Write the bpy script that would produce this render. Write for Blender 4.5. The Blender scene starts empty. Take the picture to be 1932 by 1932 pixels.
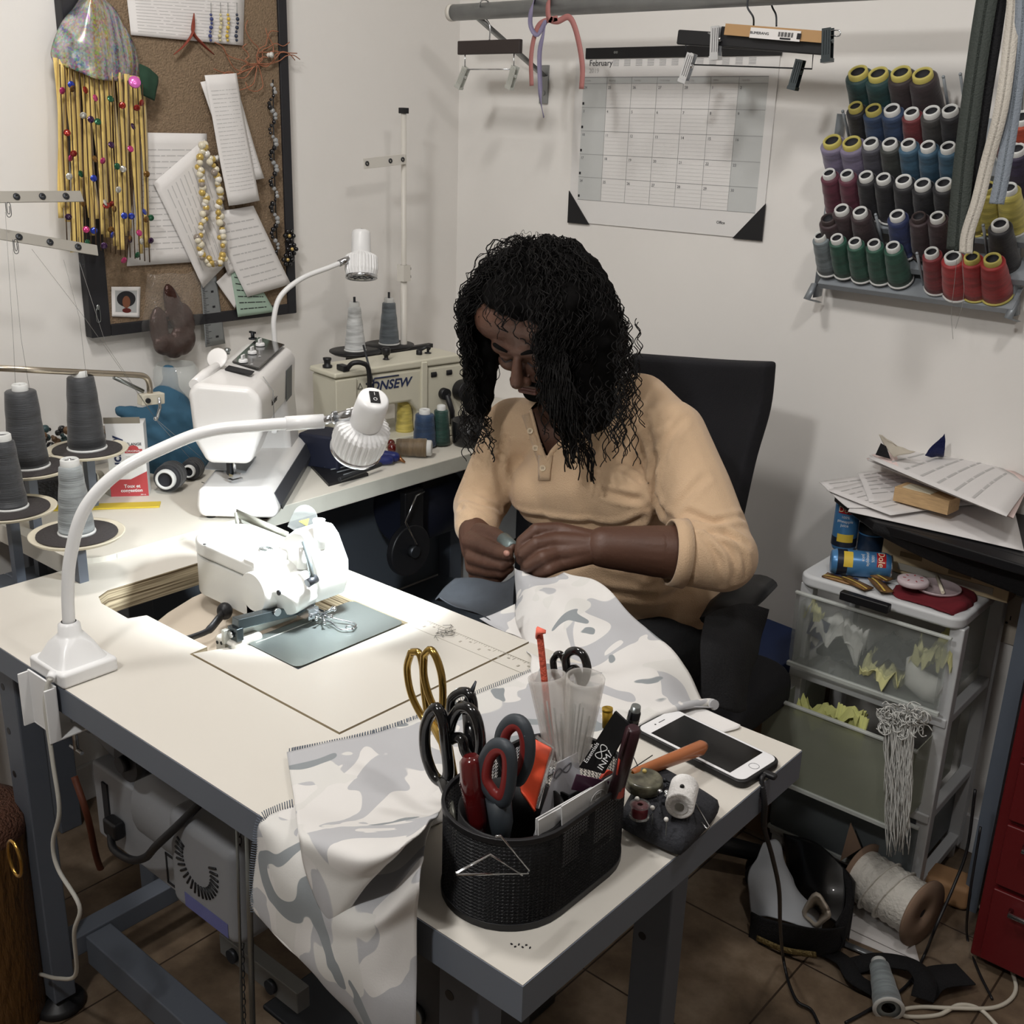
import bpy, bmesh, math, random
from mathutils import Vector, Matrix, noise
V = Vector
C = bpy.context.scene.collection
random.seed(7)
PI = math.pi
# ---------------------------------------------------------------- camera
CAMPOS = V((0, 0, 1.5))
ROT = Matrix(((0.76006362, -0.23460499, 0.60602294), (0.64909729, 0.22924458, -0.72534105), (0.03124116, 0.94467318, 0.32652193)))
FPX = 2075.0
cd = bpy.data.cameras.new('camera'); cam = bpy.data.objects.new('camera', cd); C.objects.link(cam)
cam.matrix_world = Matrix.Translation(CAMPOS) @ ROT.to_4x4()
cd.sensor_width = 36; cd.lens = FPX / 1932 * 36; cd.clip_start = .05; cd.clip_end = 50
bpy.context.scene.camera = cam
sc = bpy.context.scene
sc.view_settings.view_transform = 'Standard'; sc.view_settings.look = 'None'
sc.view_settings.exposure = -0.1; sc.view_settings.gamma = 1; sc.view_settings.use_curve_mapping = False
# ---------------------------------------------------------------- world and ceiling lights
w = bpy.data.worlds.new('room_ambient'); sc.world = w; w.use_nodes = True
w.node_tree.nodes['Background'].inputs[0].default_value = (.68, .80, 1, 1)
w.node_tree.nodes['Background'].inputs[1].default_value = .08
def area(name, loc, target, size, power, col):
    l = bpy.data.lights.new(name, 'AREA'); l.shape = 'RECTANGLE'; l.size = size[0]; l.size_y = size[1]; l.energy = power; l.color = col
    o = bpy.data.objects.new(name, l); C.objects.link(o); o.location = loc
    o.rotation_euler = (V(target) - V(loc)).to_track_quat('-Z', 'Y').to_euler(); return o
area('ceiling_lamp_light', (-1.30, 0.80, 2.46), (-1.35, 1.1, 0), (.22, .22), 13, (1, .965, .925))
area('ceiling_lamp_light', (-.10, 0.95, 2.46), (-.8, 1.6, .8), (.14, .14), 6.5, (1, .965, .93))
area('ceiling_lamp_light', (-0.65, -0.45, 2.46), (-1.3, 1.7, 1.0), (.16, .16), 22, (.985, .975, .955))
# ---------------------------------------------------------------- point from the photograph on a plane (x, y or z constant)
def W(px, py, k, v):
    d = ROT @ V((px - 966, -(py - 966), -FPX)).normalized()
    i = 'xyz'.index(k); t = (v - CAMPOS[i]) / d[i]
    return CAMPOS + d * t
# ---------------------------------------------------------------- materials
def lin(c):
    return tuple(((x / 255 / 12.92) if x / 255 < .04045 else ((x / 255 + .055) / 1.055) ** 2.4) for x in c) + (1,)
MT = {}
def mat(name, col, rough=.5, metal=0, bump=0, bscale=40, var=0, vscale=6, trans=0, ior=1.45, alpha=1, emit=0, spec=.5, coat=0, stretch=None, sheen=0):
    if name in MT: return MT[name]
    m = bpy.data.materials.new(name); m.use_nodes = True; n = m.node_tree.nodes; L = m.node_tree.links; b = n['Principled BSDF']
    b.inputs['Base Color'].default_value = lin(col); b.inputs['Roughness'].default_value = rough; b.inputs['Metallic'].default_value = metal
    b.inputs['Transmission Weight'].default_value = trans; b.inputs['IOR'].default_value = ior; b.inputs['Alpha'].default_value = alpha
    b.inputs['Specular IOR Level'].default_value = spec; b.inputs['Coat Weight'].default_value = coat
    if sheen: b.inputs['Sheen Weight'].default_value = sheen
    if emit: b.inputs['Emission Color'].default_value = lin(col); b.inputs['Emission Strength'].default_value = emit
    tc = n.new('ShaderNodeTexCoord'); src = tc.outputs['Object']
    if stretch:
        mp = n.new('ShaderNodeMapping'); mp.inputs['Scale'].default_value = stretch; L.new(src, mp.inputs[0]); src = mp.outputs[0]
    if var:
        t = n.new('ShaderNodeTexNoise'); t.inputs['Scale'].default_value = vscale; t.inputs['Detail'].default_value = 6; L.new(src, t.inputs[0])
        r = n.new('ShaderNodeValToRGB'); c = lin(col)
        r.color_ramp.elements[0].position = .3; r.color_ramp.elements[1].position = .7
        r.color_ramp.elements[0].color = tuple(x * (1 - var) for x in c[:3]) + (1,); r.color_ramp.elements[1].color = tuple(min(1, x * (1 + var)) for x in c[:3]) + (1,)
        L.new(t.outputs[0], r.inputs[0]); L.new(r.outputs[0], b.inputs['Base Color'])
    if bump:
        t = n.new('ShaderNodeTexNoise'); t.inputs['Scale'].default_value = bscale; t.inputs['Detail'].default_value = 4; L.new(src, t.inputs[0])
        bp = n.new('ShaderNodeBump'); bp.inputs['Strength'].default_value = bump; bp.inputs['Distance'].default_value = .01
        L.new(t.outputs[0], bp.inputs['Height']); L.new(bp.outputs[0], b.inputs['Normal'])
    MT[name] = m; return m
# ---------------------------------------------------------------- mesh building
class MB:
    def __init__(s): s.v = []; s.f = []; s.sm = []
    def add(s, vs, fs, smooth=False, M=None):
        k = len(s.v)
        for p in vs:
            p = V(p); s.v.append(M @ p if M is not None else p)
        for f in fs: s.f.append([i + k for i in f]); s.sm.append(smooth)
        return s
    def box(s, c, d, R=None, M=None):
        x, y, z = [a / 2 for a in d]; c = V(c)
        vs = [V((a * x, b * y, e * z)) for a in (-1, 1) for b in (-1, 1) for e in (-1, 1)]
        if R is not None: vs = [R @ p for p in vs]
        return s.add([p + c for p in vs], [(0, 1, 3, 2), (4, 6, 7, 5), (0, 4, 5, 1), (2, 3, 7, 6), (0, 2, 6, 4), (1, 5, 7, 3)], M=M)
    def b2(s, a, b, M=None):
        a = V(a); b = V(b); return s.box((a + b) / 2, [abs(b[i] - a[i]) for i in range(3)], M=M)
    def cyl(s, p0, p1, r0, r1=None, n=20, caps=True, M=None):
        return s.tube([p0, p1], [r0, r0 if r1 is None else r1], n, caps, M=M)
    def tube(s, pts, r, n=8, caps=True, closed=False, M=None, flat=None, up=None):
        pts = [V(p) for p in pts]; N = len(pts)
        if not isinstance(r, (list, tuple)): r = [r] * N
        vs = []; fs = []; prev = None
        for i in range(N):
            a = pts[i - 1] if (i > 0 or closed) else pts[i]; b = pts[(i + 1) % N] if (i < N - 1 or closed) else pts[i]
            t = (b - a); t = t.normalized() if t.length > 1e-9 else V((0, 0, 1))
            if prev is None:
                u = V(up) if up else (V((0, 0, 1)) if abs(t.z) < .9 else V((1, 0, 0)))
            else: u = prev
            u = u - t * u.dot(t)
            u = u.normalized() if u.length > 1e-6 else t.orthogonal().normalized()
            prev = u; q = t.cross(u)
            fu, fq = flat if flat else (1, 1)
            for k in range(n):
                an = 2 * PI * k / n; vs.append(pts[i] + (u * math.cos(an) * fu + q * math.sin(an) * fq) * r[i])
        for i in range(N if closed else N - 1):
            j = (i + 1) % N
            for k in range(n): fs.append((i * n + k, i * n + (k + 1) % n, j * n + (k + 1) % n, j * n + k))
        s.add(vs, fs, True, M)
        if caps and not closed:
            k0 = len(s.v) - N * n
            s.f.append([k0 + k for k in range(n)][::-1]); s.sm.append(False)
            s.f.append([k0 + (N - 1) * n + k for k in range(n)]); s.sm.append(False)
        return s
    def lathe(s, prof, n=32, M=None, smooth=True):
        vs = []; fs = []; R = len(prof)
        for r, z in prof:
            for k in range(n): a = 2 * PI * k / n; vs.append((r * math.cos(a), r * math.sin(a), z))
        for i in range(R - 1):
            for k in range(n): fs.append((i * n + k, i * n + (k + 1) % n, (i + 1) * n + (k + 1) % n, (i + 1) * n + k))
        return s.add(vs, fs, smooth, M)
    def prism(s, out, z0, z1, M=None, smooth=False):
        n = len(out); vs = [(x, y, z0) for x, y in out] + [(x, y, z1) for x, y in out]
        fs = [list(range(n))[::-1], list(range(n, 2 * n))]
        s.add(vs, fs, False, M); k = len(s.v) - 2 * n
        for i in range(n): s.f.append([k + i, k + (i + 1) % n, k + n + (i + 1) % n, k + n + i]); s.sm.append(smooth)
        return s
    def ell(s, c, r, R=None, n=20, m=12, M=None):
        if not isinstance(r, (list, tuple)): r = (r, r, r)
        vs = [V((0, 0, r[2]))]; fs = []
        for i in range(1, m):
            t = PI * i / m
            for k in range(n): a = 2 * PI * k / n; vs.append(V((r[0] * math.sin(t) * math.cos(a), r[1] * math.sin(t) * math.sin(a), r[2] * math.cos(t))))
        vs.append(V((0, 0, -r[2])))
        for k in range(n):
            fs.append((0, 1 + k, 1 + (k + 1) % n)); e = len(vs) - 1; b = 1 + (m - 2) * n; fs.append((e, b + (k + 1) % n, b + k))
        for i in range(m - 2):
            for k in range(n): a = 1 + i * n; fs.append((a + k, a + n + k, a + n + (k + 1) % n, a + (k + 1) % n))
        if R is not None: vs = [R @ p for p in vs]
        c = V(c); return s.add([p + c for p in vs], fs, True, M)
    def cap(s, p0, p1, r0, r1, n=16):
        "tapered capsule"
        p0 = V(p0); p1 = V(p1); d = (p1 - p0); L = max(d.length, 1e-5); d = d / L; pts = []; rs = []
        for i in range(6): a = PI / 2 * i / 6; pts.append(p0 - d * r0 * math.cos(a)); rs.append(max(1e-4, r0 * math.sin(a)))
        pts.append(p0); rs.append(r0); pts.append(p1); rs.append(r1)
        for i in range(1, 7): a = PI / 2 * i / 6; pts.append(p1 + d * r1 * math.sin(a)); rs.append(max(1e-4, r1 * math.cos(a)))
        return s.tube(pts, rs, n, True)
    def grid(s, P, smooth=True, closeu=False, M=None):
        R = len(P); K = len(P[0]); vs = [p for row in P for p in row]; fs = []
        for i in range(R - 1):
            for j in range(K if closeu else K - 1): fs.append((i * K + j, i * K + (j + 1) % K, (i + 1) * K + (j + 1) % K, (i + 1) * K + j))
        return s.add(vs, fs, smooth, M)
    def quad(s, a, b, c, d): return s.add([a, b, c, d], [(0, 1, 2, 3)])
    def mesh(s, name):
        me = bpy.data.meshes.new(name); me.from_pydata([tuple(p) for p in s.v], [], s.f)
        for p, q in zip(me.polygons, s.sm): p.use_smooth = q
        me.validate(); me.update(); return me
def obj(name, mb, m, parent=None, bevel=0, solid=0, sub=0, label=None, rec=True, seg=2):
    me = mb.mesh(name) if isinstance(mb, MB) else mb
    if isinstance(mb, MB) and rec:
        bm = bmesh.new(); bm.from_mesh(me); bmesh.ops.recalc_face_normals(bm, faces=bm.faces); bm.to_mesh(me); bm.free()
    o = bpy.data.objects.new(name, me); C.objects.link(o)
    if m is not None: me.materials.clear(); me.materials.append(m)
    if parent: o.parent = parent; o.matrix_parent_inverse = parent.matrix_basis.inverted()
    if solid: q = o.modifiers.new('s', 'SOLIDIFY'); q.thickness = solid; q.offset = 0
    if bevel:
        q = o.modifiers.new('b', 'BEVEL'); q.width = bevel; q.segments = seg; q.limit_method = 'ANGLE'; q.angle_limit = math.radians(40)
        for p in me.polygons: p.use_smooth = True
        q.harden_normals = True
    if sub: q = o.modifiers.new('u', 'SUBSURF'); q.levels = sub; q.render_levels = sub
    if label: o['label'] = label
    return o
def tag(o, label, cat, group=None):
    o['label'] = label; o['category'] = cat
    if group: o['group'] = group
    return o
def thing(name, label, cat, loc=(0, 0, 0), group=None, rz=0):
    o = bpy.data.objects.new(name, None); C.objects.link(o); o.location = loc; o.rotation_euler = (0, 0, rz); o.empty_display_size = .05
    return tag(o, label, cat, group)
def struct(o): o['kind'] = 'structure'; return o
def dup(root, M=None, label=None, group=None, mats=None):
    def cp(o, par):
        c = o.copy(); C.objects.link(c)
        if par: c.parent = par
        if mats and o.type == 'MESH':
            for k, v in mats.items():
                if o.name.split('.')[0] == k:
                    c.data = o.data.copy(); c.data.materials.clear(); c.data.materials.append(v)
        for ch in list(o.children): cp(ch, c)
        return c
    r = cp(root, None)
    if M is not None: r.matrix_basis = M
    if label: r['label'] = label
    if group: r['group'] = group
    return r
def frame(o, x, z=None, y=None):
    "matrix with origin o, given axes (two of x, y, z)"
    x = V(x).normalized() if x is not None else None
    if z is not None and x is not None:
        z = V(z).normalized(); y = z.cross(x).normalized(); x = y.cross(z).normalized()
    elif x is None:
        z = V(z).normalized(); y = V(y); y = (y - z * y.dot(z)).normalized(); x = y.cross(z)
    else:
        y = V(y); y = (y - x * y.dot(x)).normalized(); z = x.cross(y)
    m = Matrix((x, y, z)).transposed().to_4x4(); m.translation = V(o); return m
def text(name, s, size, M, m, parent=None, ext=.0003, align='CENTER', sx=1, shear=0, bold=0):
    cu = bpy.data.curves.new(name, 'FONT'); cu.body = s; cu.size = size; cu.extrude = ext; cu.align_x = align; cu.align_y = 'CENTER'; cu.shear = shear; cu.offset = bold
    cu.resolution_u = 3
    t = bpy.data.objects.new(name, cu); C.objects.link(t)
    dg = bpy.context.evaluated_depsgraph_get(); me = bpy.data.meshes.new_from_object(t.evaluated_get(dg)); bpy.data.objects.remove(t); bpy.data.curves.remove(cu)
    me.transform(M @ Matrix.Diagonal((sx, 1, 1, 1))); o = obj(name, me, m, parent); return o
def plate(name, out, holes, z0, z1, m, parent=None, bevel=.0015):
    cu = bpy.data.curves.new(name, 'CURVE'); cu.dimensions = '2D'; cu.fill_mode = 'BOTH'; cu.extrude = (z1 - z0) / 2
    for poly in [out] + holes:
        sp = cu.splines.new('POLY'); sp.points.add(len(poly) - 1); sp.use_cyclic_u = True
        for i, (x, y) in enumerate(poly): sp.points[i].co = (x, y, 0, 1)
    t = bpy.data.objects.new(name, cu); C.objects.link(t)
    dg = bpy.context.evaluated_depsgraph_get(); me = bpy.data.meshes.new_from_object(t.evaluated_get(dg)); bpy.data.objects.remove(t); bpy.data.curves.remove(cu)
    me.transform(Matrix.Translation((0, 0, (z0 + z1) / 2)))
    bm = bmesh.new(); bm.from_mesh(me); bmesh.ops.remove_doubles(bm, verts=bm.verts, dist=1e-5); bmesh.ops.recalc_face_normals(bm, faces=bm.faces); bm.to_mesh(me); bm.free()
    for p in me.polygons: p.use_smooth = False
    return obj(name, me, m, parent)
def rrect(x0, y0, x1, y1, r, n=5):
    o = []
    for cx, cy, a in ((x1 - r, y1 - r, 0), (x0 + r, y1 - r, 90), (x0 + r, y0 + r, 180), (x1 - r, y0 + r, 270)):
        for i in range(n + 1): t = math.radians(a + 90 * i / n); o.append((cx + r * math.cos(t), cy + r * math.sin(t)))
    return o
def cr(p, t):
    "catmull-rom through the list p at t in [0, 1]"
    n = len(p) - 1; x = min(max(t, 0), 1) * n; i = min(int(x), n - 1); u = x - i
    a = p[i - 1] if i > 0 else p[0] * 2 - p[1]; b = p[i]; c = p[i + 1]; d = p[i + 2] if i + 2 <= n else p[n] * 2 - p[n - 1]
    return .5 * ((2 * b) + (c - a) * u + (2 * a - 5 * b + 4 * c - d) * u * u + (3 * b - a - 3 * c + d) * u ** 3)
def spl(pts, n=40):
    pts = [V(p) for p in pts]; return [cr(pts, i / (n - 1)) for i in range(n)]
def patch(rows, nu=40, nv=40, wr=0, ws=8, seed=0):
    "bicubic sheet through rows of control points, with small wrinkles"
    rr = [[cr([V(p) for p in r], j / (nv - 1)) for j in range(nv)] for r in rows]
    P = [[cr([rr[k][j] for k in range(len(rows))], i / (nu - 1)) for j in range(nv)] for i in range(nu)]
    if wr:
        Q = []
        for i in range(nu):
            q = []
            for j in range(nv):
                a = P[min(i + 1, nu - 1)][j] - P[max(i - 1, 0)][j]; b = P[i][min(j + 1, nv - 1)] - P[i][max(j - 1, 0)]
                nn = a.cross(b); nn = nn.normalized() if nn.length > 1e-12 else V((0, 0, 1))
                p = P[i][j]; q.append(p + nn * wr * noise.noise(p * ws + V((seed, seed * 2, 0))))
            Q.append(q)
        P = Q
    return MB().grid(P)
def bake(o):
    dg = bpy.context.evaluated_depsgraph_get(); me = bpy.data.meshes.new_from_object(o.evaluated_get(dg)); ms = [m for m in o.data.materials]
    o.modifiers.clear(); o.data = me; me.materials.clear()
    for m in ms: me.materials.append(m)
    return o
def blob(name, mb, m, vox=.006, sm=4, parent=None, f=.5):
    "one continuous surface grown around overlapping volumes"
    o = obj(name, mb, m, parent); q = o.modifiers.new('r', 'REMESH'); q.mode = 'VOXEL'; q.voxel_size = vox
    q = o.modifiers.new('s', 'SMOOTH'); q.factor = f; q.iterations = sm
    bake(o)
    for p in o.data.polygons: p.use_smooth = True
    return o
# shared materials
WHITE = mat('white_plastic', (226, 226, 226), .35); BLACK = mat('black_plastic', (22, 22, 25), .45); CHROME = mat('chrome', (200, 202, 205), .18, 1)
STEEL = mat('brushed_steel', (150, 155, 155), .35, 1); IRON = mat('dark_steel', (60, 62, 66), .45, .8); GREYPAINT = mat('grey_painted_steel', (92, 98, 108), .5)
PAPER = mat('white_paper', (225, 222, 220), .8); INK = mat('black_ink', (30, 30, 34), .7); CREAM = mat('cream_enamel', (205, 200, 184), .4)
BLACKCLOTH = mat('black_cloth', (20, 20, 23), .9, bump=.3, bscale=300)
# ================================================================ STRUCTURE
def wall_mat(name, c):
    m = mat(name, c, .85, bump=.06, bscale=25, var=.035, vscale=2.2)
    return m
WALLM = wall_mat('wall_paint', (232, 229, 225))
def floor_mat():
    m = bpy.data.materials.new('floor_tile'); m.use_nodes = True; n = m.node_tree.nodes; L = m.node_tree.links; b = n['Principled BSDF']
    tc = n.new('ShaderNodeTexCoord'); mp = n.new('ShaderNodeMapping'); L.new(tc.outputs['Object'], mp.inputs[0])
    mp.inputs['Location'].default_value = (.657 + 3, -1.707 + 3, 0)
    br = n.new('ShaderNodeTexBrick'); br.offset = 0; br.squash = 1; L.new(mp.outputs[0], br.inputs['Vector'])
    br.inputs['Scale'].default_value = 1; br.inputs['Brick Width'].default_value = .3; br.inputs['Row Height'].default_value = .3; br.inputs['Mortar Size'].default_value = .0022; br.inputs['Mortar Smooth'].default_value = .3
    t1 = n.new('ShaderNodeTexNoise'); t1.inputs['Scale'].default_value = 7; t1.inputs['Detail'].default_value = 8; t1.inputs['Roughness'].default_value = .62; L.new(tc.outputs['Object'], t1.inputs[0])
    r = n.new('ShaderNodeValToRGB'); e = r.color_ramp.elements
    e[0].position = .3; e[0].color = lin((80, 66, 52)); e[1].position = .72; e[1].color = lin((158, 141, 121)); x = r.color_ramp.elements.new(.5); x.color = lin((121, 103, 84))
    L.new(t1.outputs[0], r.inputs[0])
    t2 = n.new('ShaderNodeTexNoise'); t2.inputs['Scale'].default_value = 2.2; L.new(tc.outputs['Object'], t2.inputs[0])
    mx = n.new('ShaderNodeMix'); mx.data_type = 'RGBA'; mx.blend_type = 'MULTIPLY'; mx.inputs[0].default_value = .35; L.new(r.outputs[0], mx.inputs[6]); L.new(t2.outputs[0], mx.inputs[7])
    m2 = n.new('ShaderNodeMix'); m2.data_type = 'RGBA'; L.new(br.outputs['Fac'], m2.inputs[0]); L.new(mx.outputs[2], m2.inputs[6]); m2.inputs[7].default_value = lin((54, 42, 32))
    L.new(m2.outputs[2], b.inputs['Base Color']); b.inputs['Roughness'].default_value = .42
    bp = n.new('ShaderNodeBump'); bp.invert = True; bp.inputs['Distance'].default_value = .002; bp.inputs['Strength'].default_value = .5; L.new(br.outputs['Fac'], bp.inputs['Height']); L.new(bp.outputs[0], b.inputs['Normal'])
    return m
XW, YW, CEIL = -2.155, 2.30, 2.5
struct(obj('floor', MB().b2((XW - .05, -1.7, -.05), (1.7, YW + .05, 0)), floor_mat()))
struct(obj('wall_left', MB().b2((XW - .06, -1.7, 0), (XW, YW + .06, CEIL)), WALLM))
struct(obj('wall_back', MB().b2((XW, YW, 0), (1.7, YW + .06, CEIL)), WALLM))
struct(obj('wall_right', MB().b2((1.64, -1.7, 0), (1.7, YW, CEIL)), WALLM))
struct(obj('wall_front', MB().b2((XW, -1.7, 0), (1.64, -1.64, CEIL)), WALLM))
struct(obj('ceiling', MB().b2((XW - .06, -1.7, CEIL), (1.7, YW + .06, CEIL + .05)), WALLM))
struct(obj('baseboard_left', MB().b2((XW, -1.6, 0), (XW + .012, YW, .09)), WHITE, bevel=.002))
struct(obj('baseboard_back', MB().b2((XW + .012, YW - .012, 0), (1.6, YW, .09)), WHITE, bevel=.002))
# ================================================================ BUTTON MACHINE TABLE
T = .78
def ply_mat(name, top):
    m = bpy.data.materials.new(name); m.use_nodes = True; n = m.node_tree.nodes; L = m.node_tree.links; b = n['Principled BSDF']
    g = n.new('ShaderNodeNewGeometry'); s = n.new('ShaderNodeSeparateXYZ'); L.new(g.outputs['Normal'], s.inputs[0])
    ab = n.new('ShaderNodeMath'); ab.operation = 'ABSOLUTE'; L.new(s.outputs[2], ab.inputs[0])
    gt = n.new('ShaderNodeMath'); gt.operation = 'GREATER_THAN'; gt.inputs[1].default_value = .5; L.new(ab.outputs[0], gt.inputs[0])
    tc = n.new('ShaderNodeTexCoord'); mp = n.new('ShaderNodeMapping'); mp.inputs['Scale'].default_value = (3, 3, 190); L.new(tc.outputs['Object'], mp.inputs[0])
    t = n.new('ShaderNodeTexNoise'); t.inputs['Scale'].default_value = 1.5; t.inputs['Detail'].default_value = 3; L.new(mp.outputs[0], t.inputs[0])
    r = n.new('ShaderNodeValToRGB'); e = r.color_ramp.elements; e[0].position = .38; e[0].color = lin((92, 76, 54)); e[1].position = .6; e[1].color = lin((205, 190, 160)); L.new(t.outputs[0], r.inputs[0])
    mx = n.new('ShaderNodeMix'); mx.data_type = 'RGBA'; L.new(gt.outputs[0], mx.inputs[0]); L.new(r.outputs[0], mx.inputs[6]); mx.inputs[7].default_value = lin(top)
    L.new(mx.outputs[2], b.inputs['Base Color']); b.inputs['Roughness'].default_value = .42; return m
PLY = ply_mat('laminated_plywood', (212, 207, 198))
t = thing('sewing_table', 'off-white laminate sewing machine table with grey steel frame and a cut-out for the white machine', 'table', (-1.08, .9, 0))
X0, X1, Y0, Y1 = -1.671, -.489, .622, 1.166
hole = [(-1.543, .835), (-1.530, .812), (-1.505, .802), (-1.425, .800), (-1.415, .826), (-1.258, .826), (-1.256, .796), (-.935, .796), (-.930, 1.1655), (-1.236, 1.1655), (-1.236, 1.082), (-1.543, 1.082)]
# table top with the opening reaching the back edge where the loose board sits
outl = [(X0, Y0), (X1, Y0), (X1, Y1), (-.930, Y1)] + hole[8:0:-1][1:] + [(-1.543, .835), (-1.543, 1.082), (-1.236, 1.082), (-1.236, Y1), (X0, Y1)]
outl = [(X0, Y0), (X1, Y0), (X1, Y1), (-.929, Y1), (-.934, .795), (-1.256, .795), (-1.258, .826), (-1.415, .826), (-1.425, .800), (-1.505, .802), (-1.530, .812), (-1.543, .835), (-1.543, 1.085), (-1.2365, 1.085), (-1.2365, Y1), (X0, Y1)]
plate('tabletop', outl, [], T - .041, T, PLY, t)
EDGE = mat('grey_edge_band', (106, 112, 122), .5)
e = MB(); q = .0012
e.b2((X0, Y0 - q, T - .0405), (X1 + q, Y0, T - .0006)); e.b2((X1, Y0, T - .0405), (X1 + q, Y1, T - .0006)); e.b2((X0 - q, Y0, T - .0405), (X0, Y1, T - .0006))
obj('edge_band', e, EDGE, t)
def leg(x, y, s):
    m = MB(); m.b2((x - .03, y - .02, .02), (x + .03, y + .02, T - .075)); m.b2((x - .04, y - .035 * s - .01, T - .075), (x + .04, y + .035 + .03, T - .041)); return m
for x in (-1.60, -.62):
    for y in (.70, 1.08):
        o = obj('leg', MB().b2((x - .028, y - .02, .03), (x + .028, y + .02, T - .041)), GREYPAINT, t, bevel=.003)
        h = MB()
        for zz in (.64, .56, .48): h.cyl((x - .012, y - .0205, zz), (x - .012, y - .0195, zz), .006)
        obj('bolt_hole', h, BLACK, o)
        obj('foot', MB().lathe([(0, 0), (.042, 0), (.045, .008), (.04, .016), (.015, .022), (.012, .034), (0, .034)], 24, Matrix.Translation((x, y, 0))), BLACK, o)
obj('side_rail', MB().b2((-1.62, .69, .095), (-1.58, 1.09, .135)), GREYPAINT, t, bevel=.003)
obj('side_rail', MB().b2((-.64, .69, .095), (-.60, 1.09, .135)), GREYPAINT, t, bevel=.003)
obj('crossbar', MB().b2((-1.58, .75, .07), (-.64, .80, .13)), GREYPAINT, t, bevel=.003)
obj('top_rail', MB().b2((-1.62, .68, T - .082), (-.60, .705, T - .0415)), GREYPAINT, t, bevel=.002)
# loose board round the bed plate, with its printed ruler
bd = plate('insert_board', [(-1.2535, .7985), (-.9375, .7985), (-.9325, 1.1655), (-1.235, 1.1655), (-1.235, 1.0865), (-1.108, 1.0865), (-1.108, .871), (-1.215, .871), (-1.225, .868)], [], T - .012, T + .0004, PLY, None)
tag(bd, 'cream laminate board set into the table in front of the metal bed plate', 'board')
FAINT = mat('faded_ruler_print', (168, 162, 150), .7)
r = MB(); zt = T + .0005
for i in range(60):
    x = -1.10 + i * .0047; l = .009 if i % 8 == 0 else (.006 if i % 4 == 0 else .003)
    r.b2((x, 1.112 - l, zt), (x + .0006, 1.112, zt + .0003))
    if i % 8 == 4: r.box((x, 1.094, zt + .0001), (.003, .005, .0003)); r.box((x + .012, 1.103, zt + .0001), (.004, .003, .0003))
r.b2((-1.10, 1.112, zt), (-.82, 1.1126, zt + .0003)); r.b2((-1.10, 1.080, zt), (-.82, 1.0806, zt + .0003))
obj('ruler_print', r, FAINT, t)
lint = MB()
for i in range(14):
    a = random.random() * 6.28; c = V((-1.035 + .01 * random.random() - .02 * i / 14, 1.085 + i * .002, T + .002))
    lint.tube([c, c + V((math.cos(a) * .012, math.sin(a) * .012, .002)), c + V((math.cos(a + 1) * .017, math.sin(a + 1) * .017, 0))], .0004, 4)
tag(obj('lint_tuft', lint, mat('grey_lint', (120, 118, 112), .9)), 'small tuft of grey thread lint lying on the cream board beside the ruler marks', 'lint')
# ---------------------------------------------------------------- motor under the table
MW = mat('motor_enamel', (136, 138, 142), .5)
mo = thing('clutch_motor', 'pale grey sewing machine motor slung under the front of the white table', 'motor', (-1.3, .78, .5))
obj('housing', MB().tube([(-1.33, .80, .53), (-1.315, .80, .53), (-1.13, .80, .53), (-1.115, .80, .53)], [.075, .085, .085, .075], 28), MW, mo)
o = obj('vent_cap', MB().tube([(-1.60, .80, .60), (-1.59, .80, .60), (-1.52, .80, .60), (-1.50, .80, .60), (-1.33, .80, .55)], [.045, .055, .055, .05, .05], 28), MW, mo)
o = obj('cover_box', MB().b2((-1.44, .725, .425), (-1.19, .86, .56)), MW, mo, bevel=.006)
o = obj('fan_cover', MB().b2((-1.20, .70, .44), (-1.04, .87, .60)), MW, mo, bevel=.02, seg=4)
f = MB()
for i in range(22):
    a = math.radians(150 + i * 11); c = V((-1.125, .6995, .54)); f.tube([c + V((math.cos(a) * .032, 0, math.sin(a) * .032)), c + V((math.cos(a) * .05, 0, math.sin(a) * .05))], .0018, 6)
obj('vent_slot', f, BLACK, o)
obj('rating_label', MB().b2((-1.16, .6992, .455), (-1.06, .6997, .478)), mat('faded_blue_label', (96, 100, 150), .6), o)
obj('mounting_bracket', MB().b2((-1.40, .745, .56), (-1.33, .755, .70)).b2((-1.40, .845, .56), (-1.33, .855, .70)).b2((-1.40, .745, .69), (-1.33, .855, .739)), MW, mo, bevel=.003)
obj('pulley', MB().cyl((-1.29, .70, .63), (-1.29, .73, .63), .03).cyl((-1.29, .69, .63), (-1.29, .70, .63), .012), IRON, mo)
obj('label_frame', MB().b2((-1.245, .7235, .435), (-1.205, .7245, .439)).b2((-1.245, .7235, .485), (-1.205, .7245, .489)).b2((-1.245, .7235, .435), (-1.242, .7245, .489)).b2((-1.208, .7235, .435), (-1.205, .7245, .489)), INK, mo)
obj('socket', MB().b2((-1.41, .722, .47), (-1.395, .726, .535)).cyl((-1.27, .722, .54), (-1.27, .726, .54), .02), INK, mo)
obj('power_cable', MB().tube(spl([(-1.38, .715, .47), (-1.35, .70, .455), (-1.30, .70, .46), (-1.24, .69, .50), (-1.19, .68, .55), (-1.15, .70, .60), (-1.12, .76, .66)], 30), .006, 8), BLACK, mo)
obj('plug', MB().box((-1.37, .715, .475), (.035, .02, .03)), BLACK, mo, bevel=.005)
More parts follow.
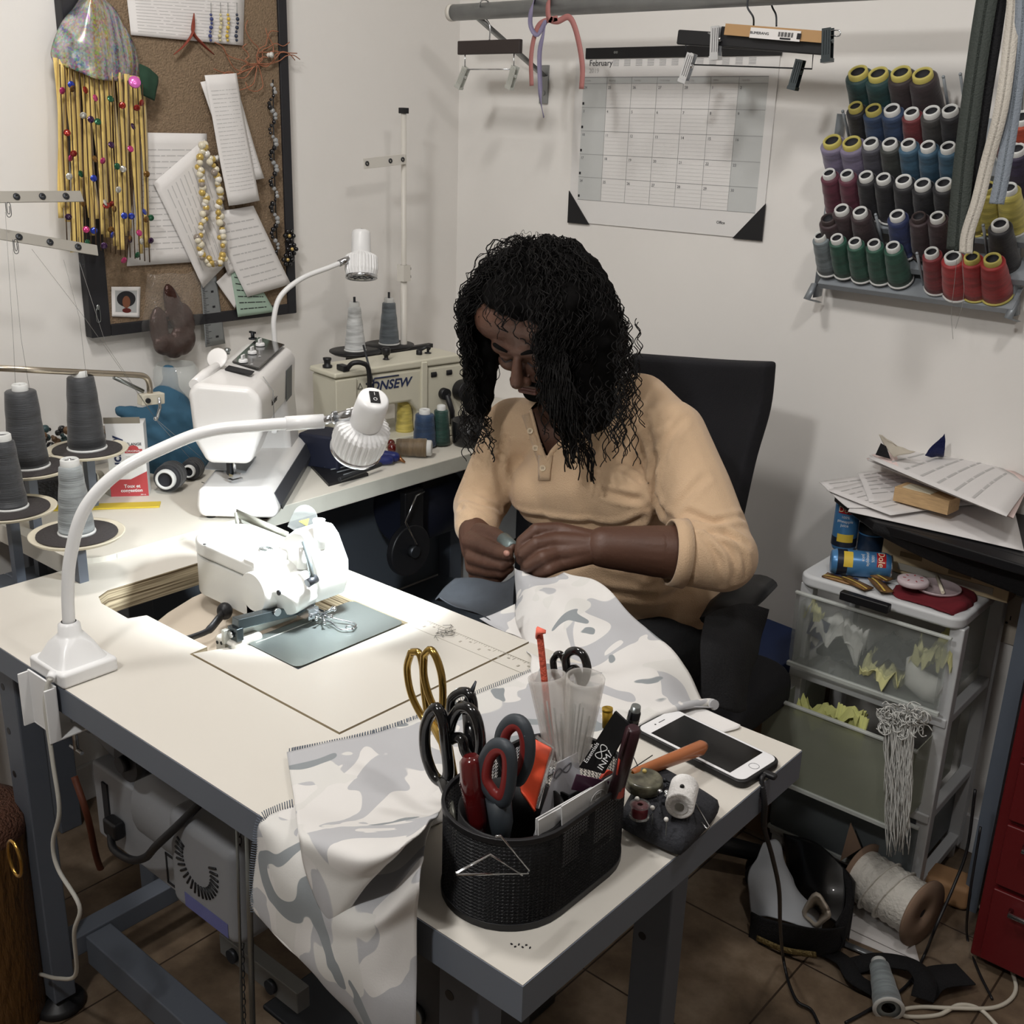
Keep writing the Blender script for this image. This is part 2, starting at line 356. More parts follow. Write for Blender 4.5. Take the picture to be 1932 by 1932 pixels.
# treadle gear and hanging rods in the dark under the table
tr = thing('foot_treadle', 'dark cast metal foot pedal assembly with linkage bracket under the table', 'pedal', (-1.15, .95, .1))
obj('pedal_plate', MB().b2((-1.22, .86, .12), (-.92, 1.08, .13)), IRON, tr, bevel=.004)
obj('linkage_bar', MB().b2((-1.30, .84, .20), (-1.10, .865, .24)), mat('worn_grey_steel', (120, 120, 118), .5, .4), tr, bevel=.002)
obj('bolt', MB().cyl((-1.26, .832, .22), (-1.26, .842, .22), .012).cyl((-1.16, .832, .22), (-1.16, .842, .22), .012), IRON, tr)
for x in (-1.0,): obj('pull_rod', MB().cyl((x - .02, .70, .25), (x, .70, .735), .004).cyl((x - .035, .695, .30), (x - .015, .695, .74), .002), STEEL, tr)
ch = MB()
for i in range(38):
    z = .73 - i * .0125; c = V((-1.045 - i * .0006, .72, z)); ax = V((1, 0, 0)) if i % 2 else V((0, 1, 0))
    ch.tube([c + ax * .003 * math.cos(a) + V((0, 0, .007 * math.sin(a))) for a in [k * PI / 4 for k in range(8)]], .0009, 5, closed=True)
obj('pull_chain', ch, IRON, tr)
# flower-shaped lower pulley / box seen right of the hanging cloth
kb = thing('knee_lift_box', 'dark grey metal control box with round switch hanging under the table near its front corner', 'switch box', (-.72, .75, .6))
obj('housing', MB().b2((-.80, .70, .44), (-.66, .86, .735)), mat('dark_grey_box', (48, 50, 54), .6), kb, bevel=.006)
obj('switch_button', MB().cyl((-.70, .699, .56), (-.70, .692, .56), .014).cyl((-.70, .699, .50), (-.70, .694, .50), .022), STEEL, kb)
# ================================================================ DESK ALONG LEFT WALL
DZ = .79; dx1 = -1.657
LAM = mat('desk_laminate', (216, 211, 200), .45, var=.03, vscale=3)
d = thing('work_desk', 'long white laminate work desk along the left wall holding the sewing machines', 'desk', (-1.9, 1.6, 0))
o = [(XW + .002, .85), (XW + .002, YW - .002), (dx1, YW - .002), (dx1, .92)]
for a in range(0, 91, 10): o.append((dx1 - .06 + .06 * math.cos(math.radians(-a)), .91 + .06 * math.sin(math.radians(-a))))
plate('desktop', o, [], DZ - .036, DZ, LAM, d)
obj('edge_lip', MB().b2((dx1, .92, DZ - .034), (dx1 + .001, YW - .004, DZ - .001)), mat('desk_edge', (196, 196, 186), .5, var=.06, vscale=20), d)
for x, y in ((-2.09, .98), (-1.72, .98), (-2.09, 2.22)): obj('leg', MB().b2((x - .025, y - .025, 0), (x + .025, y + .025, DZ - .036)), GREYPAINT, d, bevel=.003)
obj('leg', MB().b2((-1.70, 2.05, 0), (-1.66, 2.24, DZ - .036)), BLACK, d, bevel=.004)
obj('back_panel', MB().b2((XW + .03, 1.0, .25), (XW + .045, YW - .02, DZ - .036)), mat('grey_panel', (92, 98, 106), .6), d)
# handwheel and rod below the desk
hw = thing('hand_wheel', 'round black wheel with thin steel rod hanging below the rear of the desk', 'wheel', (-1.68, 1.62, .62))
c = W(765, 1035, 'x', -1.72)
obj('wheel', MB().tube([c + V((.0, 0, 0)), c + V((.02, 0, 0))], [.062, .062], 32), BLACK, hw, bevel=.004)
obj('hub', MB().cyl(c + V((.02, 0, 0)), c + V((.035, 0, 0)), .014), IRON, hw)
obj('bracket', MB().b2(c + V((-.03, .01, -.03)), c + V((-.01, .07, .13))), BLACK, hw, bevel=.004)
obj('rod', MB().tube([c + V((.036, 0, .02)), W(765, 985, 'x', -1.68), W(785, 935, 'x', -1.68), c + V((.03, .03, .14))], .0025, 8), CHROME, hw)
# knee lift pad / knob bar
# dark machine parts hanging under desk
um = thing('under_desk_motor', 'dark motor housing hanging under the desk behind the hand wheel', 'motor', (-1.85, 1.9, .6))
obj('housing', MB().tube([(-1.9, 1.80, .58), (-1.9, 1.82, .58), (-1.9, 2.0, .58), (-1.9, 2.02, .58)], [.06, .085, .085, .06], 24), mat('navy_dark', (26, 30, 48), .6), um)
obj('mount', MB().b2((-1.95, 1.86, .62), (-1.85, 1.96, DZ - .036)), BLACK, um, bevel=.004)
obj('cross_shelf', MB().b2((-2.1, 1.15, .22), (-1.75, 2.2, .25)), mat('grey_panel', (92, 98, 106), .6), d)
# ---------------------------------------------------------------- laminated ruler and thread scraps on the desk
tag(obj('yellow_ruler', MB().box((-1.93, .98, DZ + .002), (.03, .34, .003), Matrix.Rotation(math.radians(-38), 3, 'Z')), mat('ruler_yellow', (205, 180, 60), .5)), 'flat yellow ruler lying on the desk behind the grey thread cones', 'ruler')
tag(obj('black_fabric_roll', MB().box(W(90, 925, 'z', DZ + .025) + V((-.02, 0, 0)), (.05, .2, .045), Matrix.Rotation(math.radians(-35), 3, 'Z')), mat('glitter_black', (26, 26, 30), .6, bump=.8, bscale=150), bevel=.006), 'black glittery trim bundle lying on the desk behind the discs', 'fabric')
# ================================================================ LAMPS
LW = mat('lamp_white', (236, 236, 236), .3)
def lamp_head(root, P, axis, sc=1.0, lit=True, side=None):
    "ribbed head: P is the middle of the lens rim, axis points from lens back to the cap"
    z = V(axis).normalized(); M = frame(P, V(side) - z * V(side).dot(z), z=z) @ Matrix.Diagonal((sc, sc, sc, 1))
    b = obj('head', MB().lathe([(.019, .050), (.0215, .055), (.0205, .092), (.0195, .098), (.016, .101), (0, .101)], 40, M), LW, root)
    rb = MB(); n = 30; prof = [(.0, .053), (.020, .053), (.030, .047), (.0335, .043), (.0338, .030), (.0340, .016), (.0335, .004)]
    vs = []; fs = []
    for i, (r, zz) in enumerate(prof):
        for k in range(n * 4):
            a = 2 * PI * k / (n * 4); g = .0022 * (1 if (k % 4) < 2 else 0) if 1 < i < 6 else 0
            vs.append(((r + g) * math.cos(a), (r + g) * math.sin(a), zz))
    K = n * 4
    for i in range(len(prof) - 1):
        for k in range(K): fs.append((i * K + k, i * K + (k + 1) % K, (i + 1) * K + (k + 1) % K, (i + 1) * K + k))
    rb.add(vs, fs, False, M); obj('ribbed_shade', rb, LW, root)
    obj('bezel', MB().lathe([(.033, .005), (.0345, .004), (.0348, -.002), (.033, -.003), (.029, -.001), (.027, .003)], 40, M), CHROME, root)
    le = MB()
    le.lathe([(.0295, .0008), (0, .0008)], 32, M)
    L = obj('lens', le, mat('lamp_lens_lit' if lit else 'lamp_lens_off', (250, 252, 255) if lit else (70, 74, 78), .3, emit=25 if lit else 0), root)
    dots = MB()
    for k in range(18):
        a = k * 2.4; r = .0065 * math.sqrt(k); dots.cyl(M @ V((r * math.cos(a), r * math.sin(a), .0007)), M @ V((r * math.cos(a), r * math.sin(a), -.0012)), .0026 * sc, n=10)
    obj('led', dots, mat('led_on' if lit else 'led_off', (255, 255, 255) if lit else (150, 152, 155), .2, emit=40 if lit else 0, metal=0 if lit else .6), L)
    if True:
        s = obj('rocker_switch', MB().box((0, 0, .1018), (.0125, .018, .0025)), BLACK, root); s.data.transform(M)
        text('switch_mark', 'I', .007, M @ Matrix.Translation((0, .0045, .1032)), WHITE, s); text('switch_mark', 'O', .007, M @ Matrix.Translation((0, -.0045, .1032)), WHITE, s)
    return M
l = thing('gooseneck_lamp', 'white gooseneck lamp clamped to the front left edge of the sewing table, switched on', 'lamp', (-1.33, .66, T))
# base block on table edge, turned with the table
bx0, bx1, by0, by1 = -1.372, -1.282, .618, .700
b = MB(); cx, cy = -1.327, .658
obj('base', MB().b2((bx0, by0, T), (bx1, by1, T + .022)), LW, l, bevel=.005, seg=3)
b.prism(rrect(-.034, -.034, .034, .034, .012), 0, .001); b = MB()
rings = []
for s_, z_ in ((.036, .022), (.030, .032), (.024, .044), (.019, .054), (.0155, .058), (.0145, .070), (.010, .074)):
    q = rrect(-s_, -s_, s_, s_, s_ * (.35 if z_ < .05 else .98)); rings.append([V((cx + x, cy + y, T + z_)) for x, y in q])
obj('pedestal', MB().grid(rings, True, True), LW, l)
cl = MB(); cl.b2((bx0 + .004, by0 - .006, T - .075), (bx1 - .012, by0 - .003, T + .004)).b2((bx0 + .004, by0 - .006, T - .078), (bx1 - .012, by0 + .05, T - .075))
cl.b2((bx1 - .015, by0 - .02, T - .078), (bx1 - .012, by0 - .003, T + .002)).b2((bx0 + .004, by0 - .02, T - .078), (bx0 + .007, by0 - .003, T + .002))
obj('clamp', cl, LW, l, bevel=.001)
obj('clamp_screw', MB().cyl((-1.325, by0 + .03, T - .12), (-1.325, by0 + .03, T - .042), .004).tube([(-1.34, by0 + .03, T - .12), (-1.31, by0 + .03, T - .12)], .003, 8), CHROME, l)
lens = W(672, 846, 'y', 1.0)
tc_ = (CAMPOS - lens).normalized(); up_ = ROT @ V((.34, .94, 0))
ax = (tc_ * .74 + up_ * .67).normalized()
M = lamp_head(l, lens, ax, 1.06, True, ROT @ V((1, .25, 0)))
hub = M @ V((0, 0, .076)); sd = (W(600, 795, 'y', hub.y - .03) - hub).normalized()
neck_end = W(604, 795, 'y', hub.y - .03)
obj('swivel', MB().cyl(hub + sd * .02, hub + sd * .055, .0075).cyl(hub + sd * .052, hub + sd * .056, .0095).cyl(hub + sd * .055, neck_end, .006), CHROME, l)
pts = [V((cx, cy, T + .07)), W(128, 1120, 'y', .662), W(133, 1050, 'y', .67), W(160, 960, 'y', .69), W(225, 890, 'y', .73), W(320, 840, 'y', .79), W(400, 812, 'y', .84), W(500, 802, 'y', .89), neck_end]
sp = spl(pts, 90)
obj('gooseneck', MB().tube(sp, [.0085] * 90, 14).cyl(sp[-8], sp[-1] + (sp[-1] - sp[-8]) * .1, .0100), LW, l)
# cable from the base down to the floor
cp = [W(95, 1280, 'y', .61), W(88, 1300, 'y', .605), W(86, 1340, 'y', .60), W(100, 1440, 'y', .60), W(112, 1530, 'y', .60), W(100, 1590, 'y', .60), W(110, 1640, 'y', .60), W(150, 1710, 'y', .60), W(140, 1760, 'y', .60), W(143, 1838, 'y', .62), W(110, 1846, 'y', .64), W(76, 1838, 'y', .66)]
obj('cable', MB().tube(spl(cp, 80), .0032, 8), mat('cable_white', (200, 198, 190), .5), l)
obj('cable_plug', MB().cyl(W(95, 1282, 'y', .61), W(100, 1270, 'y', .618), .006), LW, l)
# spot of this lamp
sp_l = bpy.data.lights.new('table_lamp_light', 'SPOT'); sp_l.energy = 30; sp_l.color = (.90, .97, 1); sp_l.spot_size = math.radians(98); sp_l.spot_blend = .85; sp_l.shadow_soft_size = .02
so = bpy.data.objects.new('table_lamp_light', sp_l); C.objects.link(so); so.location = lens - ax * .012; so.rotation_euler = (-ax).to_track_quat('-Z', 'Y').to_euler()
# second lamp behind the white domestic machine
l = thing('gooseneck_lamp', 'unlit white gooseneck lamp standing behind the white domestic sewing machine', 'lamp', (-2.0, 1.55, DZ))
P2 = W(682, 523, 'x', -1.96); ax2 = V((-.24, .22, 1))
M = lamp_head(l, P2, ax2, 1.08, False, (0, -1, 0)); hub = M @ V((0, 0, .052))
g = [W(522, 700, 'x', -2.0), W(518, 640, 'x', -2.0), W(517, 600, 'x', -2.0), W(530, 558, 'x', -2.0), W(570, 525, 'x', -1.99), W(620, 505, 'x', -1.98), W(640, 497, 'x', -1.975)]
g = [V((g[0].x, g[0].y, DZ + .03))] + g
sp = spl(g, 60); obj('gooseneck', MB().tube(sp, .0058, 12), LW, l)
obj('swivel', MB().cyl(sp[-1], hub + (sp[-1] - hub).normalized() * .015, .0075), CHROME, l)
obj('base', MB().b2((g[0].x - .035, g[0].y - .035, DZ), (g[0].x + .035, g[0].y + .035, DZ + .035)), LW, l, bevel=.006)
# ================================================================ THREAD CONES
def thread_mat(name, col, gl=.55):
    m = bpy.data.materials.new(name); m.use_nodes = True; n = m.node_tree.nodes; L = m.node_tree.links; b = n['Principled BSDF']
    tc = n.new('ShaderNodeTexCoord'); mp = n.new('ShaderNodeMapping'); mp.inputs['Scale'].default_value = (10, 10, 60); mp.inputs['Rotation'].default_value = (.35, .2, 0); L.new(tc.outputs['Object'], mp.inputs[0])
    t = n.new('ShaderNodeTexNoise'); t.inputs['Scale'].default_value = 1.6; t.inputs['Detail'].default_value = 5; L.new(mp.outputs[0], t.inputs[0])
    r = n.new('ShaderNodeValToRGB'); c = lin(col); r.color_ramp.elements[0].position = .35; r.color_ramp.elements[1].position = .65
    r.color_ramp.elements[0].color = tuple(x * .62 for x in c[:3]) + (1,); r.color_ramp.elements[1].color = tuple(min(1, x * 1.1) for x in c[:3]) + (1,)
    L.new(t.outputs[0], r.inputs[0]); L.new(r.outputs[0], b.inputs['Base Color']); b.inputs['Roughness'].default_value = gl; b.inputs['Sheen Weight'].default_value = .2
    mp2 = n.new('ShaderNodeMapping'); mp2.inputs['Scale'].default_value = (20, 20, 700); mp2.inputs['Rotation'].default_value = (.3, .15, 0); L.new(tc.outputs['Object'], mp2.inputs[0])
    t2 = n.new('ShaderNodeTexNoise'); t2.inputs['Scale'].default_value = 1; L.new(mp2.outputs[0], t2.inputs[0])
    bp = n.new('ShaderNodeBump'); bp.inputs['Strength'].default_value = .5; bp.inputs['Distance'].default_value = .002; L.new(t2.outputs[0], bp.inputs['Height']); L.new(bp.outputs[0], b.inputs['Normal'])
    return m
TUBEW = mat('cone_tube_white', (215, 216, 214), .45); TUBEY = mat('cone_tube_yellow', (190, 178, 98), .5); DARKHOLE = mat('cone_hole', (40, 40, 44), .8)
TCOL = {}
def make_cone(label, col, cname, h=.105, r0=.028, r1=.018, rt=.013, tube=TUBEW, loc=(0, 0, 0), R=None, group=None, lip=True):
    "cone of thread standing on its wide end; axis is local z"
    key = cname
    if key not in TCOL: TCOL[key] = thread_mat('thread_' + cname, col)
    root = thing('thread_cone', label, 'thread', (0, 0, 0), group)
    n = 24; prof = [(rt * .9, .004), (r0 * .97, .004), (r0, .008)]
    for i in range(9):
        u = i / 8; prof.append((r0 + (r1 - r0) * u + .0005 * math.sin(i * 2.1 + h * 90), .008 + (h - .022) * u))
    prof += [(r1 * .9, h - .012), (rt, h - .0115)]
    obj('thread', MB().lathe(prof, n), TCOL[key], root)
    tb = MB().lathe([(rt * .72, h - .03), (rt * .74, h - .001), (rt * .85, h), (rt, h - .002), (rt * 1.02, h - .012)], n)
    obj('tube', tb, tube, root)
    if lip: obj('base_ring', MB().lathe([(r0 * .8, 0), (r0 * 1.06, 0), (r0 * 1.06, .003), (r0 * .9, .0045), (r0 * .8, .0045)], n), tube, root)
    obj('hole', MB().lathe([(rt * .74, h - .004), (rt * .66, h - .012), (0, h - .012)], n), DARKHOLE, root)
    Mx = Matrix.Translation(loc)
    if R is not None: Mx = Mx @ R.to_4x4()
    root.matrix_basis = Mx
    return root
FELT = mat('charcoal_felt', (62, 58, 58), .95, bump=.3, bscale=200)
st = thing('thread_stand', 'thread stand at left with four pale discs, bent steel rod and guide arms', 'thread stand', (-1.9, .8, DZ))
SC = [(-1.607, .827, .862), (-1.79, .808, .865), (-1.905, 1.018, .905), (-1.868, .885, .905)]
DISC = mat('cream_plastic', (214, 206, 186), .45)
for i, (x, y, z) in enumerate(SC):
    o = obj('disc', MB().lathe([(0, -.006), (.055, -.006), (.070, -.003), (.074, .001), (.0745, .003), (.072, .003), (.066, 0), (0, 0)], 48, Matrix.Translation((x, y, z))), DISC, st)
    obj('felt_pad', MB().lathe([(0, .0003), (.0625, .0003), (.0630, .0015), (.0625, .003), (0, .003)], 40, Matrix.Translation((x, y, z))), FELT, o)
    obj('spindle', MB().cyl((x, y, z), (x, y, z + (.145 if i > 1 else .122)), .003).ell((x, y, z + (.147 if i > 1 else .124)), .0045), CHROME, o)
    obj('support_arm', MB().b2((x - .008, y - .008, .70), (x + .008, y + .008, z - .006)), GREYPAINT, o)
obj('base_bar', MB().b2((-1.92, .70, .68), (-1.60, .84, .70)).b2((-1.92, .84, .68), (-1.85, .92, .70)), GREYPAINT, st, bevel=.003)
obj('upright_post', MB().cyl((-1.95, .70, 0), (-1.95, .70, 1.42), .011), CREAM, st)
ARM = mat('guide_arm_metal', (170, 166, 158), .4, .5)
for a, b_ in (((-20, 372), (155, 371)), ((-20, 432), (178, 478))):
    p = W(a[0], a[1], 'x', -1.9); q = W(b_[0], b_[1], 'x', -1.9); dd = (q - p).normalized(); Mf = frame((p + q) / 2, dd, z=V((1, 0, .55))); Lh = (q - p).length / 2
    o = obj('guide_arm', MB().box((0, 0, 0), (Lh * 2, .020, .0025), M=Mf).box((0, .010, -.007), (Lh * 2, .0025, .014), M=Mf), ARM, st, bevel=.0008)
    for u in (-.45, .1, .62):
        obj('eyelet', MB().lathe([(.0045, 0), (.006, .001), (.006, .002), (.004, .003), (.002, .003)], 16, Mf @ Matrix.Translation((Lh * u, 0, .0012))), IRON, o)
def paperclip(p, s=1):
    m = MB(); pts = [(0, 0), (0, -.02), (.004, -.024), (.008, -.02), (.008, -.004), (.005, 0), (.002, -.003), (.002, -.016), (.004, -.019), (.006, -.016), (.006, -.006)]
    m.tube(spl([V(p) + V((0, x * s, y * s)) for x, y in pts], 40), .0006, 5); return m
for px, py, lb in ((10, 382, 'bent wire paper clip hanging from the upper guide arm'), (24, 452, 'bent wire paper clip hanging from the lower guide arm'), (150, 480, 'bent wire paper clip hanging from the end of the lower guide arm')):
    tag(obj('paper_clip', paperclip(W(px, py, 'x', -1.895)), IRON), lb, 'paper clip')
rod = [W(-30, 693, 'x', -1.9), W(100, 700, 'x', -1.9), W(250, 707, 'x', -1.9), W(272, 710, 'x', -1.9), W(281, 722, 'x', -1.9), W(283, 745, 'x', -1.9)]
obj('steel_rod', MB().tube([rod[0], rod[1], rod[2]] + spl(rod[2:], 14)[1:], .0058, 12), mat('satin_rod', (190, 180, 165), .3, 1), st)
obj('brace_rod', MB().cyl(W(215, 712, 'x', -1.9), W(270, 738, 'x', -1.905), .004), STEEL, st)
c = W(285, 752, 'x', -1.9)
o = obj('clamp_block', MB().box(c, (.02, .05, .022), Matrix.Rotation(math.radians(-4), 3, 'X')), CREAM, st, bevel=.002)
obj('screw', MB().cyl(c + V((.010, -.014, 0)), c + V((.014, -.014, 0)), .005), IRON, o)
obj('tension_hook', MB().tube([W(300, 750, 'x', -1.885), W(302, 768, 'x', -1.885), W(296, 790, 'x', -1.885)], .003, 8).ell(W(294, 790, 'x', -1.885), .0045), CHROME, st)
G = (66, 68, 72)
make_cone('light grey thread cone on the front disc of the stand, nearest the gooseneck lamp', (150, 156, 158), 'pale_grey', .125, .028, .0175, .0145, loc=(SC[0][0], SC[0][1], SC[0][2] + .003), group='thread cones on the stand')
make_cone('slim charcoal thread cone on the left front disc of the stand', (60, 62, 66), 'charcoal', .130, .028, .0185, .0145, loc=(SC[1][0], SC[1][1], SC[1][2] + .003), group='thread cones on the stand')
make_cone('fat charcoal thread cone on the rear disc beside the medicine box', (64, 66, 70), 'charcoal', .150, .0345, .0245, .0135, loc=(SC[2][0], SC[2][1], SC[2][2] + .003), group='thread cones on the stand')
make_cone('fat charcoal thread cone behind the slim one at the left edge', (64, 66, 70), 'charcoal', .150, .0345, .0265, .0135, loc=(SC[3][0], SC[3][1], SC[3][2] + .003), group='thread cones on the stand')
# loose threads running through the guides
th = MB(); TH = mat('fine_thread', (140, 138, 135), .8)
def ln(ps, r=.00035, k='x', v=-1.89): th.tube([W(a, b, k, v) for a, b in ps], r, 4)
ln([(10, 400), (25, 640), (30, 745)]); ln([(24, 470), (40, 640), (60, 760)]); ln([(120, 490), (150, 600), (165, 730)]); ln([(60, 470), (160, 600), (290, 785)]); ln([(150, 495), (200, 650), (292, 788)])
ln([(294, 792), (372, 880)], v=-1.87); ln([(296, 792), (390, 872)], v=-1.87)
tag(obj('guide_threads', th, TH), 'fine pale threads running through the guide arms down to the charcoal cones', 'thread')
# ================================================================ BUTTON SEWING MACHINE IN THE TABLE
EN = mat('white_enamel', (228, 228, 224), .28, coat=.3); BEIGE = mat('beige_casting', (206, 194, 178), .5)
bmch = thing('button_sewing_machine', 'compact white industrial button sewing machine set in the table cut-out under the lit lamp', 'sewing machine', (-1.3, .98, T))
# arm body, rounded at the rear
def body_outline(g=0):
    x1 = -1.262; y0, y1 = .918 - g, 1.028 + g; r = .05; x0 = -1.445 - g; o = [(x1, y0), (x1, y1)]
    for i in range(0, 11): a = PI / 2 + PI / 2 * i / 10; o.append((x0 + r + r * math.cos(a), y1 - r + r * math.sin(a)))
    for i in range(0, 11): a = PI + PI / 2 * i / 10; o.append((x0 + r + r * math.cos(a), y0 + r + r * math.sin(a)))
    return o
arm = obj('arm_body', MB().prism(body_outline(), .790, .853, smooth=True), EN, bmch, bevel=.002)
obj('top_cover', MB().prism(body_outline(.0008), .8545, .880, smooth=True), EN, arm, bevel=.006, seg=3)
# head
hp = [(-1.285, .800), (-1.285, .885), (-1.268, .908), (-1.246, .924), (-1.226, .926), (-1.212, .914), (-1.190, .875), (-1.190, .845), (-1.200, .818), (-1.220, .810), (-1.235, .800)]
Mx = Matrix(((1, 0, 0, 0), (0, 0, -1, 1.042), (0, 1, 0, 0), (0, 0, 0, 1)))
hd = obj('head', MB().prism(hp, 0, .062, Mx), EN, bmch, bevel=.006, seg=3)
obj('front_casting', MB().tube([(-1.262, .985, .838), (-1.262, .925, .838), (-1.262, .912, .838)], [.034, .034, .030], 28).tube([(-1.225, .985, .84), (-1.225, .945, .83), (-1.222, .935, .825)], [.030, .028, .024], 28), EN, hd)
obj('side_block', MB().b2((-1.29, .918, .790), (-1.262, 1.03, .885)), EN, bmch, bevel=.004)
obj('thread_post', MB().cyl((-1.225, .978, .87), (-1.225, .978, .905), .009).cyl((-1.21, 1.0, .90), (-1.21, 1.0, .945), .009), EN, hd)
obj('face_lever', MB().tube([(-1.214, .974, .916), (-1.200, .970, .892), (-1.188, .966, .868)], .006, 10, flat=(1, .6)), mat('grey_lever', (120, 128, 130), .35, .6), hd)
obj('lever_knob', MB().cyl((-1.186, .972, .866), (-1.186, .955, .862), .0065), IRON, hd)
sh = []
for i in range(12):
    a = PI * i / 11; sh.append((.022 * math.cos(a) * 1.0, .020 + .022 * math.sin(a)))
sh = [(-.022, -.005)] + sh[::-1] + [(.022, -.005)]
GLASS = mat('clear_plastic', (235, 240, 240), .08, trans=.92, ior=1.35, alpha=.55)
c = W(566, 1000, 'y', 1.03); fm = frame(c, (.93, .2, -.3), z=(.35, -.9, .25))
g = obj('needle_guard', MB().prism(sh, -.0008, .0008, fm), GLASS, hd)
obj('warning_sticker', MB().prism([(-.007, .012), (.009, .012), (.007, .024)], .001, .0014, fm), mat('warning_yellow', (226, 206, 60), .5), g)
br = MB(); P_ = [W(446, 968, 'y', 1.032), W(545, 1012, 'y', 1.032)]
dd = P_[1] - P_[0]
br.tube([P_[0], P_[1]], .0075, 4, flat=(1, .12)); br.tube([W(452, 990, 'y', 1.028), W(535, 1025, 'y', 1.028)], .008, 4, flat=(.7, .15)); br.tube([W(447, 966, 'y', 1.032), W(452, 1000, 'y', 1.03)], .006, 4, flat=(.2, 1))
obj('guide_bracket', br, mat('galvanised', (168, 168, 158), .4, .5), bmch)
co = MB()
c = W(499, 1038, 'z', .881)
for k in range(3): co.tube([c + V((math.cos(a) * .010 + k * .004, math.sin(a) * .006, .002 + k * .0015)) for a in [i * PI / 8 for i in range(16)]], .0009, 5, closed=True)
obj('tension_coil', co, STEEL, bmch)
obj('oil_hole', MB().cyl(W(386, 1027, 'z', .8803), W(386, 1027, 'z', .8803) + V((0, 0, .0006)), .0025).cyl(W(527, 1118, 'y', .912), W(527, 1118, 'y', .912) + V((0, -.002, 0)), .004), IRON, bmch)
# needle clamp and feet
nb = MB(); nb.cyl((-1.212, .985, .80), (-1.212, .985, .87), .004).cyl((-1.212, .985, .783), (-1.212, .985, .80), .0012).b2((-1.225, .965, .795), (-1.198, .985, .812))
for i in range(9):
    a = i * .7; c = V((-1.195, .99, .80)); d_ = V((math.cos(a), math.sin(a) * .8, .4 * math.sin(a * 2)))
    nb.tube([c, c + d_ * .012, c + d_ * .022 + V((0, 0, .004))], .0014, 6); nb.ell(c + d_ * .02, .0028)
obj('needle_clamp', nb, CHROME, bmch)
ft = MB()
for s in (-1, 1): ft.tube(spl([(-1.212, .985 + s * .004, .795), (-1.185, 1.0 + s * .006, .789), (-1.155, 1.005 + s * .014, .786), (-1.142, 1.004, .786)], 16), .0016, 6)
ft.tube([(-1.15 + .006 * math.cos(a), 1.004 + .006 * math.sin(a), .787) for a in [i * PI / 6 for i in range(12)]], .0012, 5, closed=True)
obj('button_foot', ft, CHROME, bmch)
obj('presser_arm', MB().box((-1.232, .925, .808), (.016, .135, .016), Matrix.Rotation(math.radians(-6), 3, 'X')).box((-1.232, .858, .800), (.022, .012, .020)), mat('dark_polished_steel', (90, 98, 102), .25, .9), bmch, bevel=.001)
obj('presser_screw', MB().cyl((-1.223, .925, .815), (-1.219, .925, .815), .006).cyl((-1.232, .851, .80), (-1.232, .848, .80), .005), CHROME, bmch)
obj('feed_plate', MB().b2((-1.245, .842, .784), (-1.238, .975, .806)), mat('pale_steel', (196, 198, 192), .35, .4), bmch, bevel=.001)
pl = plate('bed_plate', rrect(-1.232, .872, -1.111, 1.082, .012), [], T - .001, T + .0016, mat('brushed_bed_steel', (150, 158, 156), .33, .85, bump=.05, bscale=90, stretch=(1, 8, 1)), bmch)
obj('plate_slot', MB().b2((-1.216, .880, T + .0016), (-1.2145, .985, T + .0022)), mat('pale_steel', (196, 198, 192), .35, .4), pl)
# beige bed casting in the opening
rows = []
for i in range(13):
    u = i / 12; x = -1.46 + .20 * u
    rows.append([V((x - .02, .80 + .02 * u, .66)), V((x - .01, .83, .70)), V((x, .845, .735 + .006 * math.sin(u * 3))), V((x, .93, .765)), V((x, 1.05, .775)), V((x, 1.06, .69))])
obj('bed_casting', MB().grid(rows), BEIGE, bmch, sub=1, solid=.004)
obj('bed_side', MB().b2((-1.40, .828, .69), (-1.25, .842, .745)).b2((-1.40, .835, .742), (-1.25, .85, .748)), BEIGE, bmch, bevel=.002)
blk = obj('feed_block', MB().b2((-1.268, .845, .735), (-1.222, .90, .790)), mat('block_enamel', (222, 220, 212), .4), bmch, bevel=.006)
h = MB()
for x, z in ((-1.260, .780), (-1.250, .782), (-1.260, .762), (-1.246, .755)): h.cyl((x, .8452, z), (x, .8442, z), .0026)
obj('screw_hole', h, IRON, blk)
obj('square_recess', MB().b2((-1.240, .8440, .765), (-1.226, .8452, .785)), STEEL, blk)
lv = MB().tube(spl([(-1.325, .905, .79), (-1.315, .885, .785), (-1.312, .865, .775), (-1.322, .845, .768), (-1.330, .830, .765)], 20), [.008] * 10 + [.006] * 10, 10, flat=(1, .5)).ell((-1.325, .905, .79), (.012, .012, .014)).tube([(-1.328, .835, .768), (-1.318, .832, .755), (-1.315, .832, .70)], .0035, 8)
obj('foot_lifter_lever', lv, BLACK, bmch)
obj('lifter_pad', MB().b2((-1.30, .815, .735), (-1.265, .845, .75)), BLACK, bmch, bevel=.003)
# ================================================================ WHITE DOMESTIC MACHINE
BW = mat('domestic_white', (232, 230, 228), .3, coat=.2)
ang = math.radians(41); Lx = V((-math.sin(ang), math.cos(ang), 0)); Wx = V((-Lx.y, Lx.x, 0))
MBR = frame((-1.600, 1.195, DZ), Lx, z=(0, 0, 1))       # x = length, y = width (to the wall), z up
bro = thing('domestic_sewing_machine', 'white domestic sewing machine with black three-knob panel, its needle end facing the camera', 'sewing machine', (-1.75, 1.38, DZ))
def wz(out, l0, l1):                                        # prism with outline in (width, height), swept along the length
    return Matrix(((0, 0, 1, l0), (1, 0, 0, 0), (0, 1, 0, 0), (0, 0, 0, 1)))
def bp(name, out, l0, l1, m, bev=.01, seg=4, par=bro):
    return obj(name, MB().prism(out, 0, l1 - l0, MBR @ wz(out, l0, l1)), m, par, bevel=bev, seg=seg)
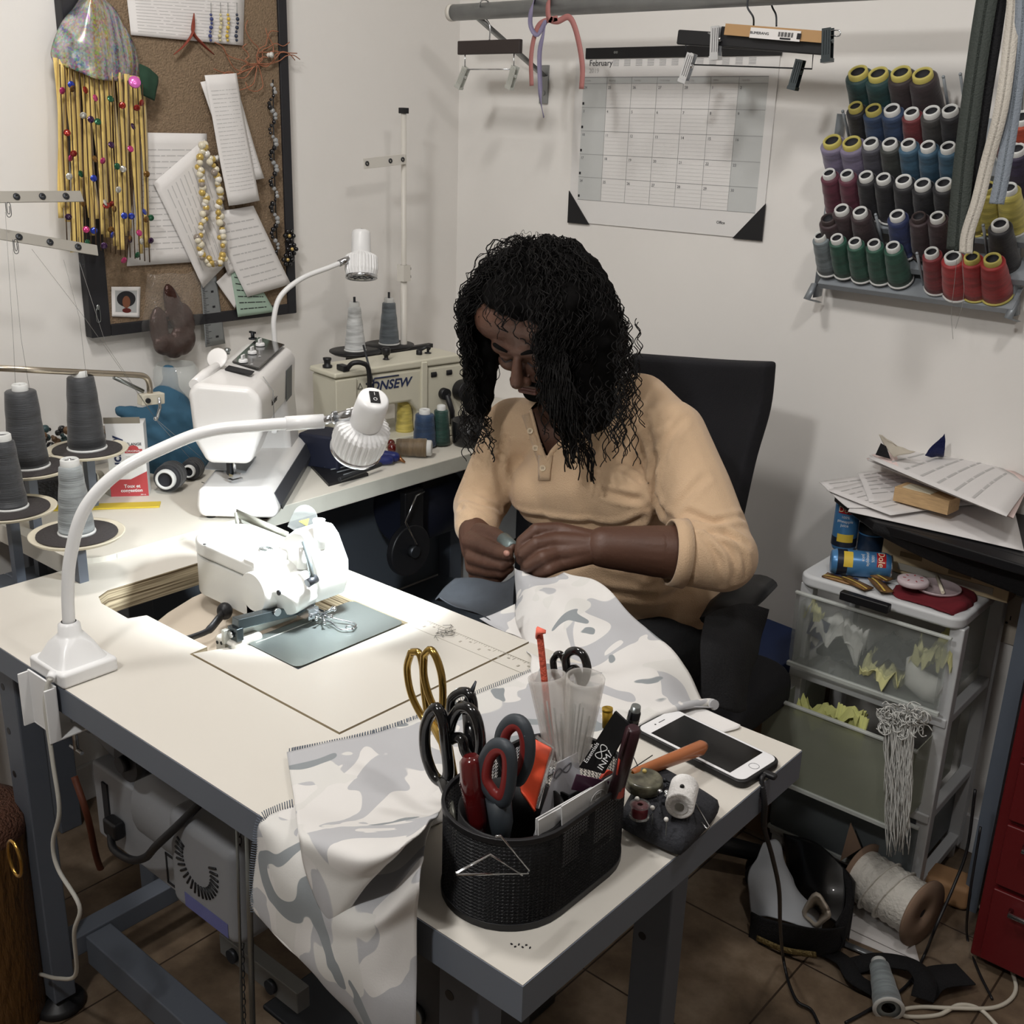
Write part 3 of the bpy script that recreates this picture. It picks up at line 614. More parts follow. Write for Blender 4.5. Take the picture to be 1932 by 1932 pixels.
base = bp('base', [(-.018, .008), (.125, .008), (.13, .03), (.125, .066), (.0, .070), (-.014, .055), (-.024, .03)], .0, .385, BW, .012)
obj('dark_panel', MB().add([MBR @ V(p) for p in ((.015, -.0155, .056), (.370, -.0155, .056), (.375, -.0255, .030), (.350, -.0215, .012), (.05, -.0215, .012), (.02, -.0255, .030))], [(0, 1, 2, 5), (5, 2, 3, 4)]), mat('grey_dark_panel', (52, 54, 60), .5), base, solid=.002)
bp('column', [(.0, .05), (.112, .05), (.118, .25), (.10, .262), (.012, .262)], .275, .385, BW, .014, par=bro)
bp('arm', [(.008, .165), (.115, .165), (.122, .25), (.108, .268), (.015, .262), (.004, .24)], .02, .385, BW, .012, par=bro)
hdm = bp('face_cover', [(.022, .118), (.10, .118), (.122, .16), (.128, .25), (.112, .268), (.014, .262), (-.004, .240), (-.003, .175)], -.015, .085, BW, .016, 5, bro)
obj('seam', MB().tube([MBR @ V(p) for p in ((.0855, -.0055, .16), (.0855, -.0055, .235), (.0855, .012, .262))], .0008, 6), mat('seam_grey', (150, 150, 150), .6), hdm)
zt = DZ + .267
def zq(pts, z0, z1): return MB().prism([(W(a, b, 'z', z0).x, W(a, b, 'z', z0).y) for a, b in pts], z0, z1)
pan = obj('control_panel', zq([(438, 684), (488, 697), (537, 652), (488, 638)], zt + .001, zt + .004), mat('glossy_black', (14, 14, 17), .15, coat=.4), bro, bevel=.001)
obj('display_strip', zq([(424, 698), (473, 708), (480, 702), (432, 691)], zt + .001, zt + .003), INK, bro)
for px, py, r in ((491, 652, .0095), (476, 667, .009), (459, 683, .009)):
    c = W(px, py, 'z', zt + .005); k = obj('knob', MB().lathe([(r, 0), (r, .004), (r * .85, .006), (0, .006)], 24, Matrix.Translation(c)), WHITE, pan)
    obj('knob_grip', MB().box(c + V((0, 0, .010)), (.004, r * 1.8, .009), Matrix.Rotation(math.radians(35), 3, 'Z')), WHITE, k, bevel=.001)
obj('indicator', MB().box(W(490, 672, 'z', zt + .005), (.004, .004, .001)).box(W(475, 687, 'z', zt + .005), (.004, .004, .001)), WHITE, pan)
obj('spool_disc', MB().lathe([(0, 0), (.020, .001), (.0205, .003), (.018, .004), (0, .005)], 32, frame(MBR @ V((.125, .105, .285)), None, z=(.45, -.75, .5), y=(0, 0, 1))), BW, bro)
obj('spool_holder', MB().tube([MBR @ V((.0, .118, .262)), MBR @ V((.06, .112, .268)), MBR @ V((.12, .105, .272))], [.010, .011, .008], 14), BW, bro)
obj('bobbin_winder', MB().cyl(W(429, 668, 'z', zt), W(429, 668, 'z', zt) + V((0, 0, .012)), .005).ell(W(431, 660, 'z', zt + .008), (.006, .004, .004)), STEEL, bro)
c = W(477, 640, 'z', zt); obj('winder_shaft', MB().cyl(c, c + V((0, 0, .016)), .004).cyl(c, c + V((0, 0, .003)), .009).box(c + V((0, 0, .015)), (.018, .005, .004)), IRON, bro)
c = MBR @ V((.385, .05, .20)); obj('hand_wheel', MB().cyl(c, c + Lx * .02, .036, n=32), BW, bro, bevel=.003)
obj('diagram_panel', MB().add([MBR @ V(p) for p in ((.27, .0055, .17), (.33, .0055, .17), (.33, .003, .235), (.27, .003, .235))], [(0, 1, 2, 3)]), mat('grey_print', (96, 100, 104), .5), bro, solid=.001)
text('brand_lettering', 'brother', .017, frame(MBR @ V((.135, .0022, .205)), Lx, z=(-Wx)), INK, bro)
lever = obj('reverse_lever', MB().box(MBR @ V((.085, -.006, .16)), (.02, .012, .012), MBR.to_3x3()), WHITE, bro, bevel=.003)
obj('needle_window', MB().prism([(W(a, b, 'z', DZ + .0715).x, W(a, b, 'z', DZ + .0715).y) for a, b in ((386, 885), (464, 891), (484, 862), (402, 858))], DZ + .0712, DZ + .0722), mat('needle_plate', (150, 155, 160), .3, .6), bro)
obj('bobbin_cover', MB().prism([(W(a, b, 'z', DZ + .073).x, W(a, b, 'z', DZ + .073).y) for a, b in ((438, 882), (464, 888), (480, 868), (446, 866))], DZ + .0722, DZ + .0732), GLASS, bro)
c = MBR @ V((.035, .062, .07)); pf = MB().cyl(c + V((0, 0, .015)), c + V((0, 0, .06)), .003).box(c + V((0, 0, .012)), (.012, .018, .008)).b2(c + V((-.008, -.012, .003)), c + V((.008, .012, .006))).cyl(c + V((-.006, .004, .012)), c + V((-.006, .004, .055)), .0015)
obj('presser_foot', pf, CHROME, bro)
obj('presser_holder', MB().box(c + V((-.012, .0, .03)), (.012, .012, .035)).ell(c + V((-.016, 0, .015)), .007), IRON, bro, bevel=.001)
obj('front_mark', MB().box(W(384, 911, 'z', DZ + .055), (.012, .001, .001)), INK, base)
for l, w_ in ((.03, .01), (.35, .01), (.03, .11), (.35, .11)): obj('rubber_foot', MB().cyl(MBR @ V((l, w_, .0)), MBR @ V((l, w_, .01)), .009), BLACK, bro)
# ================================================================ INDUSTRIAL MACHINE NEAR THE CORNER
CE = mat('aged_cream_enamel', (206, 202, 184), .38, var=.04, vscale=8)
ang = math.radians(9); Lx = V((math.sin(ang), math.cos(ang), 0)); 
MCO = frame((-1.855, 1.592, DZ), Lx, z=(0, 0, 1)) @ Matrix.Diagonal((.87, 1, .93, 1))       # x length away from camera, y towards the wall, z up
con = thing('industrial_sewing_machine', 'cream industrial lockstitch sewing machine with dark blue brand lettering on the desk near the corner', 'sewing machine', (-1.85, 1.72, DZ))
def cp_(name, out, l0, l1, bev=.006, m=CE, par=con): return obj(name, MB().prism(out, 0, l1 - l0, MCO @ wz(out, l0, l1)), m, par, bevel=bev, seg=3)
def lz(name, out, w0, w1, m=CE, bev=.004, par=con):         # outline in (length, height), swept along width
    return obj(name, MB().prism(out, 0, w1 - w0, MCO @ Matrix(((1, 0, 0, 0), (0, 0, 1, w0), (0, 1, 0, 0), (0, 0, 0, 1)))), m, par, bevel=bev, seg=3)
lz('bed', [(-.01, .002), (.42, .002), (.42, .022), (-.01, .022)], -.015, .15, CE, .004)
arm = lz('arm', [(.0, .06), (.06, .06), (.064, .105), (.235, .105), (.262, .075), (.262, .022), (.42, .022), (.42, .189), (.0, .189)], .0, .105, CE, .008)
lz('top_cover', [(-.006, .1905), (.426, .1905), (.424, .206), (.39, .213), (.04, .206), (-.004, .204)], -.003, .108, CE, .005, arm)
lz('face_plate', [(-.004, .055), (.055, .055), (.06, .187), (-.004, .187)], -.006, .0, CE, .002, arm)
lz('column_ridge', [(.268, .03), (.288, .03), (.288, .205), (.268, .205)], -.006, .004, CE, .003, arm)
text('brand_lettering', 'ONSEW', .030, frame(MCO @ V((.1675, -.0008, .158)), Lx, z=-MCO.col[1].to_3d()), mat('navy_print', (40, 50, 84), .5), arm, shear=.25, sx=1.06, bold=.0006)
lg = MB().tube([MCO @ V(p) for p in ((.118, -.0012, .145), (.113, -.0012, .145), (.1155, -.0012, .176), (.118, -.0012, .179), (.195, -.0012, .179))], .0017, 6)
obj('brand_letter_c', lg, mat('navy_print', (40, 50, 84), .5), arm)
tri = MB().tube([MCO @ V(p) for p in ((.066, -.001, .158), (.080, -.001, .158), (.073, -.001, .172))], .0009, 5, closed=True); obj('warning_triangle', tri, INK, arm)
tg = MB().tube(spl([MCO @ V(p) for p in ((.035, .0, .212), (.045, -.01, .226), (.066, -.02, .226), (.082, -.024, .210), (.084, -.024, .15), (.080, -.02, .12), (.072, -.015, .105))], 40), .0055, 10)
obj('take_up_guard', tg, BLACK, con)
obj('guard_mount', MB().box(MCO @ V((.03, .01, .213)), (.02, .03, .014), MCO.to_3x3()), BLACK, con, bevel=.002)
obj('thread_post', MB().tube([MCO @ V(p) for p in ((.10, .02, .26), (.108, .0, .19), (.105, -.008, .175), (.085, -.01, .170))], .0024, 8), IRON, con)
def knob(p, pr, name='cap_knob', m=BLACK): obj(name, MB().lathe(pr, 20, MCO @ Matrix.Translation(p)), m, con)
knob((.018, .06, .206), [(.012, 0), (.012, .005), (.008, .007), (.0085, .015), (.0105, .018), (.0105, .023), (0, .024)])
knob((.195, .05, .210), [(.009, 0), (.005, .003), (.006, .010), (.009, .011), (.0115, .018), (.0115, .026), (.009, .030), (0, .031)], 'regulator_knob')
knob((.305, .05, .212), [(.008, 0), (.008, .010), (.006, .012), (0, .013)])
obj('winder_arm', MB().tube([MCO @ V((.305, .05, .222)), MCO @ V((.325, .045, .230)), MCO @ V((.335, .04, .226))], .004, 8), BLACK, con)
knob((.335, .05, .212), [(.009, 0), (.009, .002), (.0035, .003), (.0035, .022), (0, .022)], 'winder_pin')
for l in (.312, .365): obj('side_plug', MB().tube([MCO @ V((l - .009, -.001, .168)), MCO @ V((l + .009, -.001, .168))], [.0065, .0065], 12, flat=(1, .5)), BLACK, con, bevel=.001)
c = MCO @ V((.345, -.015, .115)); obj('stitch_lever', MB().cyl(c, c + MCO.col[1].to_3d() * .02, .014).tube([c, MCO @ V((.36, -.02, .07)), MCO @ V((.362, -.02, .035))], .007, 10), BLACK, con)
c = MCO @ V((.405, -.03, .118)); obj('stitch_dial', MB().cyl(c, c + MCO.col[1].to_3d() * .03, .026, n=28), BLACK, con, bevel=.003)
c = MCO @ V((.44, .05, .13)); obj('hand_wheel', MB().cyl(c - Lx * .012, c + Lx * .02, .062, n=36), BLACK, con, bevel=.004)
obj('needle_bar', MB().cyl(MCO @ V((.03, .03, .024)), MCO @ V((.03, .03, .06)), .003).box(MCO @ V((.03, .02, .04)), (.012, .012, .012)), CHROME, con)
obj('thread_take_up', MB().tube([MCO @ V(p) for p in ((.05, -.004, .105), (.07, -.014, .10), (.088, -.012, .102))], .004, 8).cyl(MCO @ V((.075, -.016, .10)), MCO @ V((.075, -.004, .10)), .009), IRON, con)
# thread stand behind it
ts = thing('thread_stand', 'thread stand with black discs and tall white pole behind the cream machine', 'thread stand', (-2.09, 1.95, DZ))
dz = .972; D1 = V((-2.045, 1.82, dz)); D2 = V((-2.055, 1.945, dz))
for i, D in enumerate((D1, D2)):
    o = obj('disc', MB().lathe([(0, -.005), (.055, -.005), (.064, 0), (.064, .003), (0, .003)], 40, Matrix.Translation(D)), BLACK, ts)
    obj('spindle', MB().cyl(D, D + V((0, 0, .135)), .003), IRON, o)
obj('crossbar', MB().b2((-2.035, 1.78, dz - .016), (-2.02, 2.07, dz - .006)), BLACK, ts)
pb = W(762, 640, 'x', -2.03); px_, py_ = -2.03, pb.y
zt_ = W(757, 203, 'x', -2.03).z; zj = W(760, 500, 'x', -2.03).z
PW = mat('pole_white', (212, 208, 200), .4)
obj('pole', MB().cyl((px_, py_, DZ), (px_, py_, zt_ - .012), .0065).cyl((px_, py_, DZ), (px_, py_, zj), .0085).b2((px_ - .012, py_ - .012, zj - .04), (px_ + .012, py_ + .012, zj)), PW, ts)
obj('pole_cap', MB().b2((px_ - .009, py_ - .009, zt_ - .013), (px_ + .009, py_ + .009, zt_)), BLACK, ts, bevel=.001)
obj('clamp_screw', MB().cyl((px_, py_ + .012, zj - .01), (px_ + .004, py_ + .02, zj - .01), .004).cyl((px_, py_ + .012, zj - .03), (px_ + .004, py_ + .02, zj - .03), .004), IRON, ts)
a = W(765, 300, 'x', -2.02); b = W(686, 309, 'x', -2.02); dd = (a - b); fm = frame((a + b) / 2, dd, z=(1, 0, 0))
ga = obj('guide_arm', MB().box((0, 0, 0), (dd.length, .024, .002), M=fm), PW, ts, bevel=.0008)
for u in (-.43, .12, .42): obj('eyelet', MB().lathe([(.003, .001), (.0055, .001), (.0055, .003), (.003, .003)], 16, fm @ Matrix.Translation((dd.length * u, 0, 0))), IRON, ga)
make_cone('white thread cone on the black disc behind the cream machine', (206, 208, 208), 'white', .120, .026, .015, .0125, loc=D1 + V((0, 0, .003)))
make_cone('blue-grey thread cone on the black disc beside the white pole', (104, 112, 118), 'steel_grey', .118, .026, .0165, .0125, loc=D2 + V((0, 0, .003)))
# ================================================================ CORK BOARD
XB = XW + .022
CORK = mat('cork', (134, 114, 92), .95, bump=.5, bscale=260, var=.16, vscale=140)
cb = thing('cork_board', 'large cork notice board in a black frame on the left wall, covered with papers', 'notice board', (XW, 1.44, 1.4))
by0, by1, bz0, bz1 = 1.172, 1.709, 1.068, 1.93
obj('cork_panel', MB().b2((XW + .001, by0 + .01, bz0 + .01), (XB - .002, by1 - .01, bz1 - .01)), CORK, cb)
fr = MB(); 
fr.b2((XW + .001, by0, bz0), (XB + .004, by0 + .045, bz1)); fr.b2((XW + .001, by1 - .024, bz0), (XB + .004, by1, bz1)); fr.b2((XW + .001, by0 + .045, bz0), (XB + .004, by1 - .024, bz0 + .024)); fr.b2((XW + .001, by0 + .045, bz1 - .024), (XB + .004, by1 - .024, bz1))
obj('frame', fr, mat('black_frame', (34, 34, 38), .5), cb, bevel=.002)
def paper(name, px, label, cat='paper', m=PAPER, lines=0, k='x', v=None, off=.002, curl=.006, lm=None, nx=4, seed=0, group=None, margin=.1):
    "sheet through four pixel corners (tl, tr, br, bl) on a wall plane, slightly curled, with printed lines"
    v = XB + off if v is None else v; nrm = V((1, 0, 0)) if k == 'x' else V((0, -1, 0))
    a, b, c, d = [W(p[0], p[1], k, v) for p in px]
    def P(u, w_, h=0): return (a * (1 - u) + b * u) * (1 - w_) + (d * (1 - u) + c * u) * w_ + nrm * (curl * (math.sin(PI * u) * .5 + w_ * w_ * .6 + .3 * noise.noise(V((u * 2, w_ * 2, seed)))) + h)
    G = [[P(j / 10, i / 12) for j in range(11)] for i in range(13)]
    o = obj(name, MB().grid(G), m, solid=.0006)
    if cat: tag(o, label, cat, group)
    if lines:
        mb = MB(); random.seed(seed + 3)
        for i in range(lines):
            w0 = margin + (1 - 2 * margin) * (i + .5) / lines; u = margin
            while u < 1 - margin - .05:
                l = min(random.uniform(.05, .22), 1 - margin - u); t = .16 / lines * (1 - 2 * margin)
                mb.add([P(u, w0, .0006), P(u + l, w0, .0006), P(u + l, w0 + t, .0006), P(u, w0 + t, .0006)], [(0, 1, 2, 3)]); u += l + .02
            if random.random() < .15: pass
        obj('printed_text', mb, lm or mat('grey_print', (96, 100, 104), .5), o)
    return o, P
INKG = mat('grey_ink', (190, 188, 187), .8)
paper('newspaper_page', [(236, -40), (462, -30), (458, 86), (246, 66)], 'newspaper page with grey columns pinned at the top of the cork board', lines=16, lm=INKG, off=.001, curl=.003, margin=.06)
paper('printed_page', [(262, 250), (390, 252), (395, 492), (238, 502)], 'printed letter page pinned behind the yellow ribbon fringe', lines=18, lm=INKG, off=.001, curl=.004, seed=2)
paper('handwritten_page', [(386, 262), (446, 480), (382, 543), (288, 345)], 'large tilted page with grey handwriting behind the pearl necklace', lines=9, lm=INKG, off=.006, curl=.004, seed=5, margin=.12)
paper('form_sheet', [(392, 402), (478, 388), (547, 535), (465, 560)], 'white form sheet fanned out at the lower right of the cork board', lines=9, lm=INKG, off=.012, curl=.005, seed=7)
paper('form_sheet', [(385, 400), (470, 392), (500, 470), (430, 520)], 'white slip with small print tucked under the necklace and the form sheet', lines=7, lm=INKG, off=.010, curl=.003, seed=8)
paper('green_card', [(434, 505), (480, 520), (518, 588), (448, 598)], 'pale green printed card below the white form sheet', m=mat('pale_green_card', (160, 182, 166), .7), lines=6, lm=INK, off=.009, curl=.003, seed=9)
paper('white_slip', [(408, 532), (440, 500), (452, 560), (442, 582)], 'small white slip sticking out left of the green card', off=.007, curl=.003)
paper('receipt', [(378, 155), (440, 140), (496, 336), (440, 345)], 'long receipt lying askew behind the front receipts', lines=20, lm=INKG, off=.014, curl=.008, seed=11, group='till receipts')
paper('receipt', [(386, 142), (446, 138), (486, 378), (428, 388)], 'long white till receipt hanging on top of the bundle', lines=26, lm=INKG, off=.020, curl=.012, seed=12, group='till receipts')
# small square portrait print
o, P = paper('portrait_photo', [(210, 541), (265, 541), (263, 599), (211, 597)], 'small white-bordered portrait photo at the bottom left of the cork board', 'photo', off=.001, curl=.001)
def PM(u, w_, h): return P(u, w_, h)
mb = MB(); mb.grid([[PM(.12 + .76 * j / 4, .12 + .72 * i / 4, .0006) for j in range(5)] for i in range(5)]); obj('portrait_background', mb, mat('portrait_grey', (170, 172, 172), .4), o)
def disc(u0, w0, ru, rw, h): 
    c = PM(u0, w0, h); vs = [c] + [PM(u0 + ru * math.cos(a), w0 + rw * math.sin(a), h) for a in [k * PI / 12 for k in range(24)]]
    return MB().add(vs, [(0, 1 + k, 1 + (k + 1) % 24) for k in range(24)])
SKIN0 = mat('portrait_skin', (120, 76, 54), .5)
obj('portrait_shoulders', disc(.52, .78, .16, .08, .0008), mat('dark_red', (90, 30, 26), .5), o); obj('portrait_hair', disc(.5, .40, .33, .26, .0010), INK, o); obj('portrait_face', disc(.5, .50, .14, .20, .0012), SKIN0, o)
# steel ruler behind the bag
o, P = paper('steel_ruler', [(378, 525), (408, 520), (425, 648), (388, 655)], 'steel ruler hanging behind the plastic bag at the lower edge of the cork board', 'ruler', m=mat('ruler_steel', (150, 154, 156), .35, .6), off=.003, curl=0)
mb = MB()
for i in range(40): mb.add([P(.05, i / 41, .001), P(.05 + (.3 if i % 4 == 0 else .15), i / 41, .001), P(.05 + (.3 if i % 4 == 0 else .15), i / 41 + .006, .001), P(.05, i / 41 + .006, .001)], [(0, 1, 2, 3)])
for i in range(4): mb.add([P(.55, .2 + i * .22, .001), P(.7, .2 + i * .22, .001), P(.7, .23 + i * .22, .001), P(.55, .23 + i * .22, .001)], [(0, 1, 2, 3)])
obj('graduation', mb, INK, o)
# clear bag with brown contents
bag = thing('plastic_bag', 'clear plastic bag of shiny brown fabric pinned at the bottom of the cork board', 'bag', W(325, 520, 'x', XB + .02))
rows = []
for i, (l, r, y, d_) in enumerate(((278, 365, 515, .006), (274, 384, 560, .02), (270, 380, 610, .035), (268, 376, 650, .04), (280, 365, 672, .02))):
    rows.append([W(l, y, 'x', XB + .004), W(l * .8 + r * .2, y + 3, 'x', XB + .006 + d_), W((l + r) / 2, y, 'x', XB + .004 + d_ * 1.2), W(l * .2 + r * .8, y + 2, 'x', XB + .006 + d_), W(r, y - 4, 'x', XB + .004)])
obj('clear_film', patch(rows, 30, 30, .006, 40, 3), mat('clear_film', (240, 236, 230), .12, alpha=.07, coat=.5), bag)
mb = MB()
for i, (x, y, rx, ry, d_) in enumerate(((300, 620, .018, .04, .016), (330, 585, .017, .05, .018), (345, 640, .026, .03, .02), (312, 650, .024, .02, .022), (352, 600, .014, .03, .018), (328, 658, .022, .018, .02))):
    mb.ell(W(x, y, 'x', XB + d_), (.012, rx * 1.25, ry * 1.2), Matrix.Rotation(.3 * math.sin(i * 2), 3, 'X'))
o = blob('brown_fabric', mb, mat('copper_satin', (58, 32, 25), .3, .35, bump=.9, bscale=30), .003, 3, bag)
# brooch, crystal strands, feather and wire tangle on the right edge of the board
cs = thing('crystal_garland', 'dark string of clear and black crystal beads hanging along the right frame', 'garland', W(518, 150, 'x', XB + .008))
random.seed(4)
GL = mat('crystal_glass', (215, 218, 220), .08, trans=.6, ior=1.5); BG = mat('black_glass', (20, 20, 24), .12, coat=.6)
for i in range(46):
    y = 160 + i * 7; x = 513 + 6 * math.sin(i * .9) + (y - 160) * .02
    obj('bead', MB().ell(W(x, y, 'x', XB + .012), random.uniform(.0035, .0065), n=10, m=6), GL if i % 7 < 3 else BG, cs)
obj('cord', MB().tube([W(515, 150, 'x', XB + .01), W(517, 300, 'x', XB + .01), W(523, 482, 'x', XB + .01)], .0015, 6), BLACK, cs)
fb = thing('flower_brooch', 'black beaded flower brooch with gold centres hanging at the right edge of the cork board', 'brooch', W(545, 460, 'x', XB + .01))
for cx, cy in ((546, 445), (551, 470), (543, 490)):
    for k in range(6): obj('petal', MB().ell(W(cx + 8 * math.cos(k * 1.05), cy + 9 * math.sin(k * 1.05), 'x', XB + .012), .0055, n=10, m=6), BG, fb)
    obj('centre_stone', MB().ell(W(cx, cy, 'x', XB + .019), .0045, n=10, m=6), mat('gold_bead', (196, 170, 110), .3, .7), fb)
wt = MB(); random.seed(9)
for k in range(16):
    c0 = V((W(484, 125, 'x', XB).y, W(484, 125, 'x', XB).z)); p = []
    y, z = W(482, 120, 'x', XB).y, W(482, 120, 'x', XB).z; a = random.uniform(0, 6.28)
    for i in range(7): p.append(V((XB + .006 + .004 * random.random(), y, z))); y += .022 * math.cos(a); z += .016 * math.sin(a) - (.006 if k % 4 == 0 else 0); a += random.uniform(-1.1, 1.1)
    wt.tube(spl(p, 18), .0011, 5)
tag(obj('copper_wire_tangle', wt, mat('copper_raffia', (160, 104, 78), .6)), 'tangle of thin copper wire and raffia pinned at the upper right of the cork board', 'wire')
fe = MB()
for s in (-1, 1):
    sp = spl([W(366, 25, 'x', XB + .006), W(364, 60, 'x', XB + .01), W(366 + s * 18, 85, 'x', XB + .012), W(366 + s * 38, 103, 'x', XB + .012)], 20)
    fe.tube(sp, [.002 + .004 * math.sin(PI * i / 19) for i in range(20)], 6, flat=(1, .3))
tag(obj('red_feather', fe, mat('rust_feather', (132, 62, 48), .9)), 'pair of rust red feathers hanging over the newspaper page', 'feather')
random.seed(5)
for j, (x, col, cn, lb) in enumerate(((398, (60, 70, 120), 'blue', 'dark blue'), (416, (200, 190, 150), 'pale', 'pale gold'), (430, (200, 170, 70), 'gold', 'yellow gold'), (447, (40, 50, 70), 'dark', 'black and blue'))):
    er = thing('bead_earring', lb + ' bead drop earring hung over the newspaper page', 'earring', W(x, 30, 'x', XB + .006), group=None)
    for i in range(7): obj('bead', MB().ell(W(x + math.sin(i) * 1.5, 28 + i * 8, 'x', XB + .010), .003 + .0012 * (i % 2), n=10, m=6), mat('bead_' + cn, col, .2, coat=.4), er)
    obj('hook', MB().tube([W(x, 5, 'x', XB + .008), W(x, 26, 'x', XB + .01)], .0006, 5), STEEL, er)
# pearl necklace
pn = thing('pearl_necklace', 'gold and cream pearl necklace hanging in a long loop on the cork board', 'necklace', W(385, 270, 'x', XB + .02))
loop = spl([W(a, b, 'x', XB + .026) for a, b in ((382, 272), (374, 310), (380, 350), (386, 390), (380, 430), (374, 465), (388, 490), (408, 497), (422, 480), (416, 440), (412, 400), (412, 360), (402, 320), (388, 285), (383, 272))], 92)
random.seed(2); PC = [mat('pearl_cream', (214, 206, 184), .2, coat=.5), mat('pearl_gold', (196, 168, 92), .2, .3, coat=.5), mat('pearl_grey', (140, 130, 120), .2, coat=.5), mat('pearl_white', (226, 222, 214), .2, coat=.5)]
pme = [MB().ell((0, 0, 0), 1, n=12, m=8).mesh('pearl') for _ in range(4)]
for m_, q_ in zip(pme, PC): m_.materials.append(q_)
for i, p in enumerate(loop):
    o = bpy.data.objects.new('pearl', pme[(0, 1, 0, 3, 1, 2, 0, 1)[i % 8]]); C.objects.link(o); r = random.uniform(.0055, .0085); o.scale = (r, r, r)
    o.location = p + V((random.uniform(0, .006), random.uniform(-.006, .006), random.uniform(-.003, .003))); o.parent = pn; o.matrix_parent_inverse = pn.matrix_basis.inverted()
# pushpins
for px, py, col, cn, lb in ((502, 104, (220, 218, 212), 'white', 'white push pin near the right frame of the cork board'), (400, 298, (225, 224, 222), 'white', 'white push pin beside the pearl necklace')):
    c = W(px, py, 'x', XB); tag(obj('push_pin', MB().lathe([(0, 0), (.002, 0), (.002, .006), (.005, .008), (.0055, .010), (.003, .012), (.004, .018), (.0065, .020), (0, .021)], 14, frame(c, None, z=(1, 0, 0), y=(0, 0, 1))), mat('pin_' + cn, col, .3)), lb, 'push pin')
tag(obj('safety_pin', MB().tube(spl([W(a, b, 'x', XB + .006) for a, b in ((182, 582), (182, 604), (186, 608), (190, 604), (188, 584), (184, 576))], 24), .0009, 6).ell(W(185, 580, 'x', XB + .007), (.002, .004, .006)), STEEL), 'safety pin stuck on the black frame at the lower left of the cork board', 'safety pin')
# sequined fringe headpiece
fp = thing('sequin_fringe_headpiece', 'silver sequined headpiece with a long fringe of yellow ribbons and sequins', 'headpiece', W(180, 60, 'x', XB + .06))
def seq_mat():
    m = bpy.data.materials.new('silver_sequins'); m.use_nodes = True; n = m.node_tree.nodes; L = m.node_tree.links; b = n['Principled BSDF']
    tc = n.new('ShaderNodeTexCoord'); vo = n.new('ShaderNodeTexVoronoi'); vo.inputs['Scale'].default_value = 260; L.new(tc.outputs['Object'], vo.inputs['Vector'])
    mp = n.new('ShaderNodeMapping'); mp.inputs['Scale'].default_value = (10, 60, 5); mp.inputs['Rotation'].default_value = (.3, 0, 0); L.new(tc.outputs['Object'], mp.inputs[0])
    t = n.new('ShaderNodeTexNoise'); t.inputs['Scale'].default_value = 1; L.new(mp.outputs[0], t.inputs[0])
    r = n.new('ShaderNodeValToRGB'); e = r.color_ramp.elements; e[0].position = .35; e[0].color = lin((96, 92, 110)); e[1].position = .65; e[1].color = lin((178, 160, 90)); x = e.new(.5); x.color = lin((190, 188, 186)); L.new(t.outputs[0], r.inputs[0])
    mx = n.new('ShaderNodeMix'); mx.data_type = 'RGBA'; mx.inputs[0].default_value = .3; L.new(r.outputs[0], mx.inputs[6]); L.new(vo.outputs['Color'], mx.inputs[7])
    L.new(mx.outputs[2], b.inputs['Base Color']); b.inputs['Metallic'].default_value = .6; b.inputs['Roughness'].default_value = .3
    bp = n.new('ShaderNodeBump'); bp.inputs['Strength'].default_value = 1; bp.inputs['Distance'].default_value = .004; L.new(vo.outputs['Color'], bp.inputs['Height']); L.new(bp.outputs[0], b.inputs['Normal'])
    return m
rows = []
for i, (l, r, yl, yr) in enumerate(((160, 185, -12, -14), (135, 212, 20, 14), (108, 240, 62, 56), (97, 262, 98, 110), (102, 262, 118, 160))):
    rows.append([W(l, yl, 'x', XB + .01), W(l * .75 + r * .25, yl * .75 + yr * .25 + 4, 'x', XB + .05), W((l + r) / 2, (yl + yr) / 2 + (10 if i > 2 else 0), 'x', XB + .07), W(l * .25 + r * .75, yl * .25 + yr * .75 + 4, 'x', XB + .05), W(r, yr, 'x', XB + .012)])
obj('sequined_cap', patch(rows, 30, 36, .004, 30), seq_mat(), fp, solid=.002)
RY = mat('yellow_ribbon', (226, 196, 116), .45, var=.1, vscale=30, sheen=.3); random.seed(21)
for i in range(26):
    u = (i + .5) / 26; x = 104 + u * 165 + random.uniform(-4, 4); y0 = 108 + 40 * u; y1 = random.uniform(395, 480) if u > .15 else random.uniform(370, 430)
    xv = XB + .02 + .03 * math.sin(PI * u) + random.uniform(-.008, .008); dx = 12 + random.uniform(-10, 14); tw = random.uniform(-.8, .8)
    P = []
    for k in range(22):
        t_ = k / 21; c = W(x + dx * t_ + 3 * math.sin(t_ * 5 + i), y0 + (y1 - y0) * t_, 'x', xv); an = tw * math.sin(t_ * 4 + i); h = V((math.sin(an), math.cos(an), 0)) * (.0050 + .0012 * (i % 3)); P.append([c - h, c + h])
    obj('ribbon', MB().grid(P), RY, fp, solid=.0006)
SQ = [((196, 60, 120), 'pink'), ((40, 60, 160), 'blue'), ((30, 90, 60), 'green'), ((150, 40, 30), 'red'), ((60, 30, 70), 'purple'), ((200, 198, 190), 'silver'), ((120, 84, 30), 'bronze')]
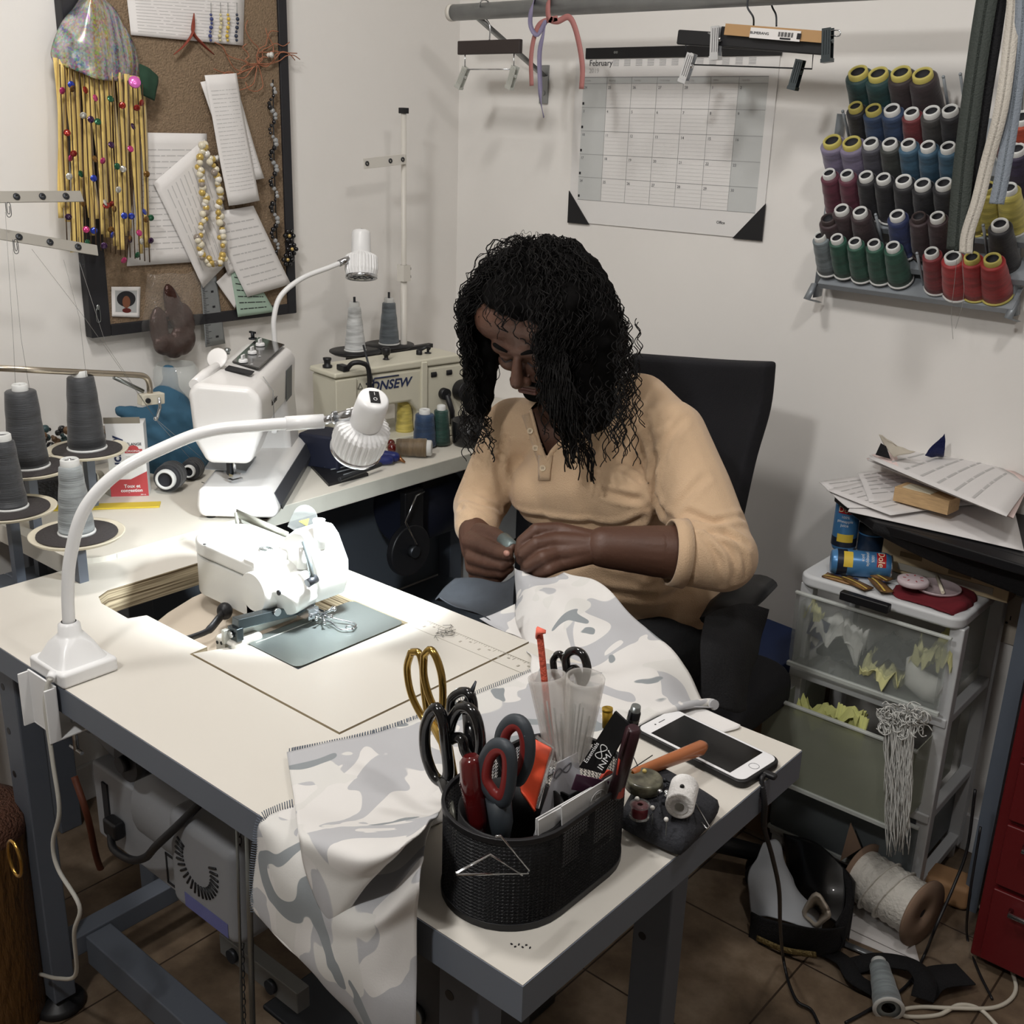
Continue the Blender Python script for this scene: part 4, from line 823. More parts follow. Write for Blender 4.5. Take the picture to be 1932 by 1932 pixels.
for i in range(18):
    u = (i + .5) / 18; x = 108 + u * 165; st_ = thing('x', 'x', 'x') if False else None
    mb = MB(); xv = XB + .03 + .03 * math.sin(PI * u) + random.uniform(-.004, .01); pp = [W(x + 14 * t_ / 8, 120 + 40 * u + t_ * 42, 'x', xv) for t_ in range(9)]
    o = obj('sequin_strand', mb.tube(pp, .0012, 5), mat('bronze_cord', (70, 50, 30), .7), fp)
    for k in range(3):
        col, cn = SQ[(i * 3 + k * 2) % 7]; q = pp[random.randint(1, 8)] + V((.006, random.uniform(-.004, .004), random.uniform(-.01, .01)))
        obj('sequin', MB().lathe([(0, .0004), (.0062, .0012), (.0068, 0), (0, 0)], 14, frame(q, None, z=(1, random.uniform(-.6, .6), random.uniform(-.5, .5)), y=(0, 0, 1))), mat('sequin_' + cn, col, .2, .5, coat=.6), o)
gp = patch([[W(262, 120, 'x', XB + .03), W(280, 128, 'x', XB + .035), W(299, 145, 'x', XB + .03)], [W(264, 150, 'x', XB + .034), W(278, 160, 'x', XB + .04), W(296, 165, 'x', XB + .034)], [W(266, 178, 'x', XB + .03), W(278, 184, 'x', XB + .035), W(290, 190, 'x', XB + .03)]], 14, 14, .003, 60)
obj('green_felt_patch', gp, mat('dark_green_felt', (34, 62, 46), .9), fp, solid=.002)
obj('pink_sequin', MB().lathe([(0, .001), (.011, .003), (.012, 0), (0, 0)], 20, frame(W(254, 155, 'x', XB + .07), None, z=(1, -.4, .3), y=(0, 0, 1))), mat('sequin_hot_pink', (220, 110, 190), .2, .3), fp)
# ================================================================ RAIL WITH HANGERS
RYP = 2.05; rz_ = 1.7597
rail = thing('hanging_rail', 'grey metal hanging rail on slanted wall brackets along the back wall', 'rail', (-1.2, RYP, rz_))
RM = mat('rail_metal', (150, 152, 152), .38, .7, var=.1, vscale=20)
obj('tube', MB().tube([(-1.945, RYP, rz_), (.3, RYP, rz_)], [.018, .018], 24), RM, rail)
obj('end_cap', MB().tube([(-1.952, RYP, rz_), (-1.94, RYP, rz_)], [.019, .019], 24), mat('pole_white', (212, 208, 200), .4), rail)
for x in (-1.86, .2):
    obj('bracket', MB().tube([(x, RYP, rz_ - .016), (x, YW - .006, rz_ - .125)], .013, 4, flat=(.2, 1)).b2((x - .013, YW - .006, rz_ - .19), (x + .013, YW - .001, rz_ - .10)).cyl((x, YW - .008, rz_ - .165), (x, YW - .004, rz_ - .165), .006), RM, rail)
def clip(name, par, p, s=1.0, tilt=.35, m=CHROME):
    M = Matrix.Translation(p) @ Matrix.Rotation(tilt, 4, 'Y') @ Matrix.Diagonal((s, s, s, 1)); mb = MB()
    mb.b2((-.009, -.008, -.045), (.009, -.006, .012), M).b2((-.009, .006, -.045), (.009, .008, .012), M).b2((-.010, -.009, -.049), (.010, .009, -.042), M)
    for k in range(3): mb.b2((-.006 + k * .005, -.0092, -.035), (-.004 + k * .005, -.008, .008), M)
    mb.cyl((-.011, 0, -.012), (.011, 0, -.012), .004, M=M); return obj(name, mb, m, par)
h1 = thing('clip_hanger', 'short dark wooden clip hanger with two chrome clips at the left end of the rail', 'hanger', W(924, 60, 'y', RYP))
a, b = W(866, 88, 'y', RYP), W(983, 90, 'y', RYP); mid = (a + b) / 2
WOODD = mat('dark_wood', (52, 44, 42), .5)
obj('bar', MB().box(mid, ((b - a).length, .012, .030), Matrix.Rotation(0, 3, 'X')), WOODD, h1, bevel=.002)
hk = spl([mid + V((0, 0, .012)), mid + V((0, 0, .045)), mid + V((-.012, 0, .06)), V((mid.x - .02, RYP - .012, rz_ + .0)), V((mid.x - .012, RYP - .019, rz_ + .018)), V((mid.x - .01, RYP, rz_ + .0215)), V((mid.x - .01, RYP + .02, rz_ + .005))], 40)
obj('hook', MB().tube(hk, .0018, 7), CHROME, h1)
cw = MB(); 
for p_ in (a + V((.02, 0, 0)), b + V((-.02, 0, 0))): cw.tube([p_ + V((0, 0, -.012)), p_ + V((0, 0, -.045))], .0015, 6)
cw.tube([a + V((.02, 0, -.05)), b + V((-.02, 0, -.045))], .0016, 6); obj('clip_rod', cw, CHROME, h1)
clip('clip', h1, a + V((.02, 0, -.055)), .85, .5, mat('pale_steel', (196, 198, 192), .35, .4)); clip('clip', h1, b + V((-.018, 0, -.048)), .85, .35, mat('pale_steel', (196, 198, 192), .35, .4))
h2 = thing('clip_hanger', 'black clip hanger with brown cardboard sleeve and white printed label', 'hanger', W(1440, 60, 'y', RYP - .02))
yp = RYP - .03; a, b = W(1372, 60, 'y', yp), W(1556, 75, 'y', yp); dd = b - a; ml = (a + b) / 2; R3 = Matrix.Rotation(-math.atan2(dd.z, dd.x), 3, 'Y')
obj('bar', MB().box(ml + V((-.006, .006, -.008)), (dd.length + .02, .012, .035), R3), BLACK, h2, bevel=.002)
cs_ = obj('cardboard_sleeve', MB().box(ml + V((0, -.002, .004)), (dd.length, .016, .020), R3), mat('cardboard', (176, 140, 98), .8), h2)
la = W(1462, 65, 'y', yp - .0115); lo = obj('white_label', MB().box(la, (.105, .001, .018), R3), PAPER, cs_)
fm = frame(la + V((-.032, -.001, .003)), R3 @ V((1, 0, 0)), z=(0, -1, 0)); text('label_text', 'BUMERANG', .0065, fm, INK, lo, sx=1.15)
bc = MB()
for i in range(22):
    if i * 7 % 5 != 1: bc.box(fm @ V((.040 + i * .0014, .001, 0)), (.0007, .0004, .008), R3)
bc.box(fm @ V((.055, -.006, 0)), (.022, .0004, .003), R3); bc.box(fm @ V((.082, 0, 0)), (.008, .0004, .010), R3)
obj('barcode', bc, INK, lo)
clip('clip', h2, W(1352, 62, 'y', yp - .004), 1.0, -.05); clip('clip', h2, W(1562, 66, 'y', yp - .004), .95, -.1, mat('dark_polished_steel', (90, 98, 102), .25, .9))
obj('clip_loop', MB().tube(spl([W(x_, y_, 'y', yp) for x_, y_ in ((1566, 58), (1582, 57), (1586, 62), (1582, 68), (1568, 67))], 14), .0012, 6).tube([W(1336, 62, 'y', yp), W(1352, 68, 'y', yp)], .0015, 6), CHROME, h2)
hx = W(1422, 50, 'y', RYP - .02); hk = spl([hx, W(1421, 32, 'y', yp), W(1410, 12, 'y', yp), V((W(1408, 5, 'y', yp).x, RYP - .02, rz_ + .004)), V((W(1408, 5, 'y', yp).x, RYP, rz_ + .021))], 30); obj('hook', MB().tube(hk, .0018, 7), IRON, h2)
h3 = thing('clip_hanger', 'plain black clip hanger hanging behind the one with the cardboard sleeve', 'hanger', W(1400, 75, 'y', RYP + .03))
yp = RYP + .025; a, b = W(1280, 70, 'y', yp), W(1540, 88, 'y', yp); dd = b - a; R3 = Matrix.Rotation(-math.atan2(dd.z, dd.x), 3, 'Y')
obj('bar', MB().box((a + b) / 2, (dd.length, .012, .028), R3), BLACK, h3, bevel=.003)
hk = spl([W(1465, 50, 'y', yp), W(1464, 28, 'y', yp), W(1456, 10, 'y', yp), V((W(1455, 5, 'y', yp).x, RYP, rz_ + .0205))], 26); obj('hook', MB().tube(hk, .0018, 7), IRON, h3)
obj('clip_rod', MB().tube([W(1294, 78, 'y', yp), W(1294, 100, 'y', yp)], .0014, 6).tube([W(1310, 122, 'y', yp), W(1532, 130, 'y', yp), W(1535, 92, 'y', yp)], .0014, 6), IRON, h3)
clip('clip', h3, W(1303, 112, 'y', yp), .95, .3); clip('clip', h3, W(1508, 124, 'y', yp), .9, .2, mat('dark_polished_steel', (90, 98, 102), .25, .9))
# ribbons over the rail
def ribbon(name, pts, wd, m, label, k='y', v=RYP - .022, par=None, tw=0, n=50):
    P = []
    sp = spl([p if isinstance(p, V) else W(p[0], p[1], k, v) for p in pts], n)
    for i, c in enumerate(sp):
        t_ = (sp[min(i + 1, n - 1)] - sp[max(i - 1, 0)]).normalized(); vd = V((0, -1, 0)); s = t_.cross(vd); s = s.normalized() if s.length > .1 else V((1, 0, 0)); s = Matrix.Rotation(tw * math.sin(i * .3), 3, t_) @ s
        P.append([c - s * wd, c + s * wd])
    o = obj(name, MB().grid(P), m, par, solid=.0008)
    if label: tag(o, label, 'ribbon')
    return o
PKR = mat('dusty_pink_ribbon', (164, 108, 104), .6); PUR = mat('lilac_ribbon', (128, 122, 150), .6)
rr = ribbon('pink_ribbon', [V((W(1036, 8, 'y', 2.07).x, 2.075, rz_ + .0)), V((W(1036, 0, 'y', 2.05).x, 2.05, rz_ + .021)), (1034, 10), (1036, 34), (1052, 40), (1072, 32), (1084, 50), (1094, 90), (1099, 130), (1097, 168)], .0065, PKR, 'dusty pink ribbon knotted over the rail beside the calendar')
ribbon('ribbon_tail', [(1052, 34), (1020, 44), (1008, 70), (1002, 110), (1003, 162)], .0058, PKR, None, par=rr)
ribbon('lilac_ribbon', [V((W(1010, 8, 'y', 2.07).x, 2.075, rz_)), V((W(1012, 0, 'y', 2.05).x, 2.05, rz_ + .0215)), (1003, 14), (1001, 48), (1014, 66), (1030, 40), (1026, 60), (1018, 100), (1019, 160), (1020, 190), (1026, 222)], .005, PUR, 'lilac ribbon looped over the rail left of the pink one', v=RYP - .028, tw=.8)
# ================================================================ CALENDAR
YC = YW - .004
cal = thing('wall_calendar', 'desk pad calendar with black corners pinned on the back wall, headed February 2019', 'calendar', (-1.49, YW, 1.49))
L0, L1, Z0, Z1 = -1.762, -1.2155, 1.289, 1.694
obj('sheet', MB().b2((L0, YC, Z0), (L1, YW - .0005, Z1 - .02)), mat('calendar_paper', (226, 224, 222), .7), cal)
obj('top_strip', MB().b2((L0 + .03, YC - .004, Z1 - .022), (L1 + .003, YW - .0005, Z1 + .002)), BLACK, cal, bevel=.001)
obj('strip_rivet', MB().cyl((-1.645, YC - .005, Z1 - .009), (-1.645, YC - .004, Z1 - .009), .003).cyl((-1.639, YC - .005, Z1 - .009), (-1.639, YC - .004, Z1 - .009), .003), STEEL, cal)
cc = Matrix(((1, 0, 0, 0), (0, 0, -1, YC), (0, 1, 0, 0), (0, 0, 0, 1)))
obj('black_corner', MB().prism([(L0 - .002, Z0 - .003), (L0 + .066, Z0 - .003), (L0 - .002, Z0 + .075)], 0, .003, cc), BLACK, cal)
obj('black_corner', MB().prism([(L1 + .003, Z0 - .003), (L1 + .003, Z0 + .078), (L1 - .072, Z0 - .003)], 0, .003, cc), BLACK, cal)
def cq(x, z): return V((x, YC - .0006, z))
g0, g1, gz1, gz0 = -1.737, -1.237, 1.6305, 1.345
GRL = mat('calendar_line', (150, 150, 152), .7); SH = mat('calendar_grey', (196, 198, 197), .7)
cwid = (g1 - g0) / 7; rh = (gz1 - .014 - gz0) / 5
obj('weekend_column', MB().b2((g0, YC - .0003, gz0), (g0 + cwid, YC, gz1)), SH, cal); obj('weekend_column', MB().b2((g1 - cwid, YC - .0003, gz0), (g1, YC, gz1)), SH, cal)
obj('weekday_header', MB().b2((g0 + cwid, YC - .0003, gz1 - .013), (g1 - cwid, YC, gz1)), SH, cal)
gm = MB(); gm.b2((g0, YC - .0008, gz1 - .0008), (g1, YC - .0004, gz1 + .0010))
for r_ in range(6): gm.b2((g0, YC - .0008, gz0 + rh * r_ - .0004), (g1, YC - .0004, gz0 + rh * r_ + .0004))
for c_ in range(1, 7): gm.b2((g0 + cwid * c_ - .0003, YC - .0008, gz0), (g0 + cwid * c_ + .0003, YC - .0004, gz1))
obj('grid_line', gm, GRL, cal)
fl = MB()
for r_ in range(5):
    for k_ in range(1, 6):
        z_ = gz0 + rh * r_ + rh * k_ / 6.6
        fl.b2((g0 + cwid, YC - .0006, z_), (g1 - cwid, YC - .0004, z_ + .0003))
obj('ruled_line', fl, mat('calendar_faint', (206, 206, 206), .7), cal)
def ct(s, x, z, sz, m=INK, al='LEFT', name='printed_text'): return text(name, s, sz, frame((x, YC - .0008, z), (1, 0, 0), z=(0, -1, 0)), m, cal, .0001, al)
ct('February', g0 + .016, 1.662, .019); ct('2019', g0 + .016, 1.645, .015, mat('grey_ink', (140, 138, 136), .8)); ct('Office', L1 - .118, 1.318, .009)
for i, dn in enumerate(('Sunday', 'Monday', 'Tuesday', 'Wednesday', 'Thursday', 'Friday', 'Saturday')): ct(dn, g0 + cwid * i + .006, gz1 - .007, .006, mat('grey_ink', (0, 0, 0)))
nums = [['24', '25', '26', '27', '28', '1', '2'], ['3', '4', '5', '6', '7', '8', '9'], ['10', '11', '12', '13', '14', '15', '16'], ['17', '18', '19', '20', '21', '22', '23'], ['24', '25', '26', '27', '28', '29', '30']]
for r_ in range(5):
    for c_ in range(7): ct(nums[r_][c_], g0 + cwid * c_ + .004, gz0 + rh * (5 - r_) - .009, .0088, mat('calendar_number', (110, 110, 114), .7), name='date_number')
    z_ = gz0 + rh * (4 - r_) + .006; obj('week_box', MB().b2((g0 + .001, YC - .001, z_), (g0 + .006, YC - .0004, z_ + .006)), INK, cal)
mc = MB()
for i in range(12):
    x = g0 + .085 + i * .033
    for r_ in range(5): mc.b2((x, YC - .0008, 1.668 - r_ * .003), (x + .018, YC - .0004, 1.6688 - r_ * .003))
obj('year_strip', mc, mat('calendar_line', (0, 0, 0)), cal)
# ================================================================ THREAD RACK
RK = mat('rack_grey', (150, 156, 162), .45, .3)
rack = thing('thread_rack', 'grey metal wall rack with angled pegs holding rows of thread cones', 'rack', (-.9, YW, 1.4))
EL = math.radians(47); AX = V((0, -math.cos(EL), math.sin(EL))); YT = 2.185
rowsP = [((1612, 140), (1925, 172)), ((1612, 210), (1932, 240)), ((1568, 272), (1932, 305)), ((1562, 328), (1932, 365)), ((1556, 405), (1932, 435)), ((1545, 448), (1900, 495))]
for i, (a_, b_) in enumerate(rowsP):
    p = W(a_[0] - 12, a_[1], 'y', YT) - AX * .098; q = W(b_[0] + 12, b_[1], 'y', YT) - AX * .098
    Mf = frame((p + q) / 2, q - p, z=AX); Lh = (q - p).length
    o = obj('shelf_strip', MB().box((0, 0, -.006), (Lh, .055, .003), M=Mf).box((0, -.027, -.012), (Lh, .003, .014), M=Mf), RK, rack)
for x0_, x1_ in (((1560, 120), (1542, 560)), ((1925, 150), (1918, 595))):
    p = W(x0_[0], x0_[1], 'y', YW - .03); q = W(x1_[0], x1_[1], 'y', YW - .03)
    if x0_[0] < 1600: p = W(1588, 215, 'y', YW - .03)
    obj('side_rail', MB().tube([p, q], .022, 4, flat=(.12, 1), up=(1, 0, 0)), RK, rack)
    obj('foot_bracket', MB().tube([q + V((0, -.02, .03)), q + V((0, -.05, .0)), q + V((0, .01, -.012))], .008, 4, flat=(.3, 1)), RK, rack)
for x, y in ((1600, 150), (1590, 210), (1780, 145), (1812, 140), (1652, 405), (1730, 478), (1855, 425), (1576, 400)):
    p = W(x, y, 'y', YT + .01); obj('peg', MB().cyl(p, p - AX * .10, .0028).ell(p, .0032), RK, rack)
MAR = (88, 30, 48); BK = (26, 26, 32); DKG = (44, 48, 46)
cones = [  # px, py, colour, colour name, tube colour, height, base r, top r, label
 (1618, 133, (28, 66, 68), 'dark_teal', 'Y', .13, .031, .026, 'plastic wrapped dark teal cone, leftmost in the top row of the wall rack'),
 (1656, 136, (28, 68, 68), 'dark_teal', 'Y', .13, .031, .026, 'plastic wrapped dark teal cone, second in the top row of the wall rack'),
 (1699, 134, (48, 36, 40), 'dark_plum', 'Y', .13, .031, .026, 'plastic wrapped dark plum cone, third in the top row of the wall rack'),
 (1740, 137, (48, 34, 40), 'dark_plum', 'Y', .13, .031, .026, 'plastic wrapped dark plum cone, last in the top row of the wall rack'),
 (1613, 198, BK, 'black', 'Y', .115, .026, .019, 'black cone with yellow tube, leftmost in the second row of the wall rack'),
 (1647, 203, (42, 64, 98), 'cobalt', 'Y', .115, .027, .021, 'cobalt blue cone with yellow tube in the second rack row'),
 (1682, 203, (46, 68, 98), 'cobalt', 'W', .115, .027, .021, 'cobalt blue cone with white tube in the second rack row'),
 (1719, 209, (104, 34, 40), 'brick_red', 'W', .10, .026, .019, 'dark red cone in the middle of the second rack row'),
 (1757, 207, (52, 50, 50), 'graphite', 'W', .12, .028, .021, 'graphite cone right of the dark red one in the second rack row'),
 (1792, 204, BK, 'black', 'W', .115, .027, .020, 'black cone with white tube at the right of the second rack row'),
 (1569, 263, (122, 114, 140), 'lavender', 'Y', .115, .029, .025, 'shiny lavender cone with yellow tube, leftmost in the third rack row'),
 (1606, 266, (122, 114, 140), 'lavender', 'Y', .115, .029, .025, 'shiny lavender cone with yellow tube, second in the third rack row'),
 (1642, 266, (66, 66, 76), 'slate', 'W', .115, .027, .020, 'slate grey cone third in the third rack row'),
 (1678, 267, (48, 52, 50), 'grey_green', 'W', .115, .027, .020, 'dark grey green cone in the middle of the third rack row'),
 (1713, 268, (52, 88, 112), 'steel_blue', 'W', .115, .026, .019, 'steel blue cone, first of three in the third rack row'),
 (1750, 272, (52, 88, 112), 'steel_blue', 'W', .115, .026, .019, 'steel blue cone, second of three in the third rack row'),
 (1788, 274, (52, 88, 112), 'steel_blue', 'W', .115, .026, .019, 'steel blue cone nearest the zippers in the third rack row'),
 (1563, 324, (98, 44, 62), 'burgundy', 'W', .105, .026, .018, 'burgundy cone, leftmost in the fourth rack row'),
 (1597, 326, (98, 44, 62), 'burgundy', 'W', .105, .026, .018, 'burgundy cone, second in the fourth rack row'),
 (1633, 329, BK, 'black', 'W', .105, .026, .019, 'black cone right of the burgundy pair in the fourth rack row'),
 (1666, 333, BK, 'black', 'W', .105, .026, .019, 'black cone, fourth in the fourth rack row'),
 (1704, 337, BK, 'black', 'W', .105, .028, .021, 'black cone, fifth in the fourth rack row'),
 (1740, 344, BK, 'black', 'W', .105, .028, .021, 'black cone, sixth in the fourth rack row'),
 (1780, 343, BK, 'black', 'W', .105, .028, .021, 'black cone beside the zippers in the fourth rack row'),
 (1562, 410, (56, 40, 44), 'dark_brown', 'D', .085, .025, .021, 'small dark brown cone, leftmost in the fifth rack row'),
 (1587, 392, (50, 38, 42), 'dark_brown', 'W', .105, .027, .020, 'dark brown cone with wide white tube in the fifth rack row'),
 (1622, 397, (50, 38, 42), 'dark_brown', 'W', .105, .027, .020, 'dark brown cone next to the empty peg in the fifth rack row'),
 (1692, 403, (32, 46, 92), 'navy', 'W', .105, .027, .020, 'navy blue cone in the fifth rack row'),
 (1733, 406, (58, 46, 48), 'dark_brown', 'D', .10, .026, .019, 'dark brown cone without white tube right of the navy one'),
 (1768, 406, (50, 42, 42), 'dark_brown', 'W', .10, .026, .019, 'dark brown cone nearest the zippers in the fifth rack row'),
 (1546, 443, (116, 126, 130), 'silver_grey', 'W', .10, .025, .017, 'silver grey cone, leftmost in the bottom row of the wall rack'),
 (1578, 447, (30, 78, 62), 'pine_green', 'W', .10, .025, .0175, 'pine green cone, first of four in the bottom rack row'),
 (1612, 454, (30, 78, 62), 'pine_green', 'W', .10, .025, .0175, 'pine green cone, second of four in the bottom rack row'),
 (1648, 457, (30, 78, 62), 'pine_green', 'W', .10, .025, .0175, 'pine green cone, third of four in the bottom rack row'),
 (1684, 462, (30, 78, 62), 'pine_green', 'W', .10, .025, .0185, 'pine green cone, fourth of four in the bottom rack row'),
 (1757, 473, (122, 34, 40), 'crimson', 'W', .10, .026, .0185, 'crimson cone, leftmost of the reds in the bottom rack row'),
 (1797, 482, (160, 40, 42), 'red', 'W', .10, .030, .022, 'wide red cone just under the dark zipper in the bottom rack row'),
 (1833, 483, (166, 44, 44), 'red', 'Y', .10, .028, .020, 'red cone with yellow tube, left of two in the bottom rack row'),
 (1872, 486, (166, 44, 44), 'red', 'Y', .10, .030, .022, 'red cone with yellow tube at the right end of the bottom rack row'),
 (1862, 350, (204, 192, 100), 'yellow', 'Y', .10, .028, .020, 'yellow cone partly behind the grey zipper in the rack'),
 (1903, 352, (204, 186, 104), 'yellow', 'W', .105, .027, .020, 'yellow cone right of the grey zipper in the rack'),
 (1835, 356, (204, 192, 100), 'yellow', 'Y', .10, .026, .020, 'yellow cone hidden behind the white zipper in the rack'),
 (1886, 420, (24, 24, 28), 'black', 'W', .115, .029, .021, 'black cone above the red ones at the right of the rack'),
 (1918, 278, (46, 36, 66), 'deep_violet', 'W', .11, .029, .021, 'deep violet cone at the right edge of the rack'),
 (1927, 218, (170, 66, 40), 'rust_orange', 'W', .10, .029, .023, 'rust orange cone at the far right of the rack'),
 (1898, 215, (140, 36, 40), 'crimson', 'W', .10, .024, .018, 'crimson cone behind the blue zipper at the right of the rack'),
]
Rax = frame((0, 0, 0), None, z=AX, y=(0, 0, 1)).to_3x3()
TD = mat('cone_tube_dark', (60, 50, 50), .5)
for px, py, col, cn, tb, h, r0, r1, lb in cones:
    p = W(px, py, 'y', YT); base = p - AX * h; ext = max(0, .098 - h) 
    make_cone(lb, col, cn, h, r0, r1, r1 * .72, {'W': TUBEW, 'Y': TUBEY, 'D': TD}[tb], loc=base, R=Rax, group='thread cones on the wall rack')
# loose thread from a red cone
tg_ = MB().tube(spl([W(1805, 490, 'y', 2.14), W(1800, 540, 'y', 2.14), W(1795, 590, 'y', 2.14), W(1798, 640, 'y', 2.14)], 20), .0004, 4).tube(spl([W(1815, 480, 'y', 2.14), W(1818, 560, 'y', 2.14), W(1803, 620, 'y', 2.14)], 20), .0004, 4)
tag(obj('loose_thread', tg_, mat('fine_thread', (140, 138, 135), .8)), 'two fine thread ends hanging below the red cones of the rack', 'thread')
# zippers hanging from the rail
def zipper(label, pts, wd, col, cn, yv, teeth=True):
    n = 60; sp = spl([W(a, b, 'y', yv + c_) for a, b, c_ in pts], n); sp = [V((sp[0].x, RYP, rz_ + .019))] + sp; n += 1
    P = [[c - V((wd, 0, 0)), c - V((wd * .2, .0006, 0)), c + V((wd * .2, -.0006, 0)), c + V((wd, 0, 0))] for c in sp]
    o = tag(obj('zipper', MB().grid(P), mat('tape_' + cn, col, .75, bump=.3, bscale=300), solid=.001), label, 'zipper')
    obj('zip_teeth', MB().grid([[c + V((-wd * .14, -.0014, 0)), c + V((0, -.0026, 0)), c + V((wd * .14, -.0014, 0))] for c in sp]), mat('teeth_' + cn, tuple(min(255, int(x * 1.15)) for x in col), .4, bump=.9, bscale=600), o)
    return o
zipper('black zipper tape hanging directly behind the dark green one', [(1888, -60, 0), (1872, 60, 0), (1850, 200, 0), (1832, 330, 0), (1818, 475, 0)], .017, (20, 20, 24), 'black', 2.03)
zipper('long dark green grey zipper hanging from the rail in front of the thread rack', [(1872, -60, 0), (1852, 60, 0), (1832, 200, 0), (1816, 330, 0), (1804, 472, 0)], .0175, (58, 64, 60), 'dark_green', 2.015)
zipper('off-white zipper hanging in a loose wave right of the dark one', [(1918, -60, 0), (1908, 60, .0), (1890, 200, -.01), (1862, 310, 0), (1845, 380, 0), (1826, 440, 0), (1822, 478, 0)], .0115, (196, 190, 180), 'off_white', 2.0)
zipper('blue grey zipper hanging at the right edge with its slider near the yellow cones', [(1932, -40, 0), (1928, 60, 0), (1912, 200, 0), (1893, 320, 0), (1880, 385, 0)], .0125, (132, 140, 150), 'blue_grey', 2.0)
# ================================================================ DRAWER UNIT
DU = thing('drawer_unit', 'white plastic drawer unit with three translucent drawers against the back wall', 'drawers', (-.68, 2.0, 0))
PWH = mat('drawer_frame_white', (206, 208, 210), .4); TR = mat('translucent_plastic', (196, 202, 198), .3, trans=.5, ior=1.1, alpha=.32)
ux0, ux1, uy0, uy1 = -.892, -.556, 1.988, 2.28; LT = .665
obj('lid', MB().prism(rrect(ux0, uy0, ux1, uy1, .03), .639, LT), PWH, DU, bevel=.008, seg=3)
def post(x, y): return obj('post', MB().b2((x - .014, y - .014, .03), (x + .014, y + .014, .64)), PWH, DU, bevel=.003)
for x in (ux0 + .016, ux1 - .012):
    for y in (uy0 + .03, uy1 - .02): post(x, y)
for z in (.440, .222, .05):
    obj('shelf_frame', MB().b2((ux0 + .002, uy0 + .012, z - .012), (ux1 - .001, uy0 + .03, z + .008)).b2((ux1 - .022, uy0 + .02, z - .012), (ux1, uy1, z + .008)).b2((ux0, uy0 + .02, z - .012), (ux0 + .022, uy1, z + .008)), PWH, DU, bevel=.003)
for x in (ux0 + .02, ux1 - .02):
    for y in (uy0 + .03, uy1 - .03): obj('foot', MB().cyl((x, y, 0), (x, y, .032), .016), PWH, DU)
def drawer(z0, z1, yf, dep, m, tilt=0):
    x0, x1 = ux0 + .008, ux1 - .012; R = .02; mb = MB()
    out = [(x0 + .006, z0)] + [(x1 - .006, z0)] + [(x1, z0 + .02), (x1, z1), (x0, z1), (x0, z0 + .02)]
    F = Matrix(((1, 0, 0, 0), (0, 0, 1, yf), (0, 1, 0, 0), (0, 0, 0, 1))); mb.prism(out, 0, .003, F)
    mb.b2((x0 + .012, yf + .003, z0 + .006), (x1 - .012, yf + dep, z0 + .009)); mb.b2((x0 + .010, yf + .003, z0 + .006), (x0 + .012, yf + dep, z1 - .02)); mb.b2((x1 - .012, yf + .003, z0 + .006), (x1 - .010, yf + dep, z1 - .02))
    o = obj('drawer', mb, m, DU); obj('drawer_rim', MB().b2((x0 - .002, yf - .006, z1 - .004), (x1 + .002, yf + .004, z1 + .002)).b2((x0 - .002, yf - .004, z0 - .004), (x1 + .002, yf + .006, z0 + .006)), mat('clear_rim', (206, 210, 206), .3, alpha=.75), o, bevel=.002); return o
drawer(.466, .629, uy0 - .012, .26, TR); drawer(.243, .426, uy0 - .10, .28, mat('translucent_olive', (168, 172, 156), .35, trans=.3, ior=1.1, alpha=.62)); drawer(.062, .208, uy0 - .005, .26, mat('translucent_dark', (120, 126, 128), .35, trans=.4, ior=1.2, alpha=.72))
def crumple(name, c, r, m, label, cat, seed=0, n=18, sq=(1, 1, 1)):
    mb = MB(); random.seed(seed); P = []
    for i in range(n):
        row = []
        for j in range(n):
            u, v_ = i / (n - 1) - .5, j / (n - 1) - .5; q = V((u * 2, v_ * 2, 0)); h = noise.noise(V((u * 4 + seed, v_ * 4, seed))) + .5 * noise.noise(V((u * 9, v_ * 9 + seed, 3)))
            row.append(V(c) + V((q.x * r * sq[0], q.y * r * sq[1] + h * r * .2, h * r * sq[2] + .25 * r * math.sin(u * 5 + seed))))
        P.append(row)
    return tag(obj(name, mb.grid(P, False), m, solid=.0012), label, cat)
YP = mat('yellow_cloth', (206, 204, 150), .9); WC = mat('white_cloth', (210, 210, 206), .9)
crumple('yellow_paper', (-.605, 2.02, .56), .05, YP, 'crumpled pale yellow paper at the right inside the top drawer', 'paper', 1, sq=(.8, .5, 1.4))
crumple('yellow_paper', (-.69, 2.01, .51), .04, YP, 'small pale yellow scrap in the middle of the top drawer', 'paper', 4)
crumple('dark_cloth', (-.74, 2.06, .51), .09, mat('charcoal_cloth', (58, 60, 62), .9), 'charcoal cloth heap lying in the top drawer', 'cloth', 6, sq=(1.1, .6, .5))
crumple('white_paper', (-.80, 2.02, .545), .055, WC, 'folded white paper at the left inside the top drawer', 'paper', 8, sq=(1, .4, 1))
crumple('yellow_pattern_paper', (-.855, 2.01, .585), .032, YP, 'pale yellow note at the top left inside the top drawer', 'paper', 9, sq=(.6, .2, 1))
tag(obj('blue_card', MB().box((-.84, 2.005, .55), (.04, .002, .045), Matrix.Rotation(.2, 3, 'Y')), mat('navy_card', (44, 52, 88), .6)), 'small navy blue card inside the top drawer near its left side', 'card')
rl = thing('tape_roll', 'translucent white tape dispenser lying in the right corner of the top drawer', 'tape', (-.61, 2.0, .50))
obj('body', MB().tube([(-.645, 2.01, .55), (-.63, 2.01, .51), (-.60, 2.01, .497), (-.58, 2.01, .492)], [.010, .026, .028, .022], 16), WC, rl)
crumple('green_tissue', (-.76, 1.93, .415), .055, mat('olive_tissue', (184, 186, 118), .8), 'olive yellow tissue paper poking out of the open middle drawer', 'paper', 12, sq=(1.2, .6, .7))
